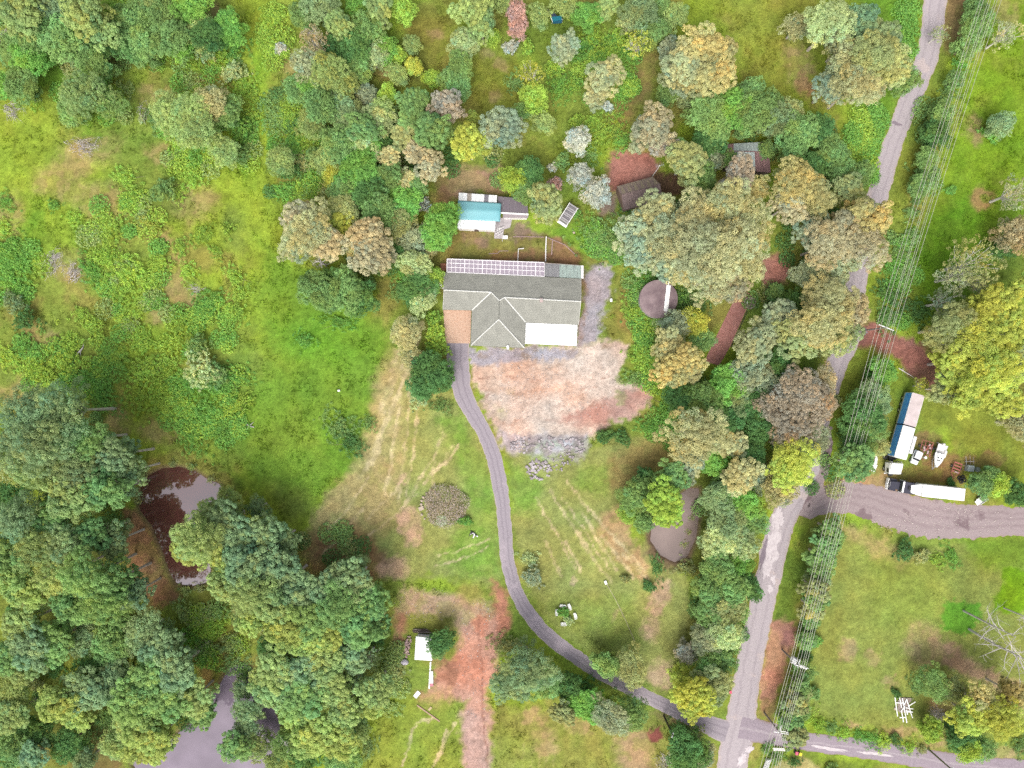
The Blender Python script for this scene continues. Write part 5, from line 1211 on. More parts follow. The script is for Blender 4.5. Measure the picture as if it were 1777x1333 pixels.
def window(parent, a, b_, t, w, h, z, frame, gl):
    """window on the wall running a->b (outside to the right of the direction)"""
    a, b_ = Vector((*a, 0)), Vector((*b_, 0))
    d = (b_ - a).normalized(); out_ = Vector((d.y, -d.x, 0))
    c = a.lerp(b_, t) + out_ * 0.02
    ang = math.atan2(d.y, d.x)
    f = MB()
    R = Matrix.Rotation(ang, 3, 'Z')
    for dx, dz, sx, sz in ((0, h / 2, w, .07), (0, -h / 2, w, .07), (-w / 2, 0, .07, h), (w / 2, 0, .07, h), (0, 0, .05, h)):
        f.box(c + R @ Vector((dx, 0, 0)) + Vector((0, 0, z + dz)), (sx, 0.09, sz), M=R)
    fo = f.build('window', frame, parent)
    p = MB(); p.box(c + Vector((0, 0, z)) - out_ * 0.0, (w - .08, 0.04, h - .08), M=R)
    p.build('pane', gl, fo)
brick = pmat('house_brick', (0.36, 0.25, 0.20), 0.9, var=0.3, scale=3)
m_tile = None
def tile_mat():
    m, nt, b, out = node_mat('concrete_roof_tiles')
    N = nt.nodes.new; L = nt.links.new
    uv = N('ShaderNodeUVMap'); uv.uv_map = 'UVMap'
    br = N('ShaderNodeTexBrick'); br.inputs['Scale'].default_value = 1.0
    br.inputs['Brick Width'].default_value = 0.33; br.inputs['Row Height'].default_value = 0.36; br.inputs['Mortar Size'].default_value = 0.02
    c = seen(178, 178, 168)
    br.inputs['Color1'].default_value = (*(c * 1.03), 1); br.inputs['Color2'].default_value = (*(c * 0.96), 1); br.inputs['Mortar'].default_value = (*(c * 0.8), 1)
    L(uv.outputs[0], br.inputs['Vector'])
    nz = N('ShaderNodeTexNoise'); nz.inputs['Scale'].default_value = 0.5; nz.inputs['Detail'].default_value = 6
    L(uv.outputs[0], nz.inputs['Vector'])
    mr = N('ShaderNodeMapRange'); mr.inputs['From Min'].default_value = .3; mr.inputs['From Max'].default_value = .7; mr.inputs['To Min'].default_value = 0.86; mr.inputs['To Max'].default_value = 1.08
    L(nz.outputs['Fac'], mr.inputs['Value'])
    v = N('ShaderNodeVectorMath'); v.operation = 'SCALE'; L(br.outputs['Color'], v.inputs[0]); L(mr.outputs[0], v.inputs['Scale']); L(v.outputs[0], b.inputs['Base Color'])
    b.inputs['Roughness'].default_value = 0.85; b.inputs['Specular IOR Level'].default_value = 0.2
    bp = N('ShaderNodeBump'); bp.inputs['Strength'].default_value = 0.5; bp.inputs['Distance'].default_value = 0.03; bp.invert = True
    L(br.outputs['Fac'], bp.inputs['Height']); L(bp.outputs[0], b.inputs['Normal'])
    return m
m_tile = tile_mat()
cap_m = pmat('pale_ridge_mortar', (.56, .56, .53), 0.8, var=0.15)
glass = glass_dark()

# --- the house
def hp(cx, cy, z): return P(750 + cx / 6.346, 430 + cy / 6.346, z)
ze = 2.6
TL, TR = hp(130, 275, ze), hp(1640, 345, ze)
RL, EL = hp(1612, 846, ze), hp(118, 680, ze)
VR, VL = hp(1027, 820, ze), hp(440, 688, ze)
E, Fc = hp(425, 1075, ze), hp(1015, 1102, ze)
A_, C_ = hp(650, 490, 4.15), hp(795, 547, 4.55)
B_, D_ = hp(740, 582, 4.75), hp(733, 790, 4.75)
Lr, Rr = hp(128, 465, 4.15), hp(1638, 592, 4.55)
hb = hp(870, 640, 0)
house = empty('house', hb, 'long low house with grey tiled roof at the centre', 'house')
for poly, nm in (([TL, TR, Rr, C_, B_, A_, Lr], None), ([Lr, A_, VL, EL], None), ([A_, B_, D_, E, VL], None), ([B_, C_, VR, Fc, D_], None), ([D_, Fc, E], None), ([C_, Rr, RL, VR], None)):
    roof_slope(poly, m_tile, house, course=0.36, t=0.1)
for a, b_ in ((Lr, A_), (A_, B_), (B_, C_), (C_, Rr), (D_, E), (D_, Fc), (B_, D_)):
    m = MB(); u = Vector((0, 0, 0.07))
    n = max(2, int((b_ - a).length / 0.4))
    for k in range(n):
        p0 = a.lerp(b_, k / n) + u; p1 = a.lerp(b_, (k + 0.96) / n) + u
        m.tube([p0, p1], [0.12 if (a, b_) != (B_, D_) else 0.08, 0.11 if (a, b_) != (B_, D_) else 0.07], 6)
    m.build('ridge_cap', cap_m if (a, b_) != (B_, D_) else m_tile, house)
for a, b_ in ((A_, VL), (C_, VR)):
    m = MB(); m.beam(a.lerp(b_, 0.02) + Vector((0, 0, .09)), b_ + Vector((0, 0, .09)), 0.2, 0.03)
    m.build('valley_flashing', cap_m, house)
gut = pmat('gutter_green_grey', seen(120, 122, 108), 0.5)
for a, b_ in ((TL, TR), (EL, VL), (VL, E), (E, Fc), (Fc, VR), (VR, RL)):
    m = MB(); m.beam(a + Vector((0, 0, -.02)), b_ + Vector((0, 0, -.02)), 0.14, 0.12); m.build('gutter', gut, house)
for a, b_ in ((TL, Lr), (Lr, EL), (TR, Rr), (Rr, RL)):
    m = MB(); m.beam(a + Vector((0, 0, -.06)), b_ + Vector((0, 0, -.06)), 0.05, 0.2); m.build('barge_board', white_w, house)
outl = inset([(p.x, p.y) for p in (TL, TR, RL, VR, Fc, E, VL, EL)], 0.55)
m = MB(); m.prism(outl, -0.15, 2.45); m.build('wall', brick, house)
for tri in ((TL, Lr, EL), (TR, Rr, RL)):
    d_ = Vector((0.5, 0, 0)) if tri[0] is TL else Vector((-0.5, 0, 0))
    m = MB(); q = [p + d_ + Vector((0, 0, -0.22)) for p in tri]
    m.add(q + [p + d_ * 0.3 for p in q], [(0, 1, 2), (5, 4, 3), (0, 3, 4, 1), (1, 4, 5, 2), (2, 5, 3, 0)]); m.build('gable_wall', brick, house)
no = len(outl)
ccw = sum(outl[i][0] * outl[(i + 1) % no][1] - outl[(i + 1) % no][0] * outl[i][1] for i in range(no)) > 0
for i, ts in ((0, (0.08, 0.25, 0.42, 0.6, 0.78, 0.92)), (1, (0.3, 0.7)), (2, (0.25, 0.7)), (4, (0.3, 0.7)), (6, (0.5,)), (7, (0.5,))):
    a, b_ = outl[i], outl[(i + 1) % no]
    if not ccw: a, b_ = b_, a
    for t in ts: window(house, a, b_, t, 1.7, 1.2, 1.5, white, glass)
a, b_ = Vector((*outl[2], 0)), Vector((*outl[3], 0))
m = MB(); c = a.lerp(b_, 0.47); dd = (b_ - a).normalized(); m.box(c + Vector((-dd.y, dd.x, 0)) * (-0.03 if ccw else 0.03) * -1 + Vector((0, 0, 1.03)), (0.9, 0.12, 2.05), math.atan2(dd.y, dd.x)); m.build('door', timber_d, house)
m = MB(); c = hp(1202, 578, 4.6); m.box(c + Vector((0, 0, 0.1)), (0.62, 0.8, 0.7), -0.045); ch = m.build('chimney', pmat('pink_chimney_render', seen(222, 200, 196), 0.9), house, bevel=0.02)
for dx in (-0.13, 0.15):
    m = MB(); m.lathe(c + Vector((dx, 0.1, 0.45)), [(0.12, 0), (0.12, 0.22), (0.09, 0.22), (0.09, 0.05)], 10); m.build('flue', cap_m, ch)
c = hp(828, 1095, 2.75)
dish = empty('satellite_dish', c - Vector((0, 0, 0.25)), 'white oval satellite dish fixed to the front gutter of the house', 'satellite dish')
prof = [(0.02 + 0.40 * t, 0.14 * t * t) for t in np.linspace(0, 1, 6)]
m = MB(); m.lathe((0, 0, 0), prof, 18); M_ = Matrix.Rotation(math.radians(28), 3, 'Y')
m2 = MB(); m2.add([c + M_ @ Vector((v[0] * 0.8, v[1] * 1.15, v[2])) + Vector((0, -0.1, 0.25)) for v in m.v], m.f[:-1]); m2.build('reflector', white, dish, smooth=True)
m = MB(); m.beam(c + Vector((0, 0, -0.25)), c + Vector((0, -0.08, 0.28)), 0.05, 0.05); m.build('mount', steel, dish)
m = MB(); m.beam(c + Vector((0, -0.1, 0.3)), c + Vector((0.3, -0.1, 0.75)), 0.04, 0.04); m.box(c + Vector((0.3, -0.1, 0.75)), (.1, .1, .1)); m.build('receiver_arm', steel, dish)
# white patio cover on the front
zc_ = 2.45
q = [hp(1030, 826, zc_ + .08), hp(1600, 850, zc_ + .08), hp(1590, 1082, zc_ - .1), hp(1022, 1057, zc_ - .1)]
pat = empty('patio_cover', hp(1310, 1075, 0), 'flat bright white patio cover in two panels on the house front', 'patio cover')
wsheet = sheet_mat('white_roof_sheet', (0.80, 0.80, 0.80), 0.2, 0.4, grime=(0.74, 0.74, 0.74))
roof_slope([q[0], q[0].lerp(q[1], 0.502), q[3].lerp(q[2], 0.502), q[3]], wsheet, pat, 'roof_panel', t=0.06)
roof_slope([q[0].lerp(q[1], 0.508), q[1], q[2], q[3].lerp(q[2], 0.508)], wsheet, pat, 'roof_panel', t=0.06)
for t in (0.02, 0.5, 0.98):
    p = q[3].lerp(q[2], t) + Vector((0, 0.15, 0)); m = MB(); m.box((p.x, p.y, 1.08), (.09, .09, 2.36)); m.build('post', white, pat)
m = MB(); m.beam(q[3] + Vector((0, .12, -.12)), q[2] + Vector((0, .12, -.12)), .08, .12); m.build('beam', white, pat)
# glazed lean-to along the back
zl0, zl1 = 2.5, 2.2
lean = empty('glazed_verandah', hp(700, 200, 0), 'long clear-sheeted verandah roof with white battens behind the house', 'verandah')
b0, b1, t0, t1 = hp(162, 268, zl0), hp(1236, 316, zl0), hp(165, 124, zl1), hp(1236, 164, zl1)
clear, ntc, bc, oc = node_mat('clear_sheet')
tp = ntc.nodes.new('ShaderNodeBsdfTransparent'); tp.inputs[0].default_value = (0.9, 0.9, 0.92, 1)
mxs = ntc.nodes.new('ShaderNodeMixShader'); mxs.inputs[0].default_value = 0.3
bc.inputs['Base Color'].default_value = (*seen(212, 198, 212), 1); bc.inputs['Roughness'].default_value = 0.25
ntc.links.new(bc.outputs[0], mxs.inputs[1]); ntc.links.new(tp.outputs[0], mxs.inputs[2]); ntc.links.new(mxs.outputs[0], oc.inputs['Surface'])
batten = pmat('batten_white_pink', (.70, .67, .69), 0.6, var=0.08)
NS = 22
for k in range(NS):
    a0, a1 = b0.lerp(b1, (k + .04) / NS), b0.lerp(b1, (k + .96) / NS); c0, c1 = t0.lerp(t1, (k + .04) / NS), t0.lerp(t1, (k + .96) / NS)
    m = MB(); m.slab([a0, a1, c1, c0], 0.02); m.build('clear_sheet', clear, lean)
for k in range(NS + 1):
    m = MB(); m.beam(b0.lerp(b1, k / NS) + Vector((0, 0, .03)), t0.lerp(t1, k / NS) + Vector((0, 0, .03)), .09 if k % 4 else .16, .05); m.build('rafter', batten, lean)
for f in (0.0, 0.3, 0.62, 1.0):
    m = MB(); m.beam(t0.lerp(b0, f) + Vector((0, 0, .06)), t1.lerp(b1, f) + Vector((0, 0, .06)), .15 if f in (0, 1) else .12, .05); m.build('batten', batten, lean)
for f in np.linspace(0.01, 0.99, 7):
    p = t0.lerp(t1, f); m = MB(); m.box((p.x, p.y, 1.0), (.09, .09, 2.3)); m.build('post', white_w, lean)
m = MB(); m.prism([(p.x, p.y) for p in (b0, b1, t1, t0)], -0.05, 0.06); m.build('slab', conc, lean)
gsheet = sheet_mat('mossy_green_sheet', seen(188, 206, 198), 0.13, 0.5, grime=seen(132, 134, 132), gamt=0.12)
lean2 = empty('tin_verandah', hp(1440, 250, 0), 'streaky pale green corrugated verandah roof at the right rear of house', 'verandah')
g0, g1, h0, h1 = hp(1242, 316, zl0), hp(1640, 340, zl0), hp(1242, 168, zl1), hp(1640, 196, zl1)
for k in range(5):
    roof_slope([g0.lerp(g1, (k + .01) / 5), g0.lerp(g1, (k + .99) / 5), h0.lerp(h1, (k + .99) / 5), h0.lerp(h1, (k + .01) / 5)], gsheet if k > 1 else sheet_mat('grey_mossy_sheet', seen(168, 168, 170), 0.13, 0.5, grime=seen(140, 138, 142), gamt=.2), lean2, 'roof_sheet', t=0.02)
for f in (0.03, 0.5, 0.97):
    p = h0.lerp(h1, f); m = MB(); m.box((p.x, p.y, 1.02), (.09, .09, 2.3)); m.build('post', timber, lean2)
m = MB(); m.beam(h1 + Vector((.25, 0, .05)), g1 + Vector((.25, 0, .05)), .5, .04); m.build('end_flashing', white_w, lean2)
m = MB(); m.beam(h0, h1, .08, .1); m.build('beam', timber, lean2)
# terracotta deck box and steps at the left end
dk = empty('timber_deck', hp(128, 212, 0), 'small terracotta coloured deck at the left end of the verandah', 'deck')
dkm = pmat('terracotta_boards', seen(206, 140, 112), 0.8, var=0.25)
for k in range(5):
    p0, p1 = hp(98 + k * 13.5, 172, .35), hp(98 + k * 13.5, 250, .35); m = MB(); m.beam(p0, p1, .23, .04); m.build('board', dkm, dk)
for cx, cy in ((98, 172), (152, 172), (98, 250), (152, 250)):
    m = MB(); p = hp(cx, cy, .3); m.box((p.x, p.y, .12), (.09, .09, .42)); m.build('post', timber_d, dk)
stp = empty('steps', hp(108, 425, 0), 'white side steps at the left wall of the house', 'steps')
for k in range(3):
    p = hp(88 + 14 * k, 402 + 14 * k, .2 + .18 * k); m = MB(); m.box((p.x, p.y, .2 + .18 * k), (.35, .9, .05), .2); m.build('tread', white, stp)
for s_ in (-.42, .42):
    p0, p1 = hp(80, 402, .1), hp(130, 430, .7); m = MB(); m.beam(p0 + Vector((0, s_, 0)), p1 + Vector((0, s_, 0)), .05, .2); m.build('stringer', white_w, stp)

# sandy courtyard paving
cy_ = MB(); cq = PZ([(769, 538), (818, 538), (816, 596), (773.5, 595.5)], 0.05)
cy_.prism([(p.x, p.y) for p in cq], -0.1, 0.045)
co = cy_.build('courtyard_paving', pmat('sandy_courtyard', seen(238, 206, 182), 0.95, var=0.2, scale=2.5, bump=0.4, col2=seen(222, 178, 150)))
tag(co, 'sandy terracotta courtyard paving in the house corner', kind='structure')
# red brick path with a timber edge
bp_ = MB(); bq = PZ([(1284, 500), (1306, 512), (1268, 600), (1248, 634), (1222, 628), (1240, 590), (1262, 545)], 0)
bp_.prism([(p.x, p.y) for p in bq], -0.12, 0.035)
bo = bp_.build('brick_dust_path', pmat('brick_dust', seen(212, 156, 146), 0.95, var=0.2, scale=1.2, bump=0.3, col2=seen(192, 132, 122)))
tag(bo, 'straight red brick dust path among the trees', kind='structure')
ed = empty('path_edging', P(1290, 560, 0), 'dark timber edging along the right side of red path', 'edging')
pts = [(1308, 512), (1298, 536), (1288, 560), (1278, 582), (1269, 602)]
for a, b_ in zip(pts[:-1], pts[1:]):
    m = MB(); m.beam(P(*a, 0.1), P(*b_, 0.1), .1, .28); m.build('sleeper', timber_d, ed)

# --- generic gable shed
def gable_shed(name, label, corners_lo, corners_hi, ridge, zlo, zr, wallm, roofm, parts_hi=None, cat='shed'):
    """corners in px: eave lines (lo: 2 pts, hi: 2 pts) and the ridge line"""
    e0, e1 = P(*corners_hi[0], zlo), P(*corners_hi[1], zlo)
    r0, r1 = P(*ridge[0], zr), P(*ridge[1], zr)
    l0, l1 = P(*corners_lo[0], zlo), P(*corners_lo[1], zlo)
    c = (e0 + e1 + l0 + l1) / 4; c.z = 0
    th = empty(name, c, label, cat)
    def strip(a0, a1, b0, b1, mats):
        n = len(mats)
        for k, mm in enumerate(mats):
            roof_slope([a0.lerp(a1, k / n + .002), a0.lerp(a1, (k + 1) / n - .002), b0.lerp(b1, (k + 1) / n - .002), b0.lerp(b1, k / n + .002)], mm, th, 'roof_sheet', t=0.03)
    strip(e0, e1, r0, r1, parts_hi or [roofm] * 6)
    strip(l0, l1, r0, r1, [roofm] * 6 if not isinstance(roofm, list) else roofm)
    ol = inset([(p.x, p.y) for p in (e0, e1, l1, l0)], 0.15)
    m = MB(); m.prism(ol, -0.1, zlo - 0.06); m.build('wall', wallm, th)
    for a, r_, b_ in ((e0, r0, l0), (e1, r1, l1)):
        ctr = Vector((c.x, c.y, a.z)); q = [p.lerp(ctr + Vector((0, 0, p.z - a.z)), 0.03) - Vector((0, 0, 0.07)) for p in (a, r_, b_)]
        q2 = [p.lerp(ctr + Vector((0, 0, p.z - a.z)), 0.05) for p in q]
        m = MB(); m.add(q + q2, [(0, 1, 2), (5, 4, 3), (0, 3, 4, 1), (1, 4, 5, 2), (2, 5, 3, 0)]); m.build('gable_wall', wallm, th)
    m = MB(); m.tube([r0 + Vector((0, 0, .03)), r1 + Vector((0, 0, .03))], .09, 6); m.build('ridge_cap', roofm if not isinstance(roofm, list) else roofm[0], th)
    # door on the lower side
    a, b_ = Vector((*ol[2], 0)), Vector((*ol[3], 0)); d_ = (b_ - a).normalized()
    if (a.lerp(b_, .5) - c).dot(Vector((d_.y, -d_.x, 0))) < 0: d_ = -d_
    m = MB(); m.box(a.lerp(b_, .5) + Vector((d_.y, -d_.x, 0)) * .02 + Vector((0, 0, .95)), (.9, .06, 1.9), math.atan2(d_.y, d_.x)); m.build('door', timber_d, th)
    return th, (e0, e1, r0, r1, l0, l1)
def bpix(cx, cy): return (750 + cx / 6.346, 310 + cy / 6.346)
beige = sheet_mat('beige_skylight', seen(204, 192, 182), .2, .5); greys = sheet_mat('grey_skylight', seen(160, 156, 166), .2, .5)
wsheet2 = sheet_mat('white_shed_sheet', (0.76, 0.77, 0.78), 0.2, 0.45, grime=(0.70, 0.71, 0.72))
bs, bsr = gable_shed('white_roofed_shed', 'white roofed shed behind the house, partly under a blue tarpaulin', [bpix(276, 548), bpix(692, 570)], [bpix(293, 155), bpix(716, 185)], [bpix(284, 344), bpix(705, 362)], 2.5, 3.3, white_w, wsheet2,
   [wsheet2, wsheet2, beige, wsheet2, wsheet2, wsheet2, greys, wsheet2, wsheet2])
# tarpaulin draped over ridge
tarp, ntt, bt, ot = node_mat('teal_tarp')
nz = ntt.nodes.new('ShaderNodeTexNoise'); nz.inputs['Scale'].default_value = 0.6; nz.inputs['Detail'].default_value = 5
rr = ntt.nodes.new('ShaderNodeValToRGB'); rr.color_ramp.elements[0].color = (*seen(124, 198, 210), 1); rr.color_ramp.elements[1].color = (*seen(160, 222, 230), 1); rr.color_ramp.elements[0].position = .3; rr.color_ramp.elements[1].position = .7
ntt.links.new(nz.outputs['Fac'], rr.inputs[0]); ntt.links.new(rr.outputs[0], bt.inputs['Base Color']); bt.inputs['Roughness'].default_value = .5
tpt = ntt.nodes.new('ShaderNodeBsdfTransparent'); tpt.inputs[0].default_value = (.55, .9, .95, 1); mt = ntt.nodes.new('ShaderNodeMixShader'); mt.inputs[0].default_value = .06
ntt.links.new(bt.outputs[0], mt.inputs[1]); ntt.links.new(tpt.outputs[0], mt.inputs[2]); ntt.links.new(mt.outputs[0], ot.inputs['Surface'])
e0, e1, r0, r1, l0, l1 = bsr
m = MB(); NX, NY = 24, 12; tv = []
for j in range(NY + 1):
    f = -0.53 + 1.06 * j / NY
    for i in range(NX + 1):
        u = i / NX * 1.13 - 0.012
        top = r0.lerp(r1, u)
        p = top.lerp(e0.lerp(e1, u), -f) if f < 0 else top.lerp(l0.lerp(l1, u), f)
        sag = 0 if u < 1 else -(u - 1) * 4.0
        tv.append(p + Vector((0, 0, 0.12 + 0.02 * math.sin(i * 1.7 + j * 2.3) + sag * 0.3)))
m.add(tv, [(j * (NX + 1) + i, j * (NX + 1) + i + 1, (j + 1) * (NX + 1) + i + 1, (j + 1) * (NX + 1) + i) for j in range(NY) for i in range(NX)])
to = m.build('tarpaulin', tarp, org=tuple(P(*bpix(520, 360), 2.5)), smooth=True)
md = to.modifiers.new('thick', 'SOLIDIFY'); md.thickness = 0.012
tag(to, 'teal blue tarpaulin stretched over the ridge of the white shed', 'tarpaulin')
# grey annex with white ridge flashing
fib_ = sheet_mat('grey_fibro', seen(146, 136, 146), 0.6, 0.8, grime=seen(128, 118, 126), gamt=.3, depth=.01); fib2 = sheet_mat('pale_fibro', seen(182, 170, 174), 0.6, 0.8)
an = empty('grey_annex', P(*bpix(880, 320), 0), 'low grey fibro annex joined to the right of white shed', 'annex')
aU0, aU1, aR0, aR1, aL0, aL1 = [P(*bpix(*q_), z_) for q_, z_ in (((722, 196), 2.1), ((1046, 222), 2.1), ((712, 376), 2.5), ((1060, 396), 2.5), ((780, 432), 2.3), ((1055, 436), 2.3))]
for k in range(5):
    roof_slope([aU0.lerp(aU1, k / 5 + .004), aU0.lerp(aU1, (k + 1) / 5 - .004), aR0.lerp(aR1, (k + 1) / 5 - .004), aR0.lerp(aR1, k / 5 + .004)], fib_, an, 'roof_sheet', t=.02)
aM = aR0.lerp(aR1, .2)
roof_slope([aM, aR1, aL1, aL0], fib2, an, 'roof_sheet', t=.02)
m = MB(); m.beam(aR0 + Vector((0, 0, .06)), aR1 + Vector((0, 0, .06)), .3, .06); m.build('ridge_flashing', white, an)
m = MB(); m.prism(inset([(p.x, p.y) for p in (aU0, aU1, aL1, aL0)], .2), -.1, 2.0); m.build('wall', white_w, an)
# concrete path
pth = MB(); cq = PZ([bpix(697, 430), bpix(880, 440), bpix(860, 540), bpix(790, 560), bpix(778, 662), bpix(682, 660)], 0)
pth.prism([(p.x, p.y) for p in cq], -.1, .05); tag(pth.build('concrete_path', conc), 'grey concrete path beside the white shed', kind='structure')
# white lattice frames leaning by the shed
lt = empty('lattice_frame', P(*bpix(735, 590), 0), 'tangled white lattice frame lying on the concrete path', 'frame')
for a, b_ in (((690, 590), (790, 530)), ((695, 610), (785, 560)), ((712, 520), (730, 620)), ((735, 510), (752, 610)), ((705, 560), (770, 540)), ((770, 600), (772, 692)), ((708, 455), (712, 540)), ((700, 640), (780, 590))):
    m = MB(); m.beam(P(*bpix(*a), .25), P(*bpix(*b_), .45), .08, .05); m.build('slat', white_w, lt)
for cx, cy in ((705, 600), (770, 560)):
    m = MB(); p = P(*bpix(cx, cy), .2); m.box((p.x, p.y, .22), (.07, .07, .42)); m.build('leg', white_w, lt)
bx = empty('white_chest', P(*bpix(805, 648), 0), 'small white chest at the end of the concrete path', 'chest')
p = P(*bpix(805, 648), .3); m = MB(); m.box((p.x, p.y, .3), (.95, .62, .55)); m.build('body', white, bx, bevel=.03)
m = MB(); m.box((p.x, p.y, .61), (1.0, .67, .07)); m.build('lid', white, bx, bevel=.02)
# --- slatted aviary hutch
hu = empty('aviary', P(985, 374, 0), 'small slatted grey hutch set at an angle right of annex', 'hutch')
ha = math.radians(57)
hm = pmat('grey_hutch_boards', seen(196, 192, 196), .8, var=.2)
o_ = P(986, 372, 1.6); R2 = Matrix.Rotation(ha, 3, 'Z')
for k in range(11):
    m = MB(); c = o_ + R2 @ Vector((-2.0 + k * 0.4, 0, 0)); m.box(c, (.30, 2.1, .04), M=R2); m.build('roof_slat', hm if k % 3 else pmat('dark_hutch_slat', seen(150, 146, 152), .8), hu)
for s_ in (-1, 1):
    m = MB(); m.box(o_ + R2 @ Vector((0, s_ * 1.02, .05)), (4.4, .12, .08), M=R2); m.build('roof_edge', white, hu)
m = MB(); m.box(o_ + R2 @ Vector((-2.35, 0, .02)), (.5, 2.3, .06), M=R2); m.build('porch_roof', white, hu)
for sx in (-2.0, 2.0):
    for sy in (-.95, .95):
        m = MB(); m.box(o_ + R2 @ Vector((sx, sy, -.85)) , (.1, .1, 1.68), M=R2); m.build('post', white_w, hu)
m = MB(); m.box(o_ + R2 @ Vector((0.3, 0, -1.0)), (3.2, 1.8, .9), M=R2); m.build('cage_body', timber, hu)
# --- old brown shed and mast
def qpix(cx, cy): return (1040 + cx / 5.553, 240 + cy / 5.553)
br_sheet = sheet_mat('brown_rusty_sheet', seen(164, 144, 140), .15, .7, grime=seen(128, 108, 106), gamt=.3)
br_sheet2 = sheet_mat('dark_brown_sheet', seen(150, 132, 126), .15, .7, grime=seen(176, 166, 128), gamt=.18)
gable_shed('brown_shed', 'old brown ribbed iron shed beside the red earth', [qpix(235, 695), qpix(612, 592)], [qpix(165, 465), qpix(515, 370)], [qpix(213, 545), qpix(588, 442)], 2.6, 3.5, pmat('brown_boards', (.16, .11, .09), .9, var=.3), br_sheet, [br_sheet2] * 6)
ms_ = empty('antenna_mast', P(1131, 308, 0), 'thin white antenna mast behind the old brown shed', 'mast')
a_, b_ = P(1131, 308, 0), P(1131, 308, 0); b_.z = 8.0
m = MB(); m.tube([a_ - Vector((0, 0, .2)), b_], [.07, .05], 8); m.build('pole', white, ms_)
m = MB(); m.beam(b_ + Vector((-.8, -.2, -.1)), b_ + Vector((.8, .2, -.1)), .05, .05); m.build('boom', steel, ms_)
for t in (-.7, -.35, 0.05, .4, .75):
    m = MB(); c = b_ + Vector((t, t * .25, -.06)); m.beam(c + Vector((.1, -.4, 0)), c + Vector((-.1, .4, 0)), .03, .03); m.build('element', steel, ms_)
# --- rusty roof in the trees
ru0 = sheet_mat('pale_green_tin', seen(204, 216, 212), .15, .5, grime=seen(176, 188, 184), gamt=.25); ru1 = sheet_mat('rust_red_tin', seen(172, 136, 134), .15, .7, grime=seen(136, 104, 104), gamt=.3)
gable_shed('rusty_roofed_shed', 'half hidden shed with pale and rust red roof sheets', [(1258, 292), (1338, 300)], [(1262, 250), (1330, 246)], [(1260, 262), (1334, 264)], 2.6, 3.2, timber_d, [ru1, ru0, ru0, ru0, ru1, ru1], [ru1, ru0, ru0, ru0, ru0, ru1])
# --- concrete water tank
tk = empty('water_tank', P(1142, 518, 0), 'round brown concrete water tank below the huge olive tree', 'water tank')
tb = P(1143, 519, 2.4); R_t = 3.85
tkm = pmat('stained_tank_roof', seen(172, 152, 154), .9, var=.3, scale=.5, col2=seen(130, 110, 116), bump=.2)
m = MB(); m.lathe((tb.x, tb.y, 0), [(R_t - .05, -.1), (R_t, .0), (R_t, 2.25), (R_t - .12, 2.25)], 48); m.build('wall', conc, tk, smooth=False)
m = MB(); m.lathe((tb.x, tb.y, 2.26), [(R_t + .06, 0), (R_t + .06, .1), (R_t - .25, .16), (1.5, .32), (.1, .38)], 48); m.build('lid', tkm, tk)
m = MB(); m.lathe((tb.x, tb.y, 2.25), [(R_t + .10, -.06), (R_t + .10, .02), (R_t + .07, .02), (R_t + .07, -.06)], 48); m.build('rim', pmat('lichen_rim', seen(176, 160, 140), .9, var=.3, scale=4), tk)
ws = empty('corrugated_sheet', P(1153, 520, 2.5), 'white corrugated sheet lying across the round tank lid', 'metal sheet')
s0, s1 = P(1160.5, 495, 2.75), P(1155.5, 540, 2.75); d_ = (s1 - s0).normalized(); n_ = Vector((-d_.y, d_.x, 0))
for k in range(4):
    m = MB(); w_ = (.20 if k else .2); c0, c1 = s0 + n_ * (k * .22 - .35), s1 + n_ * (k * .22 - .35); m.beam(c0, c1, .19, .05 + .02 * (k % 2)); m.build('rib', white, ws)
pk = MB(); pk.beam(P(1161, 484, 2.85), P(1155, 551, 2.85), .16, .06); tag(pk.build('plank', white, org=tuple(P(1158, 518, 2.8))), 'thin white plank laid lengthwise over the tank sheet', 'plank')
# --- mossy round cover
cv = empty('round_cover', P(1301.5, 525.5, 0), 'round mossy concrete slab beside the red path', 'cover')
p = P(1301.5, 525.5, .4); m = MB(); m.lathe((p.x, p.y, 0), [(1.18, -.1), (1.2, .0), (1.2, .42), (1.1, .46), (.1, .47)], 30); m.build('slab', pmat('mossy_concrete', seen(192, 172, 170), .9, var=.3, scale=1.2, col2=seen(104, 104, 66)), cv)
m = MB(); m.lathe((p.x, p.y, .42), [(1.26, -.04), (1.26, .04), (1.12, .06), (1.12, .0)], 30); m.build('rim', pmat('rim_pale', seen(214, 194, 188), .9), cv)
m = MB(); m.lathe((p.x - .62, p.y + .1, .46), [(.26, 0), (.28, .06), (.2, .12), (.05, .14)], 14); m.build('hatch', white, cv)
# --- white farm shed and clutter lower left
def wpix(cx, cy): return (670 + cx / 6.6625, 1060 + cy / 6.6625)
sh = empty('white_farm_shed', P(*wpix(440, 430), 0), 'small white skillion shed beside the red dirt yard', 'shed')
q = [P(*wpix(342, 312), 2.5), P(*wpix(500, 330), 2.5), P(*wpix(540, 470), 2.2), P(*wpix(530, 580), 2.2), P(*wpix(328, 565), 2.2)]
q = [P(*wpix(344, 300), 2.5), P(*wpix(532, 322), 2.5), P(*wpix(532, 580), 2.2), P(*wpix(328, 566), 2.2)]
for k in range(4):
    roof_slope([q[0].lerp(q[1], k / 4 + .003), q[0].lerp(q[1], (k + 1) / 4 - .003), q[3].lerp(q[2], (k + 1) / 4 - .003), q[3].lerp(q[2], k / 4 + .003)], wsheet2, sh, 'roof_sheet', t=.03)
m = MB(); m.prism(inset([(p.x, p.y) for p in q], .15), -.1, 2.12); m.build('wall', white_w, sh)
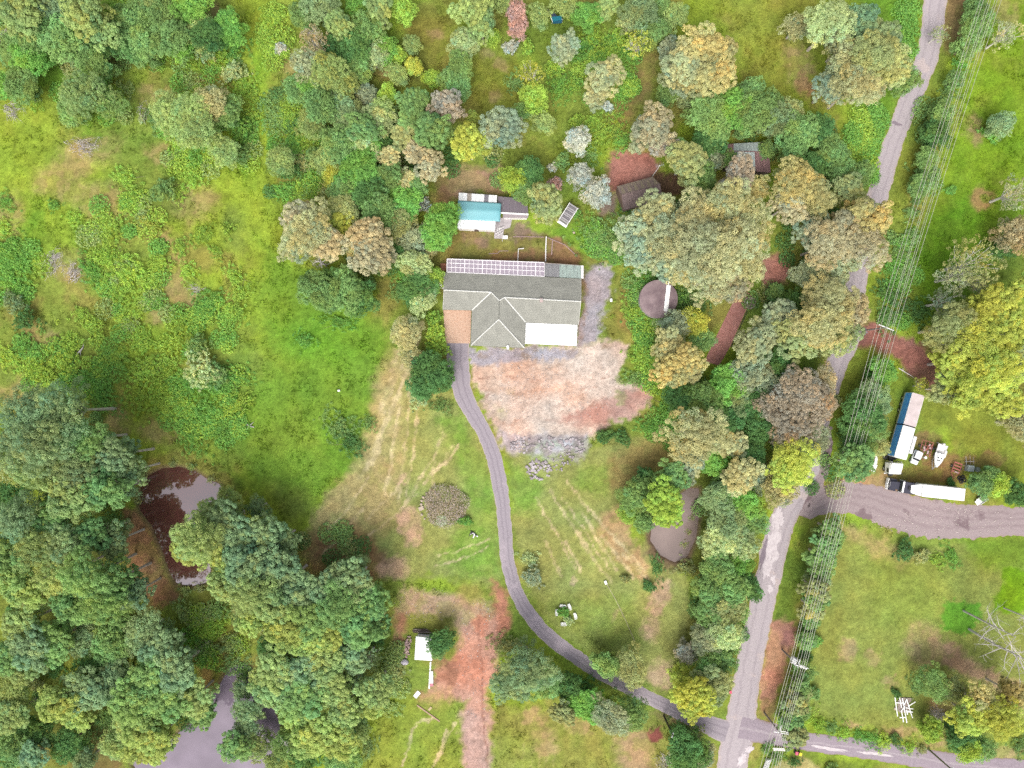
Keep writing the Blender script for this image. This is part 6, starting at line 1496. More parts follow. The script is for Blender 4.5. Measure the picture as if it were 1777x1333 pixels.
m = MB(); m.beam(q[0] + Vector((0, .06, -.05)), q[1] + Vector((0, .06, -.05)), .1, .22); m.build('fascia', pmat('pale_aqua_paint', seen(198, 212, 210), .6), sh)
p = q[3].lerp(q[2], .4); m = MB(); m.box((p.x, p.y + .12, .95), (.9, .06, 1.85)); m.build('door', timber, sh)
def flat_thing(name, label, cat, a, b_, w, z, h, mat, parts=None):
    m = MB(); m.beam(P(*a, z), P(*b_, z), w, h)
    c = (P(*a, 0) + P(*b_, 0)) / 2
    return tag(m.build(name, mat, org=tuple(c), bevel=min(.012, h * .2)), label, cat)
flat_thing('plank', 'long white plank running down from the white farm shed', 'plank', wpix(515, 590), wpix(498, 900), .30, .06, .1, white)
tr_ = empty('feed_trough', P(*wpix(525, 780), 0), 'white trough with a pink end below the white shed', 'trough')
t0_, t1_, t2_ = P(*wpix(522, 695), 0), P(*wpix(526, 832), 0), P(*wpix(527, 868), 0)
for nm, a, b_, mm in (('body', t0_, t1_, white), ('end_section', t1_, t2_, pmat('pink_plastic', seen(226, 142, 160), .5))):
    m = MB(); m.beam(a + Vector((0, 0, .15)), b_ + Vector((0, 0, .15)), .72, .28)
    for s_ in (-.36, .36): m.beam(a + Vector((s_, 0, .34)), b_ + Vector((s_, 0, .34)), .06, .12)
    m.build(nm, mm, tr_)
flat_thing('panel', 'small white panel lying in the grass below the trough', 'panel', wpix(330, 1000), wpix(383, 938), .85, .05, .08, white)
flat_thing('plank', 'brown timber plank lying on the grass near red dirt', 'plank', wpix(358, 1092), wpix(620, 1280), .28, .07, .12, pmat('tan_timber', seen(206, 174, 148), .8))
flat_thing('board', 'short pale board next to the brown timber plank', 'board', wpix(490, 1150), wpix(525, 1115), .45, .06, .08, pmat('pale_board', seen(228, 206, 160), .8))
bgm = pmat('grey_white_bag', seen(208, 202, 214), .7, var=.2, scale=3)
bmb = bmesh.new(); bmesh.ops.create_icosphere(bmb, subdivisions=3, radius=1)
for v in bmb.verts:
    n_ = float(vnoise(np.array([v.co.x * 3 + 9]), np.array([v.co.y * 3 + v.co.z * 2]), 5)[0])
    v.co *= 0.85 + .35 * n_; v.co.x *= .8; v.co.y *= .62; v.co.z = max(v.co.z * .45, -.3)
me = bpy.data.meshes.new('sack'); bmb.to_mesh(me); bmb.free(); me.materials.append(bgm)
so = link(bpy.data.objects.new('sack', me)); so.location = P(*wpix(214, 592), .28); tag(so, 'grey white bulk sack left of the white farm shed', 'sack')
def pile(name, label, cat, c, n, spread, size, mat, piece, seed, ang=0.0, zmax=.5, shape=(1, .7, .6)):
    th = empty(name, P(*c, 0), label, cat)
    r = random.Random(seed); base = None
    bmx = bmesh.new(); bmesh.ops.create_icosphere(bmx, subdivisions=1, radius=1)
    for v in bmx.verts: v.co *= r.uniform(.75, 1.2)
    me_ = bpy.data.meshes.new(piece); bmx.to_mesh(me_); bmx.free(); me_.materials.append(mat)
    for k in range(n):
        u, v_ = r.gauss(0, .5), r.gauss(0, .5)
        x, y = u * spread[0], v_ * spread[1]; ca, sa = math.cos(ang), math.sin(ang)
        o = bpy.data.objects.new(piece, me_); link(o, th)
        s_ = size * r.uniform(.6, 1.25)
        o.location = (x * ca - y * sa, x * sa + y * ca, s_ * .45 + zmax * max(0, 1 - u * u - v_ * v_) * r.random())
        o.scale = (s_ * shape[0], s_ * shape[1], s_ * shape[2]); o.rotation_euler = (r.uniform(-.3, .3), r.uniform(-.3, .3), r.uniform(0, 6.28))
    return th
pile('rubble_heap', 'pinkish heap of broken rubble left of white farm shed', 'rubble', wpix(245, 400), 46, (.75, 2.1), .34, pmat('pink_rubble', seen(222, 192, 186), .9, var=.25), 'stone', 3, math.radians(-10), .5)
lg = empty('log_stack', P(*wpix(400, 245), 0), 'dark stack of old poles behind the white farm shed', 'log stack')
r = random.Random(4)
for k in range(13):
    a, b_ = wpix(300 + r.uniform(-5, 60), 225 + r.uniform(-18, 30)), wpix(480 + r.uniform(-40, 60), 225 + r.uniform(-20, 40))
    z_ = .12 + .09 * (k % 4); m = MB(); m.tube([P(*a, z_), P(*b_, z_ + r.uniform(-.03, .05))], .08, 6); m.build('pole', timber_d if k % 3 else timber, lg)
# yard edging, sleepers and pipes behind the house
def edge_run(label, pts, w=.14, h=.16, mat=None, cat='edging', name='garden_edging'):
    c = P(*pts[len(pts) // 2], 0); th = empty(name, c, label, cat)
    for a, b_ in zip(pts[:-1], pts[1:]):
        m = MB(); m.beam(P(*a, h / 2 - .01), P(*b_, h / 2 - .01), w, h); m.build('length', mat or timber, th)
pinkt = pmat('pinkish_timber', seen(200, 172, 168), .85, var=.3)
edge_run('pale post and rail standing between the two rear garden beds', [bpix(1256, 640), bpix(1250, 780), bpix(1248, 915)], .2, .5, white_w)
edge_run('short white garden rail right of the kitchen bed', [bpix(1010, 770), bpix(950, 775), bpix(942, 905)], .13, .4, white_w)
edge_run('thin timber edging crossing below the concrete path', [bpix(890, 640), bpix(1060, 640), bpix(1230, 645)], .12, .14, pinkt)
edge_run('timber edging along the slope of the right garden bed', [bpix(1270, 650), bpix(1460, 730), bpix(1600, 860)], .14, .16, pinkt)
edge_run('two short sleepers inside the right garden bed', [bpix(1325, 680), bpix(1315, 840)], .2, .18, pinkt)
edge_run('broken edging stones on the lawn behind the verandah', [bpix(620, 828), bpix(720, 825), bpix(740, 798), bpix(840, 797)], .12, .1, pinkt)
# ------------------------------------------------------------------ vehicles
blue = pmat('blue_vinyl', (.09, .36, .95), .5, var=.2, scale=.6)
navy = pmat('black_blue_paint', seen(74, 74, 90), .35, var=.15)
chrome = pmat('chrome', (.6, .6, .62), .25, metal=.8)
class Frame:
    """local axes on the ground: x forward, y left"""
    def __init__(s, org, ang): s.o = Vector((org[0], org[1], 0)); s.R = Matrix.Rotation(ang, 3, 'Z')
    def __call__(s, x, y, z): return s.o + s.R @ Vector((x, y, z))
    def box(s, m, c, d): return m.box(s(*c), d, M=s.R)
def wheel(fr, parent, x, y, r=.5, w=.28):
    def ring(rad, ww):
        m = MB(); n = 16; vs = []
        for k in (-1, 1):
            for i in range(n):
                a = 2 * math.pi * i / n
                vs.append(fr(x + rad * math.cos(a), y + k * ww / 2, r + rad * math.sin(a)))
        m.add(vs, [(i, (i + 1) % n, n + (i + 1) % n, n + i) for i in range(n)] + [tuple(range(n))[::-1], tuple(range(n, 2 * n))])
        return m
    o = ring(r, w).build('wheel', black, parent)
    ring(r * .55, w + .02).build('rim', steel, o)
def wedge(fr, m, x0, x1, w, z0, za, zb, w1=None):
    """box whose top runs from height za at x0 to zb at x1 (and may narrow to w1)"""
    w1 = w if w1 is None else w1
    v = [(x0, -w / 2, z0), (x1, -w1 / 2, z0), (x1, w1 / 2, z0), (x0, w / 2, z0), (x0, -w / 2, za), (x1, -w1 / 2, zb), (x1, w1 / 2, zb), (x0, w / 2, za)]
    m.add([fr(*p) for p in v], [(3, 2, 1, 0), (4, 5, 6, 7), (0, 1, 5, 4), (1, 2, 6, 5), (2, 3, 7, 6), (3, 0, 4, 7)])
    return m
# semi-trailer with blue curtain sides
ra, rb = P(1594.4, 684, 4.0), P(1562.5, 795.5, 4.0)
mid = (ra + rb) / 2; ang = math.atan2(rb.y - ra.y, rb.x - ra.x); LT = (rb - ra).length
fr = Frame(mid, ang)
ta = empty('curtain_side_trailer', Vector((mid.x, mid.y, 0)), 'long white roofed trailer with bright blue curtain sides', 'trailer')
m = MB(); fr.box(m, (0, 0, 1.2), (LT, 2.4, .25)); m.build('deck', steel, ta)
for s_ in (-1, 1):
    for x0, x1 in ((-LT / 2 + .1, -.15), (.15, LT / 2 - .1)):
        m = MB(); fr.box(m, ((x0 + x1) / 2, s_ * 1.22, 2.72), (x1 - x0, .06, 2.3)); m.build('curtain', blue, ta)
        m = MB(); fr.box(m, ((x0 + x1) / 2, s_ * 1.24, 1.35), (x1 - x0, .08, .45)); m.build('side_rail', steel, ta)
        m = MB(); fr.box(m, ((x0 + x1) / 2, s_ * 1.24, 3.90), (x1 - x0, .08, .14)); m.build('top_rail', white, ta)
old_roof = pmat('pinkish_weathered_roof', seen(238, 222, 222), .6, var=.22, scale=.8)
for x0, x1, mm in ((-LT / 2, -.14, old_roof), (.14, LT / 2, white)):
    m = MB(); fr.box(m, ((x0 + x1) / 2, 0, 3.97), (x1 - x0, 2.45, .08)); m.build('roof_panel', mm, ta, bevel=.02)
m = MB(); fr.box(m, (0, 0, 2.6), (.26, 2.3, 2.6)); m.build('centre_frame', black, ta)
for x in (LT / 2 - .05, -LT / 2 + .05):
    m = MB(); fr.box(m, (x, 0, 2.6), (.1, 2.4, 2.7)); m.build('bulkhead', white, ta)
for x in (-LT / 2 + 1.2, -LT / 2 + 2.5, -LT / 2 + 3.8):
    for y in (-1.0, 1.0): wheel(fr, ta, x, y)
for y in (-.8, .8):
    m = MB(); fr.box(m, (LT / 2 - 2.6, y, .55), (.15, .15, 1.2)); m.build('landing_leg', steel, ta)
# white cab-over prime mover in front of it
cp = P(1555.0, 812.5, 3.0); fr = Frame((cp.x, cp.y), ang + math.radians(14))
tc_ = empty('white_prime_mover', Vector((cp.x, cp.y, 0)), 'white cab over prime mover at the front of blue trailer', 'truck')
m = MB(); fr.box(m, (-1.0, 0, .85), (5.6, .9, .35)); m.build('chassis', black, tc_)
m = MB(); wedge(fr, m, -1.0, 1.25, 2.45, 1.0, 3.1, 2.75); m.build('cab', white, tc_, bevel=.08)
m = MB(); wedge(fr, m, -1.0, .5, 2.3, 3.0, 3.6, 3.12); m.build('roof_fairing', white, tc_, bevel=.06)
m = MB(); fr.box(m, (1.27, 0, 2.15), (.06, 2.1, .85)); m.build('windscreen', glass, tc_)
for s_ in (-1, 1):
    m = MB(); fr.box(m, (.55, s_ * 1.235, 2.15), (.85, .03, .75)); m.build('side_window', glass, tc_)
    m = MB(); fr.box(m, (1.2, s_ * 1.5, 2.3), (.12, .25, .7)); m.build('mirror', black, tc_)
    m = MB(); fr.box(m, (1.3, s_ * .85, 1.15), (.08, .35, .22)); m.build('headlight', chrome, tc_)
m = MB(); fr.box(m, (1.32, 0, .8), (.25, 2.5, .45)); m.build('bumper', white, tc_, bevel=.04)
m = MB(); fr.box(m, (-2.2, 0, 1.15), (1.3, 1.0, .14)); m.build('turntable', black, tc_)
for x in (.4,):
    for y in (-1.05, 1.05): wheel(fr, tc_, x, y)
for x in (-2.0, -3.2):
    for y in (-.95, .95): wheel(fr, tc_, x, y, .5, .5)
for s_ in (-.95, .95):
    m = MB(); m.tube([fr(-1.25, s_, .9), fr(-1.25, s_, 3.3)], .09, 8); m.build('exhaust_stack', chrome, tc_)
# white van trailer with black bonneted prime mover
tm = P(1637.9, 855.2, 4.0); ang2 = math.radians(180 - 6)
fr = Frame((tm.x, tm.y), ang2)
tb_ = empty('white_box_trailer', Vector((tm.x, tm.y, 0)), 'plain white box trailer with tapered nose beside the gravel yard', 'trailer')
LB = 8.6
m = MB(); fr.box(m, (0, 0, 2.62), (LB, 2.48, 2.75)); m.build('box_body', white, tb_, bevel=.05)
m = MB(); wedge(fr, m, LB / 2 + .01, LB / 2 + 1.9, 2.44, 1.9, 3.6, 3.2, 1.5); m.build('nose', white, tb_, bevel=.04)
m = MB(); fr.box(m, (.4, 0, 1.1), (LB + 1.4, 1.1, .25)); m.build('chassis', black, tb_)
for x in (-2.6, -3.8):
    for y in (-1.0, 1.0): wheel(fr, tb_, x, y)
for s_ in (-.62, .62):
    m = MB(); fr.box(m, (-LB / 2 - .03, s_, 2.6), (.06, 1.18, 2.6)); m.build('rear_door', white, tb_)
cb = P(1576.5, 847.0, 2.9); fr = Frame((cb.x, cb.y), math.radians(180 - 11))
tk2 = empty('black_prime_mover', Vector((cb.x, cb.y, 0)), 'dark bonneted prime mover coupled to the white box trailer', 'truck')
m = MB(); fr.box(m, (-.2, 0, .85), (7.2, .9, .35)); m.build('chassis', black, tk2)
m = MB(); wedge(fr, m, -1.1, .9, 2.35, 1.0, 3.15, 2.7); m.build('cab', navy, tk2, bevel=.08)
m = MB(); wedge(fr, m, 1.12, 3.0, 1.7, .8, 1.85, 1.55, 1.4); m.build('bonnet', navy, tk2, bevel=.1)
m = MB(); wedge(fr, m, .88, 1.2, 2.1, 1.8, 2.62, 1.95); m.build('windscreen', glass, tk2)
m = MB(); fr.box(m, (.95, 0, 2.72), (.38, 2.2, .1)); m.build('sun_visor', white, tk2)
m = MB(); fr.box(m, (-.2, 0, 3.12), (.7, .7, .08)); m.build('roof_hatch', black, tk2)
for s_ in (-1, 1):
    m = MB(); fr.box(m, (.3, s_ * 1.19, 2.1), (.8, .03, .6)); m.build('side_window', glass, tk2)
    m = MB(); wedge(fr, m, 1.5, 2.9, .55, .5, 1.15, 1.0)
    m.v = [tuple(Vector(v) + fr.R @ Vector((0, s_ * .95, 0))) for v in m.v]; m.build('mudguard', navy, tk2)
    m = MB(); fr.box(m, (3.02, s_ * .62, 1.1), (.06, .3, .22)); m.build('headlight', chrome, tk2)
    m = MB(); m.tube([fr(-1.25, s_ * .9, .9), fr(-1.25, s_ * .9, 3.4)], .09, 8); m.build('exhaust_stack', chrome, tk2)
    m = MB(); m.tube([fr(-.3, s_ * 1.05, .75), fr(.9, s_ * 1.05, .75)], .32, 10); m.build('fuel_tank', chrome, tk2)
m = MB(); fr.box(m, (3.06, 0, 1.15), (.06, 1.0, .9)); m.build('grille', chrome, tk2)
m = MB()
for z in (.6, .95, 1.3): m.tube([fr(3.35, -1.2, z), fr(3.45, 0, z), fr(3.35, 1.2, z)], .08, 6)
for y in (-1.0, -.35, .35, 1.0): m.tube([fr(3.38, y, .45), fr(3.38, y, 1.45)], .06, 6)
m.build('bull_bar', white, tk2)
for x, ys in ((2.1, (-.98, .98)), (-2.2, (-.95, .95)), (-3.4, (-.95, .95))):
    for y in ys: wheel(fr, tk2, x, y, .5, .3 if x > 0 else .5)
# boat on its trailer
bo_ = P(1628, 790, .8); fr = Frame((bo_.x, bo_.y), math.atan2(-(806 - 772), (1620 - 1632)))
bt_ = empty('white_boat', Vector((bo_.x, bo_.y, 0)), 'small white cabin boat on a trailer, bow pointing down', 'boat')
hull = MB(); st = []
for k, t in enumerate(np.linspace(-2.3, 2.6, 9)):
    w_ = 1.0 * (1 - max(0, (t - .2) / 2.45) ** 1.7); w_ = max(w_, .03); zt = 1.35 + .14 * max(0, t) ; kz = .62 + .12 * max(0, t - 1) ** 2
    st.append([fr(t, -w_, zt), fr(t, -w_ * .8, .95 + .04 * max(0, t)), fr(t, 0, kz), fr(t, w_ * .8, .95 + .04 * max(0, t)), fr(t, w_, zt)])
vs = [v for s_ in st for v in s_]
hull.add(vs, [(i * 5 + k, (i + 1) * 5 + k, (i + 1) * 5 + k + 1, i * 5 + k + 1) for i in range(8) for k in range(4)] + [(0, 1, 2, 3, 4)])
hull.build('hull', white, bt_)
dk_ = MB(); dk_.add([v for s_ in st[3:] for v in (s_[0], s_[4])], [(2 * i, 2 * i + 1, 2 * i + 3, 2 * i + 2) for i in range(len(st) - 4)]); dk_.build('deck', white, bt_)
m = MB(); fr.box(m, (-1.4, 0, 1.0), (1.7, 1.6, .06)); m.build('cockpit_floor', white_w, bt_)
m = MB(); wedge(fr, m, -.4, 1.2, 1.3, 1.3, 1.95, 1.55, .8); m.build('cabin', white, bt_, bevel=.06)
for k, (x, y) in enumerate(((.55, .3), (.55, -.3), (1.05, .2), (1.05, -.2), (1.5, 0))):
    m = MB(); fr.box(m, (x, y, 1.86 - .26 * x), (.3, .3, .06)); m.build('hatch_window', glass, bt_)
m = MB(); fr.box(m, (-2.45, 0, 1.2), (.35, .4, .9)); m.build('outboard_motor', white_w, bt_, bevel=.06)
m = MB()
for s_ in (-.6, .6): m.beam(fr(-2.2, s_, .5), fr(1.5, s_, .5), .08, .1); m.beam(fr(1.5, s_, .5), fr(3.2, 0, .5), .08, .1)
m.beam(fr(-1.2, -1.0, .42), fr(-1.2, 1.0, .42), .08, .1); m.beam(fr(-2.4, -1.0, .55), fr(-2.4, 1.5, .55), .12, .08)
m.build('trailer_frame', steel, bt_)
for y in (-1.05, 1.05): wheel(fr, bt_, -1.2, y, .32, .18)
m = MB(); fr.box(m, (-.6, 1.05, .95), (1.5, .5, .7)); m.build('side_locker', white_w, bt_, bevel=.05)
# small white vehicle shell
cv_ = P(1591, 794, 1.0); fr = Frame((cv_.x, cv_.y), math.radians(-112))
car = empty('small_white_car', Vector((cv_.x, cv_.y, 0)), 'small boxy white car beside the blue trailer and boat', 'car')
m = MB(); fr.box(m, (0, 0, .62), (2.9, 1.5, .62)); m.build('body', white, car, bevel=.12)
m = MB(); wedge(fr, m, -1.35, .25, 1.38, .9, 1.5, 1.45); m.build('cabin', white, car, bevel=.1)
m = MB(); wedge(fr, m, .27, .62, 1.25, .92, 1.42, .95); m.build('windscreen', glass, car)
m = MB(); fr.box(m, (-1.37, 0, 1.2), (.05, 1.1, .4)); m.build('rear_window', glass, car)
for s_ in (-1, 1):
    m = MB(); fr.box(m, (-.5, s_ * .69, 1.2), (1.2, .04, .34)); m.build('side_window', glass, car)
    m = MB(); fr.box(m, (1.46, s_ * .5, .68), (.05, .28, .18)); m.build('headlight', chrome, car)
for x in (-.95, .95):
    for y in (-.68, .68): wheel(fr, car, x, y, .3, .18)
# long white locker beside the trailer
ll = empty('long_white_locker', P(1583, 772, 0), 'long narrow white locker standing against the blue trailer', 'locker')
fr = Frame(P(1583, 772, .5), ang)
m = MB(); fr.box(m, (0, 0, .45), (3.7, .7, .8)); m.build('body', white, ll, bevel=.04)
for x in (-1.2, 0, 1.2):
    m = MB(); fr.box(m, (x, 0, .88), (1.1, .62, .05)); m.build('lid', white_w, ll)
# rusty red junk trailer
rj = empty('rusty_junk_trailer', P(1607, 778, 0), 'rusty red flat trailer loaded with scrap beside the boat', 'trailer')
fr = Frame(P(1607, 778, .5), math.radians(-105))
m = MB()
for y in (-1.15, -.4, .4, 1.15): m.beam(fr(-1.5, y, .55), fr(1.5, y, .55), .12, .12)
for x in (-1.5, -.5, .5, 1.5): m.beam(fr(x, -1.2, .62), fr(x, 1.2, .62), .1, .1)
m.build('frame', rust, rj)
m = MB(); m.beam(fr(1.5, -.6, .5), fr(2.6, 0, .45), .1, .1); m.beam(fr(1.5, .6, .5), fr(2.6, 0, .45), .1, .1); m.build('drawbar', rust, rj)
for y in (-1.35, 1.35): wheel(fr, rj, -.2, y, .34, .2)
pink_s = pmat('pinkish_scrap', seen(220, 188, 188), .7, var=.3, scale=4)
r = random.Random(12)
for k in range(10):
    m = MB(); m.box(fr(r.uniform(-1.2, 1.2), r.uniform(-1, 1), .72 + r.uniform(0, .15)), (r.uniform(.3, 1.0), r.uniform(.15, .4), r.uniform(.08, .3)), r.uniform(0, 3)); m.build('scrap_piece', pink_s if k % 2 else rust, rj)
dr = MB(); p = P(1605, 794, .3); dr.lathe((p.x, p.y, 0), [(.28, -.02), (.3, .1), (.3, .62), (.26, .66), (.05, .66)], 14); tag(dr.build('white_drum', white, org=(p.x, p.y, 0)), 'small round white drum between small car and junk trailer', 'drum')
# rusty frame trailer
rf = empty('rusty_frame_trailer', P(1659, 815, 0), 'rusty red slatted trailer with A-frame drawbar near the scrap', 'trailer')
fr = Frame(P(1660, 812, .5), math.radians(-110))
m = MB()
for y in (-.8, .8): m.beam(fr(-1.1, y, .55), fr(1.1, y, .55), .14, .14)
m.build('side_rail', rust, rf)
redm = pmat('red_oxide_paint', seen(200, 122, 110), .7, var=.25)
for k in range(4):
    m = MB(); m.beam(fr(-1.0 + k * .62, -.8, .63), fr(-1.0 + k * .62, .8, .63), .3, .06); m.build('slat', redm, rf)
m = MB(); m.beam(fr(1.1, -.8, .5), fr(2.3, 0, .45), .1, .1); m.beam(fr(1.1, .8, .5), fr(2.3, 0, .45), .1, .1); m.build('drawbar', redm, rf)
for y in (-1.0, 1.0): wheel(fr, rf, -.1, y, .32, .18)
m = MB(); fr.box(m, (.9, .1, .75), (.25, .8, .16)); m.build('toolbox', pink_s, rf)
# pale tank box and grey drum
ib = empty('pale_tank_box', P(1684, 813, 0), 'pale blue grey square tank near the rusty frame trailer', 'tank')
p = P(1684, 813, .8); m = MB(); m.box((p.x, p.y, .6), (1.35, 1.3, 1.0), -.15); m.build('tank', pmat('pale_blue_plastic', seen(196, 208, 208), .5, var=.15), ib, bevel=.06)
m = MB(); m.box((p.x, p.y, .06), (1.4, 1.35, .14), -.15); m.build('pallet', timber, ib)
m = MB(); m.lathe((p.x, p.y, 1.1), [(.18, 0), (.18, .08), (.02, .09)], 10); m.build('cap', steel, ib)
gd = MB(); p = P(1697, 815, .4); gd.lathe((p.x, p.y, 0), [(.5, -.02), (.55, .1), (.52, .5), (.3, .7), (.03, .74)], 16); tag(gd.build('grey_dome', pmat('grey_green_plastic', seen(172, 184, 176), .6), org=(p.x, p.y, 0), smooth=True), 'grey rounded drum beside the pale square tank', 'drum')
rk = empty('tool_rack', P(1684, 798, 0), 'rack of poles and tools above the pale square tank', 'rack')
for a, b_ in (((1674, 801), (1691, 801)), ((1676, 792), (1677, 806)), ((1683, 790), (1684, 806)), ((1689, 793), (1690, 808)), ((1671, 807), (1680, 810))):
    m = MB(); m.beam(P(*a, .5), P(*b_, .55), .07, .07); m.build('rail', timber if a[0] % 2 else steel, rk)
for x in (1676, 1690):
    p = P(x, 801, .2); m = MB(); m.box((p.x, p.y, .23), (.08, .08, .5)); m.build('leg', timber_d, rk)
# old tyres in a heap
for k, (px, py, z_) in enumerate(((1665, 830, .12), (1671, 828, .12), (1674, 834, .12), (1668, 836, .12), (1669, 832, .34))):
    m = MB(); p = P(px, py, z_); n = 18; vs = []
    for i in range(n):
        a = 2 * math.pi * i / n
        for j in range(6):
            b2 = 2 * math.pi * j / 6; rr_ = .34 + .12 * math.cos(b2); vs.append((p.x + rr_ * math.cos(a), p.y + rr_ * math.sin(a), z_ + .11 * math.sin(b2)))
    m.add(vs, [(i * 6 + j, ((i + 1) % n) * 6 + j, ((i + 1) % n) * 6 + (j + 1) % 6, i * 6 + (j + 1) % 6) for i in range(n) for j in range(6)])
    tag(m.build('old_tyre', black, org=(p.x, p.y, z_), smooth=True), 'worn black tyre at the %s of the heap below rusty trailer' % ['left', 'upper right', 'right', 'bottom', 'top'][k], 'tyre', 'heap of old tyres')
# small white tray cart
wc = empty('white_tray_cart', P(1704, 866, 0), 'small white tray cart at the right end of gravel yard', 'cart')
fr = Frame(P(1704, 866, .5), math.radians(35))
m = MB(); fr.box(m, (0, 0, .55), (2.0, 1.3, .1)); m.build('tray', white, wc)
for y in (-.65, .65):
    m = MB(); fr.box(m, (0, y, .75), (2.0, .05, .35)); m.build('side_board', white, wc)
m = MB(); fr.box(m, (.2, .1, .72), (1.0, .7, .22)); m.build('load', black, wc)
m = MB(); fr.box(m, (-1.25, -.1, .5), (.6, 1.0, .05)); m.build('tailgate', white, wc)
m = MB(); m.beam(fr(1.0, .3, .5), fr(1.9, 0, .42), .08, .08); m.beam(fr(1.0, -.3, .5), fr(1.9, 0, .42), .08, .08); m.build('drawbar', steel, wc)
for y in (-.78, .78): wheel(fr, wc, -.1, y, .3, .16)
# curved white sheet by the bush
csheet = MB(); pts = [(1519, 784), (1521, 795), (1519, 806), (1514, 818)]
for (a, b_), w0 in zip(zip(pts[:-1], pts[1:]), (.35, .6, 1.0)):
    csheet.beam(P(*a, .12), P(*b_, .12), w0, .06)
tag(csheet.build('white_sheet', white_w, org=tuple(P(1518, 802, 0))), 'crumpled white sheet lying under the bush by the truck', 'sheet')

# ------------------------------------------------------------------ power line
polem = pmat('grey_power_pole', seen(176, 164, 160), .85, var=.25, scale=1)
def lerp_px(a, b_, t): return (a[0] + (b_[0] - a[0]) * t, a[1] + (b_[1] - a[1]) * t)
ceram = pmat('white_ceramic', (.75, .75, .75), .3)
def pole(name, label, base, top, h, arms, mat=polem, xform=False):
    """base given in px on the ground; arms: (dx,dy direction deg in picture, length m, drop from the top m)"""
    th = empty(name, P(*base, 0), label, 'power pole')
    b_ = P(*base, 0); t_ = Vector((b_.x, b_.y, h))
    m = MB(); m.tube([b_ - Vector((0, 0, .4)), b_.lerp(t_, .5), t_], [.19, .16, .13], 10); m.build('pole', mat, th)
    for dg, ln, dr_, off in arms:
        d_ = Vector((math.cos(math.radians(dg)), math.sin(math.radians(dg)), 0))
        c = t_ - Vector((0, 0, dr_)) + d_ * off
        m = MB(); m.beam(c - d_ * ln / 2, c + d_ * ln / 2, .13, .13); ao = m.build('cross_arm', white, th)
        for f in (-.46, -.3, .3, .46):
            m = MB(); q = c + d_ * ln * f; m.lathe((q.x, q.y, q.z + .06), [(.04, 0), (.09, .05), (.05, .1), (.09, .15), (.03, .22)], 8); m.build('insulator', ceram, ao)
    if xform:
        d_ = Vector((math.cos(math.radians(-25)), math.sin(math.radians(-25)), 0))
        q = t_ - Vector((0, 0, 1.6)) + Vector((-.35, .55, 0))
        m = MB(); m.box(q, (1.05, .8, 1.1), math.radians(-30)); tr2 = m.build('transformer', white, th, bevel=.06)
        for k in range(6):
            m = MB(); m.box(q + Matrix.Rotation(math.radians(-30), 3, 'Z') @ Vector((-.4 + k * .16, .5, 0)), (.05, .25, .8), math.radians(-30)); m.build('cooling_fin', steel, tr2)
        for k in range(3):
            m = MB(); z0 = q + Matrix.Rotation(math.radians(-30), 3, 'Z') @ Vector((-.3 + .3 * k, 0, .55)); m.lathe(z0, [(.05, 0), (.09, .08), (.05, .14), (.09, .2), (.03, .3)], 8); m.build('bushing', ceram, tr2)
        for k in range(3):
            m = MB(); q2 = t_ + Vector((.6 + .5 * k, -.5 - .15 * k, -.7)); m.box(q2, (.2, .2, .5), .3); m.build('fuse_switch', ceram, th)
    return th
pole('power_pole', 'grey power pole with transformer and cross arms beside red dirt', (1357, 1127), None, 8.6, [(-17, 2.6, .1, .3), (-17, 3.0, 1.0, .2), (-17, 2.2, .4, 1.0), (73, 1.6, .5, .4)], xform=True)
pole('power_pole', 'grey power pole with two cross arms by the road junction', (1326, 1236), None, 8.6, [(-10, 3.0, .1, .2), (-10, 2.2, .9, .9), (75, 1.8, .3, .5)])
pole('power_pole', 'power pole half hidden by bushes near the red side track', (1499, 574), None, 8.6, [(-22, 3.2, .1, .1)])
pole('power_pole', 'greenish power pole on the verge of the side road', (1611, 1300), None, 8.0, [(12, 1.4, .1, 0), (60, 1.0, .4, 0)], pmat('green_grey_pole', seen(140, 142, 104), .85))
pole('power_pole', 'dark slim timber pole beside the driveway entrance', (1152, 1242), None, 8.2, [(70, 1.0, .3, 0)], pmat('near_black_pole', (.06, .045, .04), .9))
wire_m = pmat('pale_power_wire', seen(226, 224, 208), .5, var=.05)
WZ = 8.7
north = [(1715, -40), (1720, -40), (1729, -40), (1733, -40), (1740, -40), (1744, -40), (1751, -40)]
midp = [(1522.5, 562), (1529, 564), (1538, 567), (1540.5, 568), (1547, 570), (1550, 571), (1556, 573)]
mid2 = [(1373.5, 1140), (1377, 1141.5), (1384, 1144), (1389, 1146), (1393, 1150), (1396, 1152), (1399, 1156)]
low = [(1340, 1262), (1345, 1264), (1350, 1272), (1355, 1272), (1358, 1275), (1361, 1277), (1364, 1278)]
end = [(1310, 1365), (1316, 1365), (1326, 1365), (1331, 1365), (1338, 1365), (1342, 1365), (1347, 1365)]
names = ['leftmost', 'second from left', 'third from left', 'fourth from left', 'third from right', 'second from right', 'rightmost']
for k in range(7):
    m = MB(); pts = [north[k], midp[k], mid2[k], low[k], end[k]]
    run = []
    for i in range(4):
        a, b_ = P(*pts[i], WZ), P(*pts[i + 1], WZ)
        for t in np.linspace(0, 1, 11)[:-1 if i < 3 else None]:
            p = a.lerp(b_, t); p.z -= (0.9 if i < 2 else .15) * 4 * t * (1 - t) * .6; run.append(p)
    m.tube(run, .034, 5)
    tag(m.build('power_wire', wire_m, org=tuple(P(*midp[k], WZ))), 'pale overhead wire, %s of seven running beside the road' % names[k], 'wire', 'seven overhead wires along the road')
# the line has a pole where it leaves the picture at the top
pole('power_pole', 'power pole at the top right where the wires leave', (1672, -44), None, 8.6, [(-15, 4.4, .1, .3)])

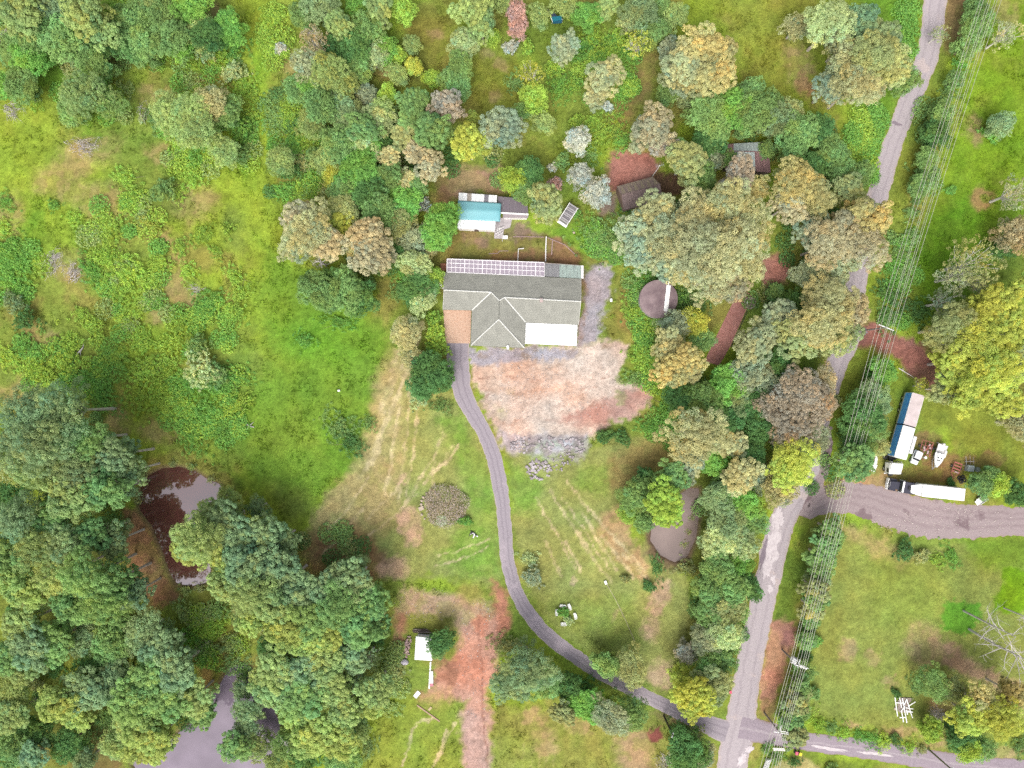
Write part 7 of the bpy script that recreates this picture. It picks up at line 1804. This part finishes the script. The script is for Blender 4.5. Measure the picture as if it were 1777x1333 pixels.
# ------------------------------------------------------------------ garden things
def bench(label, c, face):
    """white slatted bench, curved back; face = heading of the sitter in degrees"""
    th = empty('garden_bench', P(*c, 0), label, 'bench', 'white benches round the little shrub')
    fr = Frame(P(*c, .5), math.radians(face)); W = 1.25
    for x in (-.12, .02, .16, .30):
        m = MB(); fr.box(m, (x, 0, .43), (.11, W, .035)); m.build('seat_slat', white, th)
    m = MB(); m.tube([fr(-.22 + .1 * abs(t) ** 2 * 1.4, t * W / 2, .82) for t in np.linspace(-1, 1, 9)], .05, 6); m.build('back_rail', white, th)
    for t in np.linspace(-.85, .85, 7):
        m = MB(); x = -.22 + .14 * t * t; m.beam(fr(x + .05, t * W / 2, .45), fr(x, t * W / 2, .82), .10, .03); m.build('back_slat', white, th)
    for s_ in (-1, 1):
        m = MB(); m.tube([fr(-.08, s_ * W / 2, .72), fr(.15, s_ * W / 2, .66), fr(.38, s_ * W / 2, .62)], .045, 6); m.build('armrest', white, th)
        for x in (-.12, .32):
            m = MB(); m.beam(fr(x, s_ * (W / 2 - .04), -.05), fr(x, s_ * (W / 2 - .04), .66 if x > 0 else .5), .06, .06); m.build('leg', white, th)
bench('white slatted garden bench left of the little shrub', (965.5, 1063), 0)
bench('white slatted garden bench right of the little shrub', (999, 1069), 180 + 12)
bench('white slatted garden bench below the little shrub', (978.5, 1083.5), 90)
bench('white slatted garden bench above right of the little shrub', (989, 1053), 200)
bench('white slatted garden bench behind the little shrub, mostly hidden', (977, 1051), 262)
# wheelie bins
def bin_(label, c, lidc, ang, body=(.05, .05, .055)):
    th = empty('wheelie_bin', P(*c, 0), label, 'bin')
    fr = Frame(P(*c, .5), math.radians(ang))
    bm_ = pmat('dark_bin_body', body, .6)
    v = []
    for z, s_ in ((.06, .42), (1.0, .56)):
        for x, y in ((-1, -1), (1, -1), (1, 1), (-1, 1)): v.append(fr(x * s_ / 2 * 1.1, y * s_ / 2, z))
    m = MB(); m.add(v, [(3, 2, 1, 0), (4, 5, 6, 7), (0, 1, 5, 4), (1, 2, 6, 5), (2, 3, 7, 6), (3, 0, 4, 7)]); m.build('body', bm_, th)
    m = MB(); fr.box(m, (.02, 0, 1.04), (.70, .60, .07)); m.build('lid', pmat('lid_%d' % int(lidc[0] * 999 + lidc[1] * 77), lidc, .45, var=.08), th, bevel=.03)
    m = MB(); m.tube([fr(-.36, -.22, .98), fr(-.36, .22, .98)], .025, 6); m.build('handle', black, th)
    for y in (-.24, .24): wheel(fr, th, -.25, y, .1, .06)
bin_('wheelie bin with pink red lid on the side road verge', (1381, 1305.5), seen(240, 110, 140), 80)
bin_('wheelie bin with bright yellow lid on the side road verge', (1387.5, 1307), seen(250, 236, 60), 75)
bin_('lone wheelie bin with pink red lid beside the main road', (1265.5, 1199.5), seen(246, 96, 128), 10)
# bus-stop style rail bench at the junction
rb_ = empty('slatted_road_bench', P(1352, 1301, 0), 'pale slatted bench on the grass below the road junction', 'bench')
for k in range(4):
    m = MB(); m.beam(P(1341 + k * .5, 1298.6 + k * 1.3, .5), P(1361 + k * .6, 1299.2 + k * 1.3, .5), .12, .04); m.build('seat_slat', white_w, rb_)
for x in (1344, 1360):
    p = P(x, 1300.5, .2); m = MB(); m.box((p.x, p.y, .22), (.08, .4, .52)); m.build('leg', timber, rb_)
# white picket panel at the bottom edge
pf = empty('picket_panel', P(1332, 1328, 0), 'white picket fence panel leaning at the bottom edge', 'fence')
a, b_ = P(1336, 1320, .9), P(1326, 1342, .9)
for k in range(14):
    p = a.lerp(b_, k / 13); m = MB(); m.box((p.x, p.y, .55), (.55, .09, 1.1), .42, M=Matrix.Rotation(.42, 3, 'Z') @ Matrix.Rotation(.9, 3, 'Y')); m.build('picket', white, pf)
m = MB(); m.beam(Vector((a.x, a.y, .3)), Vector((b_.x, b_.y, .3)), .06, .08); m.beam(Vector((a.x, a.y, .05)), Vector((b_.x, b_.y, .05)), .3, .12); m.build('rail', white_w, pf)
# stack of white timber frames
tf = empty('timber_frame_pile', P(1570, 1231, 0), 'untidy pile of white painted beams on the lower lawn', 'timber pile')
def spix(cx, cy): return (1530 + cx / 8.712, 1180 + cy / 8.712)
for k, (a, b_) in enumerate((((200, 262), (240, 550)), ((270, 265), (300, 420)), ((312, 275), (380, 650)), ((300, 470), (330, 640)), ((375, 285), (465, 575)), ((215, 345), (330, 350)), ((330, 400), (380, 285)), ((400, 400), (510, 330)), ((270, 570), (370, 565)), ((290, 480), (350, 400)), ((370, 470), (470, 490)), ((360, 420), (480, 440)), ((370, 450), (390, 525)))):
    z_ = .2 + .07 * (k % 5); m = MB(); m.beam(P(*spix(*a), z_), P(*spix(*b_), z_ + .05), .17 if k != 10 else .3, .08); m.build('beam', white, tf)
for k in range(12):
    y0 = 275 + k * 19; x0 = 350 - 90 * math.sin(math.pi * k / 12); m = MB(); m.beam(P(*spix(max(240, x0 - 60), y0), .09), P(*spix(min(480, x0 + 140), y0 + 8), .09), .22, .1); m.build('board', timber, tf)
(flat_thing('cream_block', 'cream coloured block at the left of the beam pile', 'block', spix(190, 436), spix(228, 438), .45, .12, .25, pmat('cream_block', seen(228, 214, 194), .8)))
for k, (px, py, lbl) in enumerate(((1620, 1236, 'brushwood'), )):
    m = make_twigs(17, 2.2, .9, 40); me_ = m.mesh('sticks', bark_dead)
    th = empty('brush_heap', P(px, py, 0), 'heap of dead sticks between beam pile and yellow tree', 'brush heap'); o = bpy.data.objects.new('sticks', me_); link(o, th)
fw = empty('firewood_stack', P(1642, 1240.5, 0), 'short stack of split grey firewood beside the yellow tree', 'firewood')
r = random.Random(8)
for k in range(9):
    a, b_ = spix(905 + r.uniform(-10, 20), 500 + k * 7), spix(1020 + r.uniform(-10, 30), 520 + k * 6); m = MB(); m.tube([P(*a, .1 + .08 * (k % 3)), P(*b_, .1 + .08 * (k % 3))], .08, 6); m.build('log', bark_dead, fw)
tin = flat_thing('tin_sheet', 'small pale ribbed tin sheet at the foot of the yellow tree', 'metal sheet', spix(1045, 745), spix(1110, 755), .75, .5, .06, steel)
# blue covered garden swing at the top
def npix(cx, cy): return (920 + cx / 17.77, cy / 17.77)
sw = empty('covered_swing_seat', P(*npix(760, 560), 0), 'teal canvas swing seat with white frame on the top clearing', 'swing seat')
teal = pmat('teal_canvas', seen(34, 138, 160), .7, var=.25, scale=1.5); navyc = pmat('faded_navy_canvas', seen(88, 102, 136), .8, var=.3, scale=1.5)
q = [P(*npix(*c_), z_) for c_, z_ in (((640, 520), 1.5), ((960, 490), 1.5), ((1000, 610), 1.4), ((690, 670), 1.4))]
m = MB(); m.slab(q, .04); m.build('canopy', teal, sw)
m = MB(); m.slab([q[3] + Vector((0, 0, -.02)), q[2] + Vector((0, 0, -.02)), P(*npix(960, 720), .9), P(*npix(720, 735), .9)], .03); m.build('valance', pmat('dark_teal', seen(30, 100, 128), .7), sw)
m = MB(); m.slab([P(*npix(560, 375), .9), P(*npix(730, 370), .9), q[0].lerp(q[1], .6), q[0]], .04); m.build('backrest', navyc, sw)
m = MB(); m.slab([P(*npix(640, 520), .5), P(*npix(930, 500), .5), P(*npix(950, 640), .5), P(*npix(690, 660), .5)], .1); m.build('seat', navyc, sw)
wpts = [P(*npix(500, 400), .05), P(*npix(545, 400), .7), P(*npix(620, 490), 1.5), P(*npix(690, 670), 1.45), P(*npix(665, 740), .02)]
m = MB(); m.tube(wpts, .07, 6); m.build('frame', white, sw)
m = MB(); m.tube([P(*npix(940, 560), .02), P(*npix(950, 500), 1.45), P(*npix(990, 615), 1.4), P(*npix(985, 700), .02)], .06, 6); m.build('frame', white, sw)
blk = MB(); blk.box(P(*npix(530, 350), .3), (.9, .5, .6), .1); blk.build('cushion_box', black, sw)
# ---- round bed of dead shrubs with stone rim
bed = empty('dead_shrub_bed', P(774, 877, 0), 'round bed of dead grey brown shrubs on the lawn', 'shrub bed')
tw = MB(); r = random.Random(31)
dead_m = pmat('dead_grey_twigs', seen(226, 208, 198), .9, var=.4, scale=2)
for k in range(1500):
    a = r.uniform(0, 6.283); q_ = math.sqrt(r.random()) * 4.6 * (1 + .07 * math.sin(3 * a + 1) + .05 * math.sin(7 * a))
    x, y = q_ * math.cos(a), q_ * math.sin(a) * .98
    hh = .25 + .75 * math.sqrt(max(0, 1 - (q_ / 4.9) ** 2)) * r.uniform(.7, 1.1)
    b2 = r.uniform(0, 6.283); ln = r.uniform(.25, .6); dz = r.uniform(-.1, .3)
    p0 = Vector((x, y, hh)); p1 = p0 + Vector((ln * math.cos(b2), ln * math.sin(b2), dz)); s_ = Vector((-math.sin(b2), math.cos(b2), 0)) * .035
    tw.add([p0 - s_, p0 + s_, p1], [(0, 1, 2)])
o = tw.build('dead_twigs', dead_m, bed, org=(0, 0, 0)); o['kind'] = 'stuff'
r2 = np.random.default_rng(5); k = 5200
a = r2.uniform(0, 6.28, k); q_ = np.sqrt(r2.random(k)) * 4.5 * (1 + .07 * np.sin(3 * a + 1) + .06 * np.sin(5 * a))
zz = .25 + .85 * np.sqrt(np.clip(1 - (q_ / 4.8) ** 2, 0, 1)) * r2.uniform(.5, 1.0, k)
cc = np.stack([q_ * np.cos(a), q_ * np.sin(a), zz], 1)
base = np.where((vnoise(cc[:, 0] * .5 + 9, cc[:, 1] * .5 + 9, 8) > .5)[:, None], np.array([.27, .225, .165]), np.array([.24, .25, .12]))
base = np.where(((np.hypot(cc[:, 0] + .9, cc[:, 1] + 3.1) < 1.2))[:, None], np.array([.36, .42, .33]), base)
fo = bpy.data.objects.new('dead_leaves', leaf_mesh('dead_leaves', cc, unit(r2.normal(size=(k, 3)) + np.array([0, 0, .8])), .12 * r2.uniform(.7, 1.4, k), .45, base * clump_cols(r2, k, .3, .06), r2)); fo.color = (1.6, 1.6, 1.5, 1); link(fo, bed)
fo['kind'] = 'stuff'
stm = pmat('cream_stone', seen(224, 206, 186), .9, var=.25, scale=3)
for k, (px, py, s_) in enumerate(((734.5, 863, .3), (732, 869, .28), (731, 875, .3), (732, 893, .28), (737, 900, .22), (740, 856, .24))):
    bmx = bmesh.new(); bmesh.ops.create_icosphere(bmx, subdivisions=2, radius=s_)
    for v in bmx.verts: v.co *= r.uniform(.8, 1.15)
    me_ = bpy.data.meshes.new('edge_stone'); bmx.to_mesh(me_); bmx.free(); me_.materials.append(stm)
    o = link(bpy.data.objects.new('edge_stone', me_)); o.location = P(px, py, .1); tag(o, 'pale edge stone, %s down the left rim of shrub bed' % ['second', 'third', 'fourth', 'fifth', 'lowest', 'first'][k], 'stone', 'pale stones rimming the dead shrub bed')
flat_thing('sandstone_block', 'cream sandstone block left of the dead shrub bed', 'stone', (727, 884), (735, 880.5), .8, .15, .3, stm)

# ---- black and white calf lying on its side on the lawn
def calf():
    th = empty('calf', P(822, 926, 0), 'black and white calf lying on the lawn by driveway', 'calf')
    v, e, rad = [], [], []
    def add(p, r_, par=None):
        v.append(p); rad.append(r_)
        if par is not None: e.append((par, len(v) - 1))
        return len(v) - 1
    pel = add((-.55, 0, .26), (.26, .24)); b1 = add((-.15, .02, .28), (.28, .27), pel); b2 = add((.25, .02, .27), (.27, .27), b1)
    nk = add((.55, .06, .22), (.15, .16), b2); nk2 = add((.75, .10, .2), (.12, .13), nk); hd = add((.92, .1, .18), (.12, .13), nk2); mz = add((1.12, .05, .14), (.075, .075), hd)
    for sx, par in ((.25, b2), (.38, b2)):
        k = add((sx + .02, -.32, .14), (.08, .08), par); k2 = add((sx + .16, -.58, .09), (.055, .055), k); k3 = add((sx + .14, -.88, .06), (.04, .04), k2); add((sx + .2, -.98, .05), (.045, .045), k3)
    for sx in (-.55, -.4):
        k = add((sx + .05, -.32, .16), (.11, .1), pel); k2 = add((sx + .0, -.56, .09), (.06, .06), k); k3 = add((sx + .12, -.9, .06), (.04, .04), k2); add((sx + .18, -.99, .05), (.045, .045), k3)
    t1 = add((-.82, .03, .2), (.04, .04), pel); add((-1.05, -.1, .06), (.03, .03), t1)
    er = add((.86, .24, .2), (.04, .06), hd); add((.82, .33, .17), (.02, .03), er)
    me = bpy.data.meshes.new('body'); me.from_pydata(v, e, [])
    o = bpy.data.objects.new('body', me); link(o, th)
    md = o.modifiers.new('skin', 'SKIN'); md.use_smooth_shade = True
    for i, sv in enumerate(me.skin_vertices[0].data): sv.radius = rad[i]; sv.use_root = (i == 0)
    o.modifiers.new('sub', 'SUBSURF').levels = 2; o.modifiers['sub'].render_levels = 2
    m, nt, b, out = node_mat('calf_coat'); N = nt.nodes.new
    tc = N('ShaderNodeTexCoord'); nz = N('ShaderNodeTexNoise'); nz.inputs['Scale'].default_value = 1.7; nz.inputs['Detail'].default_value = 1
    nt.links.new(tc.outputs['Object'], nz.inputs['Vector']); rp = N('ShaderNodeValToRGB'); rp.color_ramp.interpolation = 'CONSTANT'
    rp.color_ramp.elements[0].color = (.03, .03, .035, 1); rp.color_ramp.elements[1].color = (.72, .70, .68, 1); rp.color_ramp.elements[1].position = .5
    nt.links.new(nz.outputs['Fac'], rp.inputs[0]); nt.links.new(rp.outputs[0], b.inputs['Base Color']); b.inputs['Roughness'].default_value = .8
    me.materials.append(m)
    th.rotation_euler = (0, 0, math.radians(-42)); th.location.z = .0
    return th
calf()

# ------------------------------------------------------------------ dead wood
def dead_tree(label, base, h, tips, seed, name='dead_tree', rad=.2, lean=(0, 0)):
    th = empty(name, P(*base, 0), label, 'dead tree')
    r = random.Random(seed); b_ = P(*base, 0); t_ = Vector((b_.x + lean[0], b_.y + lean[1], h))
    m = MB(); mid_ = b_.lerp(t_, .5) + Vector((r.uniform(-.3, .3), r.uniform(-.3, .3), 0))
    m.tube([b_ - Vector((0, 0, .3)), mid_, t_], [rad * 1.3, rad, rad * .45], 8); m.build('trunk', bark_dead, th)
    for k in range(tips):
        s_ = b_.lerp(mid_, 0).lerp(t_, r.uniform(.45, .98)); a = r.uniform(0, 6.28); ln = r.uniform(.18, .34) * h
        e_ = s_ + Vector((math.cos(a) * ln, math.sin(a) * ln, r.uniform(.0, .5) * ln)); mm = s_.lerp(e_, .5) + Vector((r.uniform(-.3, .3), r.uniform(-.3, .3), -.1))
        m = MB(); m.tube([s_, mm, e_], [rad * .4, rad * .28, rad * .08], 5, cap=False)
        for _ in range(4):
            s2 = s_.lerp(e_, r.uniform(.4, .95)); e2 = s2 + Vector((r.uniform(-1, 1), r.uniform(-1, 1), r.uniform(-.2, .8))) * ln * .45
            m.tube([s2, s2.lerp(e2, .5) + Vector((r.uniform(-.2, .2), r.uniform(-.2, .2), 0)), e2], [rad * .16, rad * .1, rad * .04], 4, cap=False)
        m.build('branch', bark_dead, th)
    return th
dead_tree('bare dead tree rising from the lush square patch', (1672, 1060), 15, 13, 3, rad=.17)
dead_tree('bare dead tree just below the lush square patch', (1682, 1092), 16, 16, 4, rad=.2)
dead_tree('thin bare dead tree nearest the right picture edge', (1742, 1055), 12, 10, 5, rad=.13)
dead_tree('bleached dead tree with spreading branches left of the house', (566, 462), 6, 16, 6, rad=.16)
dead_tree('bleached dead branches poking out beside the dry wood', (1440, 512), 8, 12, 7, rad=.16)
dead_tree('small dead tree sticking out of the top thicket', (548, 80), 7, 12, 9, rad=.14)
dead_tree('dead tree among the gums left of brown pond', (172, 925), 9, 9, 10, rad=.18)
dead_tree('dead tree poking through the lower left wood', (600, 1200), 8, 10, 11, rad=.15)
dead_tree('dead limbs above the bottom edge left of centre', (520, 1270), 8, 9, 12, rad=.16)
def twig_bush(label, c, R, h, seed, n=46):
    th = empty('dead_bush', P(*c, 0), label, 'dead bush'); o = bpy.data.objects.new('sticks', make_twigs(seed, R, h, n).mesh('sticks', bark_dead)); link(o, th)
twig_bush('bleached fallen branches in the upper left meadow', (138, 252), 3.6, 1.4, 41, 60)
twig_bush('grey fallen branch between two meadow trees', (250, 195), 2.4, .8, 42, 30)
twig_bush('grey dead bush in the left meadow weeds', (98, 446), 3.2, .9, 43)
twig_bush('grey dead brush right of the meadow weeds', (122, 478), 3.0, .8, 44)
twig_bush('small pale dead bush beside the bright meadow', (345, 502), 1.8, .6, 45, 26)
twig_bush('pale dead brush at the left picture edge', (18, 190), 3.0, 1.0, 46)
twig_bush('greyish dead twigs at the top left edge', (8, 62), 2.6, 1.2, 47)
twig_bush('dark dead roots at the bottom of the driveway wood', (1160, 1325), 2.6, 1.0, 48)
twig_bush('dead twigs beside the pond and blue green gum', (415, 898), 1.8, .8, 49, 24)
twig_bush('pinkish prunings heap above the silvery bushes', (966, 317), 1.6, .6, 50, 40)
def log(label, a, b_, r0, mat=None, z=None, stubs=3, seed=0, name='fallen_log'):
    th = empty(name, P(*lerp_px(a, b_, .5), 0), label, 'log'); z = r0 * .8 if z is None else z
    rr_ = random.Random(seed); pa, pb = P(*a, z), P(*b_, z); m = MB()
    pts = [pa.lerp(pb, t) + Vector((rr_.uniform(-.15, .15), rr_.uniform(-.15, .15), 0)) for t in (0, .35, .7, 1)]
    m.tube(pts, [r0, r0 * .85, r0 * .65, r0 * .35], 8); m.build('trunk', mat or bark_dead, th)
    for k in range(stubs):
        s_ = pa.lerp(pb, rr_.uniform(.2, .9)); e_ = s_ + Vector((rr_.uniform(-1, 1), rr_.uniform(-1, 1), .3)) * 1.1
        m = MB(); m.tube([s_, e_], [r0 * .4, r0 * .12], 5); m.build('branch_stub', mat or bark_dead, th)
log('bleached log lying on the bank above the lower pond', (335, 1132), (364, 1112), .35, seed=1)
log('long pale log in the wood left of lower pond', (75, 1102), (135, 1074), .28, seed=2)
log('dark fallen trunk in the paddock below the pale tree', (1682, 521), (1772, 503), .3, bark_brown, seed=3, stubs=5)
log('pale stump of wood at the edge of lush weeds', (430, 736), (440, 742), .2, seed=4)
log('weathered log in the left meadow', (131, 618), (146, 602), .22, seed=5)
log('dark pair of leaning trunks beside the yellow tree', (1662, 1188), (1702, 1210), .25, bark_brown, seed=6)
log('pale fallen stick below the upper red track', (1560, 638), (1586, 655), .12, seed=7)
hose = MB(); hose.tube([P(1052, 1012, .06), P(1068, 1040, .05), P(1085, 1075, .05), P(1101, 1112, .05)], .06, 5)
tag(hose.build('garden_hose', pmat('pale_hose', seen(214, 204, 170), .6), org=tuple(P(1075, 1060, 0))), 'pale hose laid straight across the driveway lawn', 'hose')
m = MB(); p = P(1051, 1011, .15); m.box((p.x, p.y, .15), (.5, .8, .3), .4); tag(m.build('white_box', white, org=(p.x, p.y, 0), bevel=.03), 'small white box at the upper end of lawn hose', 'box')
for c_, lbl in (((1060.5, 521), 'small white block beside the grey gravel strip'), ((1153, 600.5), 'tiny white block among the gold tree leaves'), ((588, 678), 'tiny white stone in the green meadow'), ((590, 430), 'pinkish stone on the lawn right of hutch')):
    if 'gold' in lbl: continue
    if 'hutch' in lbl: c_ = (996, 404)
    m = MB(); p = P(*c_, .15); m.box((p.x, p.y, .14), (.5, .7 if 'gravel' in lbl else .4, .3), .1); tag(m.build('block', white if 'pink' not in lbl else stm, org=(p.x, p.y, 0), bevel=.06), lbl, 'block')
